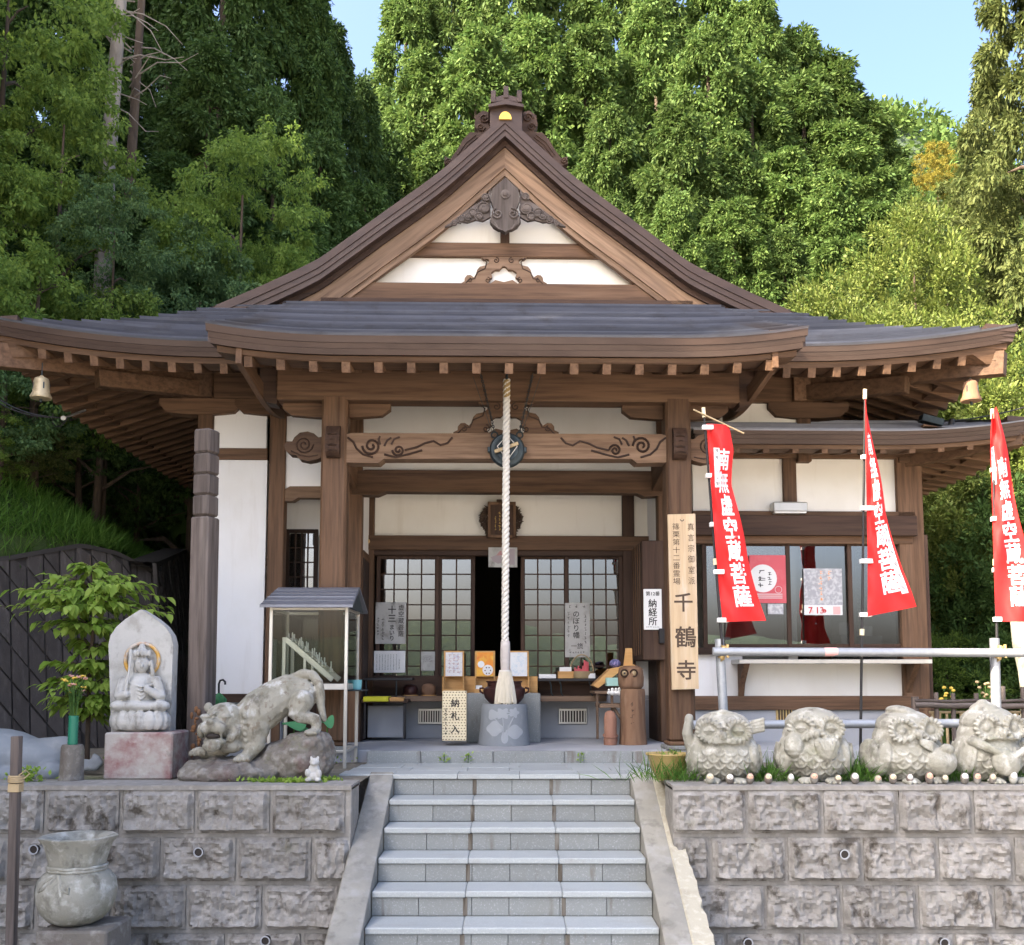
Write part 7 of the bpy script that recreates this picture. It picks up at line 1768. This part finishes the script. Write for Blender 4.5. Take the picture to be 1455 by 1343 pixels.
# bare pale trunk at the top left
bt = thing('bare_trunk', 'bare pale trunk with dead twigs rising out of the dark trees', 'tree trunk', (wp(160, 80, 16).x, 16, hill_z(wp(160, 80, 16).x, 16)))
m = MB(); a = wp(152, 250, 16); b = wp(176, -60, 16); m.tube([(a.x, 16, BASE[bt.name].z - .2), a, b], [.17, .13, .09], 10); tr_ = part(m, 'stem', W['bark_pale'], bt, 60)
m = MB(); a = wp(185, 250, 16.6); b = wp(205, -60, 16.6); m.tube([(a.x, 16.6, BASE[bt.name].z), a, b], [.12, .09, .06], 8); part(m, 'stem', W['bark'], bt, 60)
rnd = random.Random(1); m = MB()
for k in range(22):
    u = rnd.random(); y = 150*u; p = wp((165 - 12*u) if k % 2 else (192 - 10*u), y, 16.0 if k % 2 else 16.6); d = Vector((rnd.choice((-.5, 1, 1))*rnd.uniform(.4, 1.3), rnd.uniform(-.5, .2), rnd.uniform(-.7, .5))); m.tube([p, p + d*.4 + Vector((0, 0, rnd.uniform(-.02, .12))), p + d*.75 + Vector((0, 0, rnd.uniform(-.1, .1))), p + d + Vector((0, 0, rnd.uniform(-.2, .05)))], [.016, .011, .008, .004], 5)
part(m, 'twig', W['bark_pale'], bt, 60)
# leafy trees of the left bank
for (px, py, Y, wd, mk, lb, dr) in [(20, -150, 14.5, 330, 'maple', 'tall light green maple at the top left corner', 0), (95, 95, 13.6, 250, 'maple', 'soft round maple below the bare trunk', 0), (-25, 170, 12.6, 260, 'maple', 'leafy maple cut by the left edge at mid height', 0), (165, 255, 13.2, 190, 'teal', 'blue-green small tree between the maples', 0),
        (345, 165, 15.2, 260, 'maple', 'layered broadleaf tree with spreading tiers beside the cedars', 0), (285, 330, 14.6, 260, 'teal', 'low broadleaf tree just above the left roof edge', 0), (60, 330, 12.2, 300, 'maple', 'spreading maple above the left eave corner', 0), (395, 345, 15.8, 150, 'maple', 'small broadleaf tree next to the gable foot', 0),
        (-80, 20, 13.5, 260, 'maple', 'light green tree outside the top left corner', 0), (150, 380, 13.0, 240, 'maple', 'bushy maple right above the left roof slope', 0), (10, 440, 11.6, 240, 'teal', 'dark leafy bush behind the brass bell', 0), (120, 520, 13.5, 220, 'dark', 'dark shrub under the left eave', 0), (200, 560, 14.5, 180, 'dark', 'dark shrub behind the left soffit', 0), (40, 600, 12.0, 130, 'olive', 'low olive shrub on the grassy bank', 0), (-30, 560, 11.4, 150, 'maple', 'shrub at the left edge of the grassy bank', 0)]:
    plant('bro', mk, px, py, Y, wd, lb, group='trees of the left bank')
# right side: glossy shrubs, edge conifer, yellow tree
for (kind, mk, px, py, Y, wd, lb) in [('con', 'olive', 1452, -160, 21, 290, 'tall olive-green conifer cut by the right edge'), ('con', 'olive', 1400, 110, 24, 160, 'smaller olive conifer beside the tall edge conifer'), ('bro', 'yellow', 1330, 200, 30, 75, 'small golden-yellow tree on the right slope'), ('con', 'lit', 1290, 265, 26, 130, 'short cypress below the golden tree'), ('bro', 'olive', 1370, 235, 22, 190, 'olive broadleaf tree below the golden tree'),
        ('bus', 'gloss', 1290, 288, 17, 190, 'tall glossy evergreen shrub with pale leaf tips'), ('bus', 'gloss', 1185, 385, 15, 200, 'glossy shrub right of the gable roof'), ('bus', 'gloss', 1255, 430, 13.8, 200, 'glossy shrub touching the right roof slope'), ('bus', 'gloss', 1385, 425, 14, 210, 'glossy shrub above the right eave tip'),
        ('bus', 'gloss', 1395, 545, 13.2, 200, 'sunlit shrub beyond the office roof'), ('bus', 'gloss', 1355, 690, 13.6, 170, 'glossy shrub beside the office corner'), ('bus', 'dark', 1440, 660, 12.8, 190, 'dark shrub behind the edge banner'), ('bus', 'dark', 1370, 800, 13.4, 200, 'dark undergrowth shrub behind the bamboo fence'), ('bus', 'maple', 1345, 895, 12.6, 150, 'low light green shrub behind the bamboo fence'), ('bus', 'dark', 1465, 820, 12.4, 180, 'dark shrub at the right edge above the fence'), ('bro', 'dark', 1420, 470, 16.5, 300, 'dark broadleaf tree behind the right shrubs')]:
    plant(kind, mk, px, py, Y, wd, lb, group='right bank plants' if kind == 'bus' else None)
# trees off to the left whose shade falls over the court
for i, (x, y, h, w) in enumerate([(-12.5, 8.0, 15, 6.5), (-13.5, 11.0, 16, 6.5), (-16.5, 9.5, 18, 7), (-13.0, 4.8, 20, 6.5), (-12.2, 1.8, 22, 7), (-17, 13, 18, 7), (-15.5, 15.5, 17, 6.5), (-12.2, -1.2, 17, 6.5), (-12.4, -4.2, 18, 6.5), (-16, 3.2, 25, 7), (-16, -2.8, 20, 7), (-16.5, 0.3, 21, 7), (-15.8, -5.4, 19, 6.5)]):
    gz = hill_z(x, y); o = thing('cedar_tree', 'tall cedar on the shady bank outside the left edge, %s of the grove' % N20[i], 'tree', (x, y, gz if gz > .1 else -1.28), WORLD, 'shade trees left of the court')
    o.scale = (w/4.6, w/4.6, h/12); o.rotation_euler = (0, 0, i*1.1)
    for me, nm in ((leafed(CON[i % 3], 'dark'), 'crown'), (CONT, 'trunk')):
        c = bpy.data.objects.new(nm, me); COL.objects.link(c); c.parent = o
# far wooded hill on the right
rng = np.random.default_rng(5)
def far_z(x, y): return -1 + 47*math.exp(-((x - 36)/30)**2)*math.exp(-((y - 92)/24)**2) + 10*math.exp(-((x-10)/40)**2)*math.exp(-((y-95)/20)**2)
solo(MB().grid(lambda u, v: (-20 + 120*u, 62 + 60*v, far_z(-20 + 120*u, 62 + 60*v)), 60, 30), 'far_hill', W['far_wood'], None, None, kind='structure', smooth=180)
n = 1700; X = rng.uniform(0, 80, n); Yy = rng.uniform(66, 104, n); C = np.stack([X, Yy, [far_z(a, b) + 1.0 for a, b in zip(X, Yy)]], 1); s = (.9 + .9*rng.random(n))[:, None]*np.array([[1, 1, 1.1]])
V, Q = fill_crown(C, s, 70, .55, .30, rng, .2, -.1); me = fast_mesh('far_woodland', V, Q); me.materials.append(L_['lit']); o = bpy.data.objects.new('far_woodland', me); COL.objects.link(o); tag(o, 'distant sunlit woodland covering the far hill', 'woodland', None, 'stuff')
# undergrowth that closes the gaps between the trunks
P = []
for k in range(2600):
    x = rng.uniform(-14, 20); y = rng.uniform(15, 40); d = bank_line(y) - x
    if hill_z(x, y) > .4: P.append((x, y, hill_z(x, y) + rng.uniform(.1, .9)))
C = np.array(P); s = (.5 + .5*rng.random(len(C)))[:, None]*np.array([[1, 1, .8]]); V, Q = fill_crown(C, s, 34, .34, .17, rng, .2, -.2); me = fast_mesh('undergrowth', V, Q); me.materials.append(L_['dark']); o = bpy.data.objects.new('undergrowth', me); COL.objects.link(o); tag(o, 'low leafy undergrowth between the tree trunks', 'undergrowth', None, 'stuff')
# grass on the bank
def blades(pts, lmin, lmax, w, name, matl, label, cat, spread=.5):
    n = len(pts); C = np.array(pts); D = unit(np.concatenate([rng.normal(size=(n, 2))*spread, np.ones((n, 1))], 1)); l = rng.uniform(lmin, lmax, n)
    V, Q = kites(C, D, l, np.full(n, w), rng, .9); me = fast_mesh(name, V, Q); me.materials.append(matl); o = bpy.data.objects.new(name, me); COL.objects.link(o); return tag(o, label, cat, None, 'stuff')
P = []
while len(P) < 26000:
    y = rng.uniform(9.8, 17); x = bank_line(y) - .45 - rng.exponential(1.6)
    if x > -11: P.append((x, y, hill_z(x, y) - .03))
W['grass_leaf'] = leafmat('grass_leaf', (.055, .14, .022), (.13, .26, .05), .4)
blades(P, .14, .36, .014, 'bank_grass', W['grass_leaf'], 'long green grass covering the bank above the block wall', 'grass', .55)
P = []
for (px, n, sp_) in ((965, 90, .10), (1092, 170, .10), (1150, 60, .10), (1218, 260, .14), (1296, 90, .09), (1348, 160, .09), (1400, 130, .10), (1450, 60, .1), (935, 50, .12)):
    for k in range(int(n*1.6)): q = wp(px, 1112, 7.42); P.append((q.x + rng.normal()*sp_, 7.32 + abs(rng.normal())*.18, -.01))
blades(P, .07, .27, .009, 'weed_grass', W['grass_leaf'], 'tufts of thin grass growing between the stone owls', 'grass', .45)
P = []
for (px, Y, n, sp_, pw) in ((400, 7.28, 260, .13, .02), (458, 7.4, 120, .06, .02), (425, 7.25, 90, .10, .02), (35, 7.3, 200, .06, .1), (150, 8.9, 60, .3, .05), (470, 9.0, 40, .2, .05)):
    for k in range(n): q = wp(px, 1108, Y); P.append((q.x + rng.normal()*sp_, Y + abs(rng.normal())*.05, -.005 + rng.random()*pw))
n = len(P); C = np.array(P); D = unit(np.concatenate([rng.normal(size=(n, 2)), .5 + rng.random((n, 1))], 1)); V, Q = kites(C, D, rng.uniform(.02, .045, n), rng.uniform(.015, .03, n), rng); me = fast_mesh('weeds', V, Q); me.materials.append(L_['young']); o = bpy.data.objects.new('weeds', me); COL.objects.link(o); tag(o, 'small round-leaved weeds along the wall top', 'weeds', None, 'stuff')
for (px, py, lb) in ((631, 1073, 'tiny leafy weed in the kerb joint near the patterned box'), (665, 1075, 'tiny seedling weed in the kerb below the granite step'), (825, 1073, 'tiny weed in the kerb joint below the right shelf')):
    q = wp(px, py, 9.0); q.z = 0.0; o = thing('kerb_weed', lb, 'weed', q); n = 26; C = np.array([[rng.normal()*.025, rng.normal()*.01 - .01, .01 + .07*rng.random()] for _ in range(n)]); D = unit(np.concatenate([rng.normal(size=(n, 2)), .6*np.ones((n, 1))], 1)); V, Q = kites(C, D, rng.uniform(.02, .04, n), rng.uniform(.012, .02, n), rng); me = fast_mesh('leaves', V, Q); me.materials.append(L_['young']); c = bpy.data.objects.new('leaves', me); COL.objects.link(c); c.parent = o
    part(MB().tube([q, q + Vector((.004, 0, .07))], .003, 4), 'stem', W['stemg'], o)
# young tree behind the stele
YT = 8.35; b = wp(124, 1078, YT); yt = thing('young_tree', 'young leafy tree with bright green layered leaves behind the stele', 'tree', (b.x, YT, -.012))
t = MB(); tops = wp(128, 790, YT); t.tube([(b.x, YT, -.02), wp(127, 960, YT), wp(132, 900, YT), wp(132, 850, YT), tops], [.022, .018, .014, .010, .004], 8)
leaves_C, leaves_D, leaves_l = [], [], []; rnd = random.Random(3)
tiers = [(800, 22, 8), (822, 75, 18), (836, 110, 26), (854, 118, 32), (880, 90, 24), (912, 45, 10), (942, 60, 14), (962, 72, 18), (985, 62, 16), (1004, 40, 9)]
for (py, wpx, nb) in tiers:
    for k in range(nb):
        a = rnd.uniform(0, 6.28); L = wpx*YT/1443*rnd.uniform(.5, 1.05); st_ = wp(131, py + 12, YT)
        e = st_ + Vector((math.cos(a)*L, math.sin(a)*L*.8, rnd.uniform(-.06, .10))); t.tube([st_, st_.lerp(e, .5) + Vector((0, 0, .04)), e], [.006, .004, .0025], 5)
        for j in range(14):
            u = .2 + .8*j/13; c = st_.lerp(e, u) + Vector((rnd.uniform(-.03, .03), rnd.uniform(-.03, .03), .03*math.sin(u*3)))
            d = Vector((math.cos(a) + rnd.uniform(-.9, .9), math.sin(a) + rnd.uniform(-.9, .9), rnd.uniform(-1.0, .1))).normalized(); leaves_C.append(c); leaves_D.append(d); leaves_l.append(rnd.uniform(.065, .108))
part(t, 'trunk', W['bark'], yt, 60)
m = MB()
for c, d, l in zip(leaves_C, leaves_D, leaves_l):                # folded oval leaves
    s = d.cross(Vector((rnd.uniform(-.4, .4), rnd.uniform(-.4, .4), 1))).normalized(); nn = s.cross(d); w = l*.30
    P_ = [c, c + d*l*.3 + s*w*.9 + nn*w*.3, c + d*l*.65 + s*w*.8 + nn*w*.25 - Vector((0, 0, l*.08)), c + d*l - Vector((0, 0, l*.22)), c + d*l*.65 - s*w*.8 + nn*w*.25 - Vector((0, 0, l*.08)), c + d*l*.3 - s*w*.9 + nn*w*.3, c + d*l*.5]
    m.add(P_, [(0, 1, 6), (1, 2, 6), (2, 3, 6), (3, 4, 6), (4, 5, 6), (5, 0, 6)])
part(m, 'crown', L_['young'], yt, 60)
# lotus leaves and folded green umbrella behind the tiger
W['lotus'] = leafmat('lotus_leaf', (.06, .22, .10), (.09, .30, .13), .3)
for (px, py, r, lb) in ((418, 1025, .10, 'wide green lotus leaf behind the tiger belly'), (465, 1022, .055, 'small green lotus leaf right of the tiger tail'), (425, 1040, .08, 'drooping green lotus leaf between the tiger legs')):
    q = wp(px, py, 8.15); o = thing('lotus_leaf', lb, 'leaf', (q.x, 8.15, -.01)); m = MB(); n = 20
    m.add([q] + [q + Vector((r*math.cos(2*math.pi*k/n), r*.8*math.sin(2*math.pi*k/n), .03*math.sin(4*math.pi*k/n) - .02 - .03*math.sin(2*math.pi*k/n)*-1)) for k in range(n)], [(0, 1+k, 1+(k+1) % n) for k in range(n)]); part(m, 'blade', W['lotus'], o, 60)
    part(MB().tube([(q.x, 8.15, -.01), q], .006, 5), 'stalk', W['stemg'], o)
q = wp(311, 1000, 8.5); um = thing('folded_umbrella', 'folded green umbrella with a dark hooked handle behind the tiger', 'umbrella', (q.x, 8.5, 0)); zt = wp(311, 985, 8.5).z
m = MB(); m.lathe([(.012, zt - .55), (.03, zt - .35), (.05, zt - .10), (.055, zt - .05), (.03, zt - .02), (.01, zt)], (q.x, 8.5, 0), 20, lambda a, i: 1 + .25*math.sin(8*a)); part(m, 'canopy', W['lotus'], um, 60)
hk = [(311, 986), (311, 972), (313, 967), (317, 966), (320, 969), (320, 973)]; part(MB().tube([wp(x, y, 8.5) for x, y in hk], .009, 7), 'handle', W['black'], um, 60)
# plant in the planter
q = wp(950, 1070, 7.62); pp = thing('planter_seedling', 'sparse seedlings growing in the yellow planter', 'plant', q); n = 40; C = np.array([[rng.normal()*.05, rng.normal()*.04, -.02 + .03*rng.random()] for _ in range(n)]); D = unit(np.concatenate([rng.normal(size=(n, 2)), .8*np.ones((n, 1))], 1)); V, Q = kites(C, D, rng.uniform(.02, .05, n), rng.uniform(.01, .02, n), rng); me = fast_mesh('leaves', V, Q); me.materials.append(L_['maple']); c = bpy.data.objects.new('leaves', me); COL.objects.link(c); c.parent = pp
# dried flowers and stems by the fence
for (px, py, lb) in ((1404, 978, 'dry brownish flower bunch leaning on the right fence post'), (1342, 985, 'small yellowish flower bunch behind the bamboo fence')):
    q = wp(px, 1050, 9.3); o = thing('flower_bunch', lb, 'flowers', (q.x, 9.3, 0)); top = wp(px, py, 9.3); m = MB(); f = MB()
    for k in range(14):
        e = top + Vector((rnd.uniform(-.09, .09), rnd.uniform(-.05, .05), rnd.uniform(-.10, .06))); m.tube([(q.x, 9.3, .05), e], .004, 4); f.ell(e, (.02, .02, .014), 6)
    part(m, 'stems', W['stemg'], o); part(f, 'blossom', W['petal_y'] if px < 1400 else W['bamboo'], o, 180)
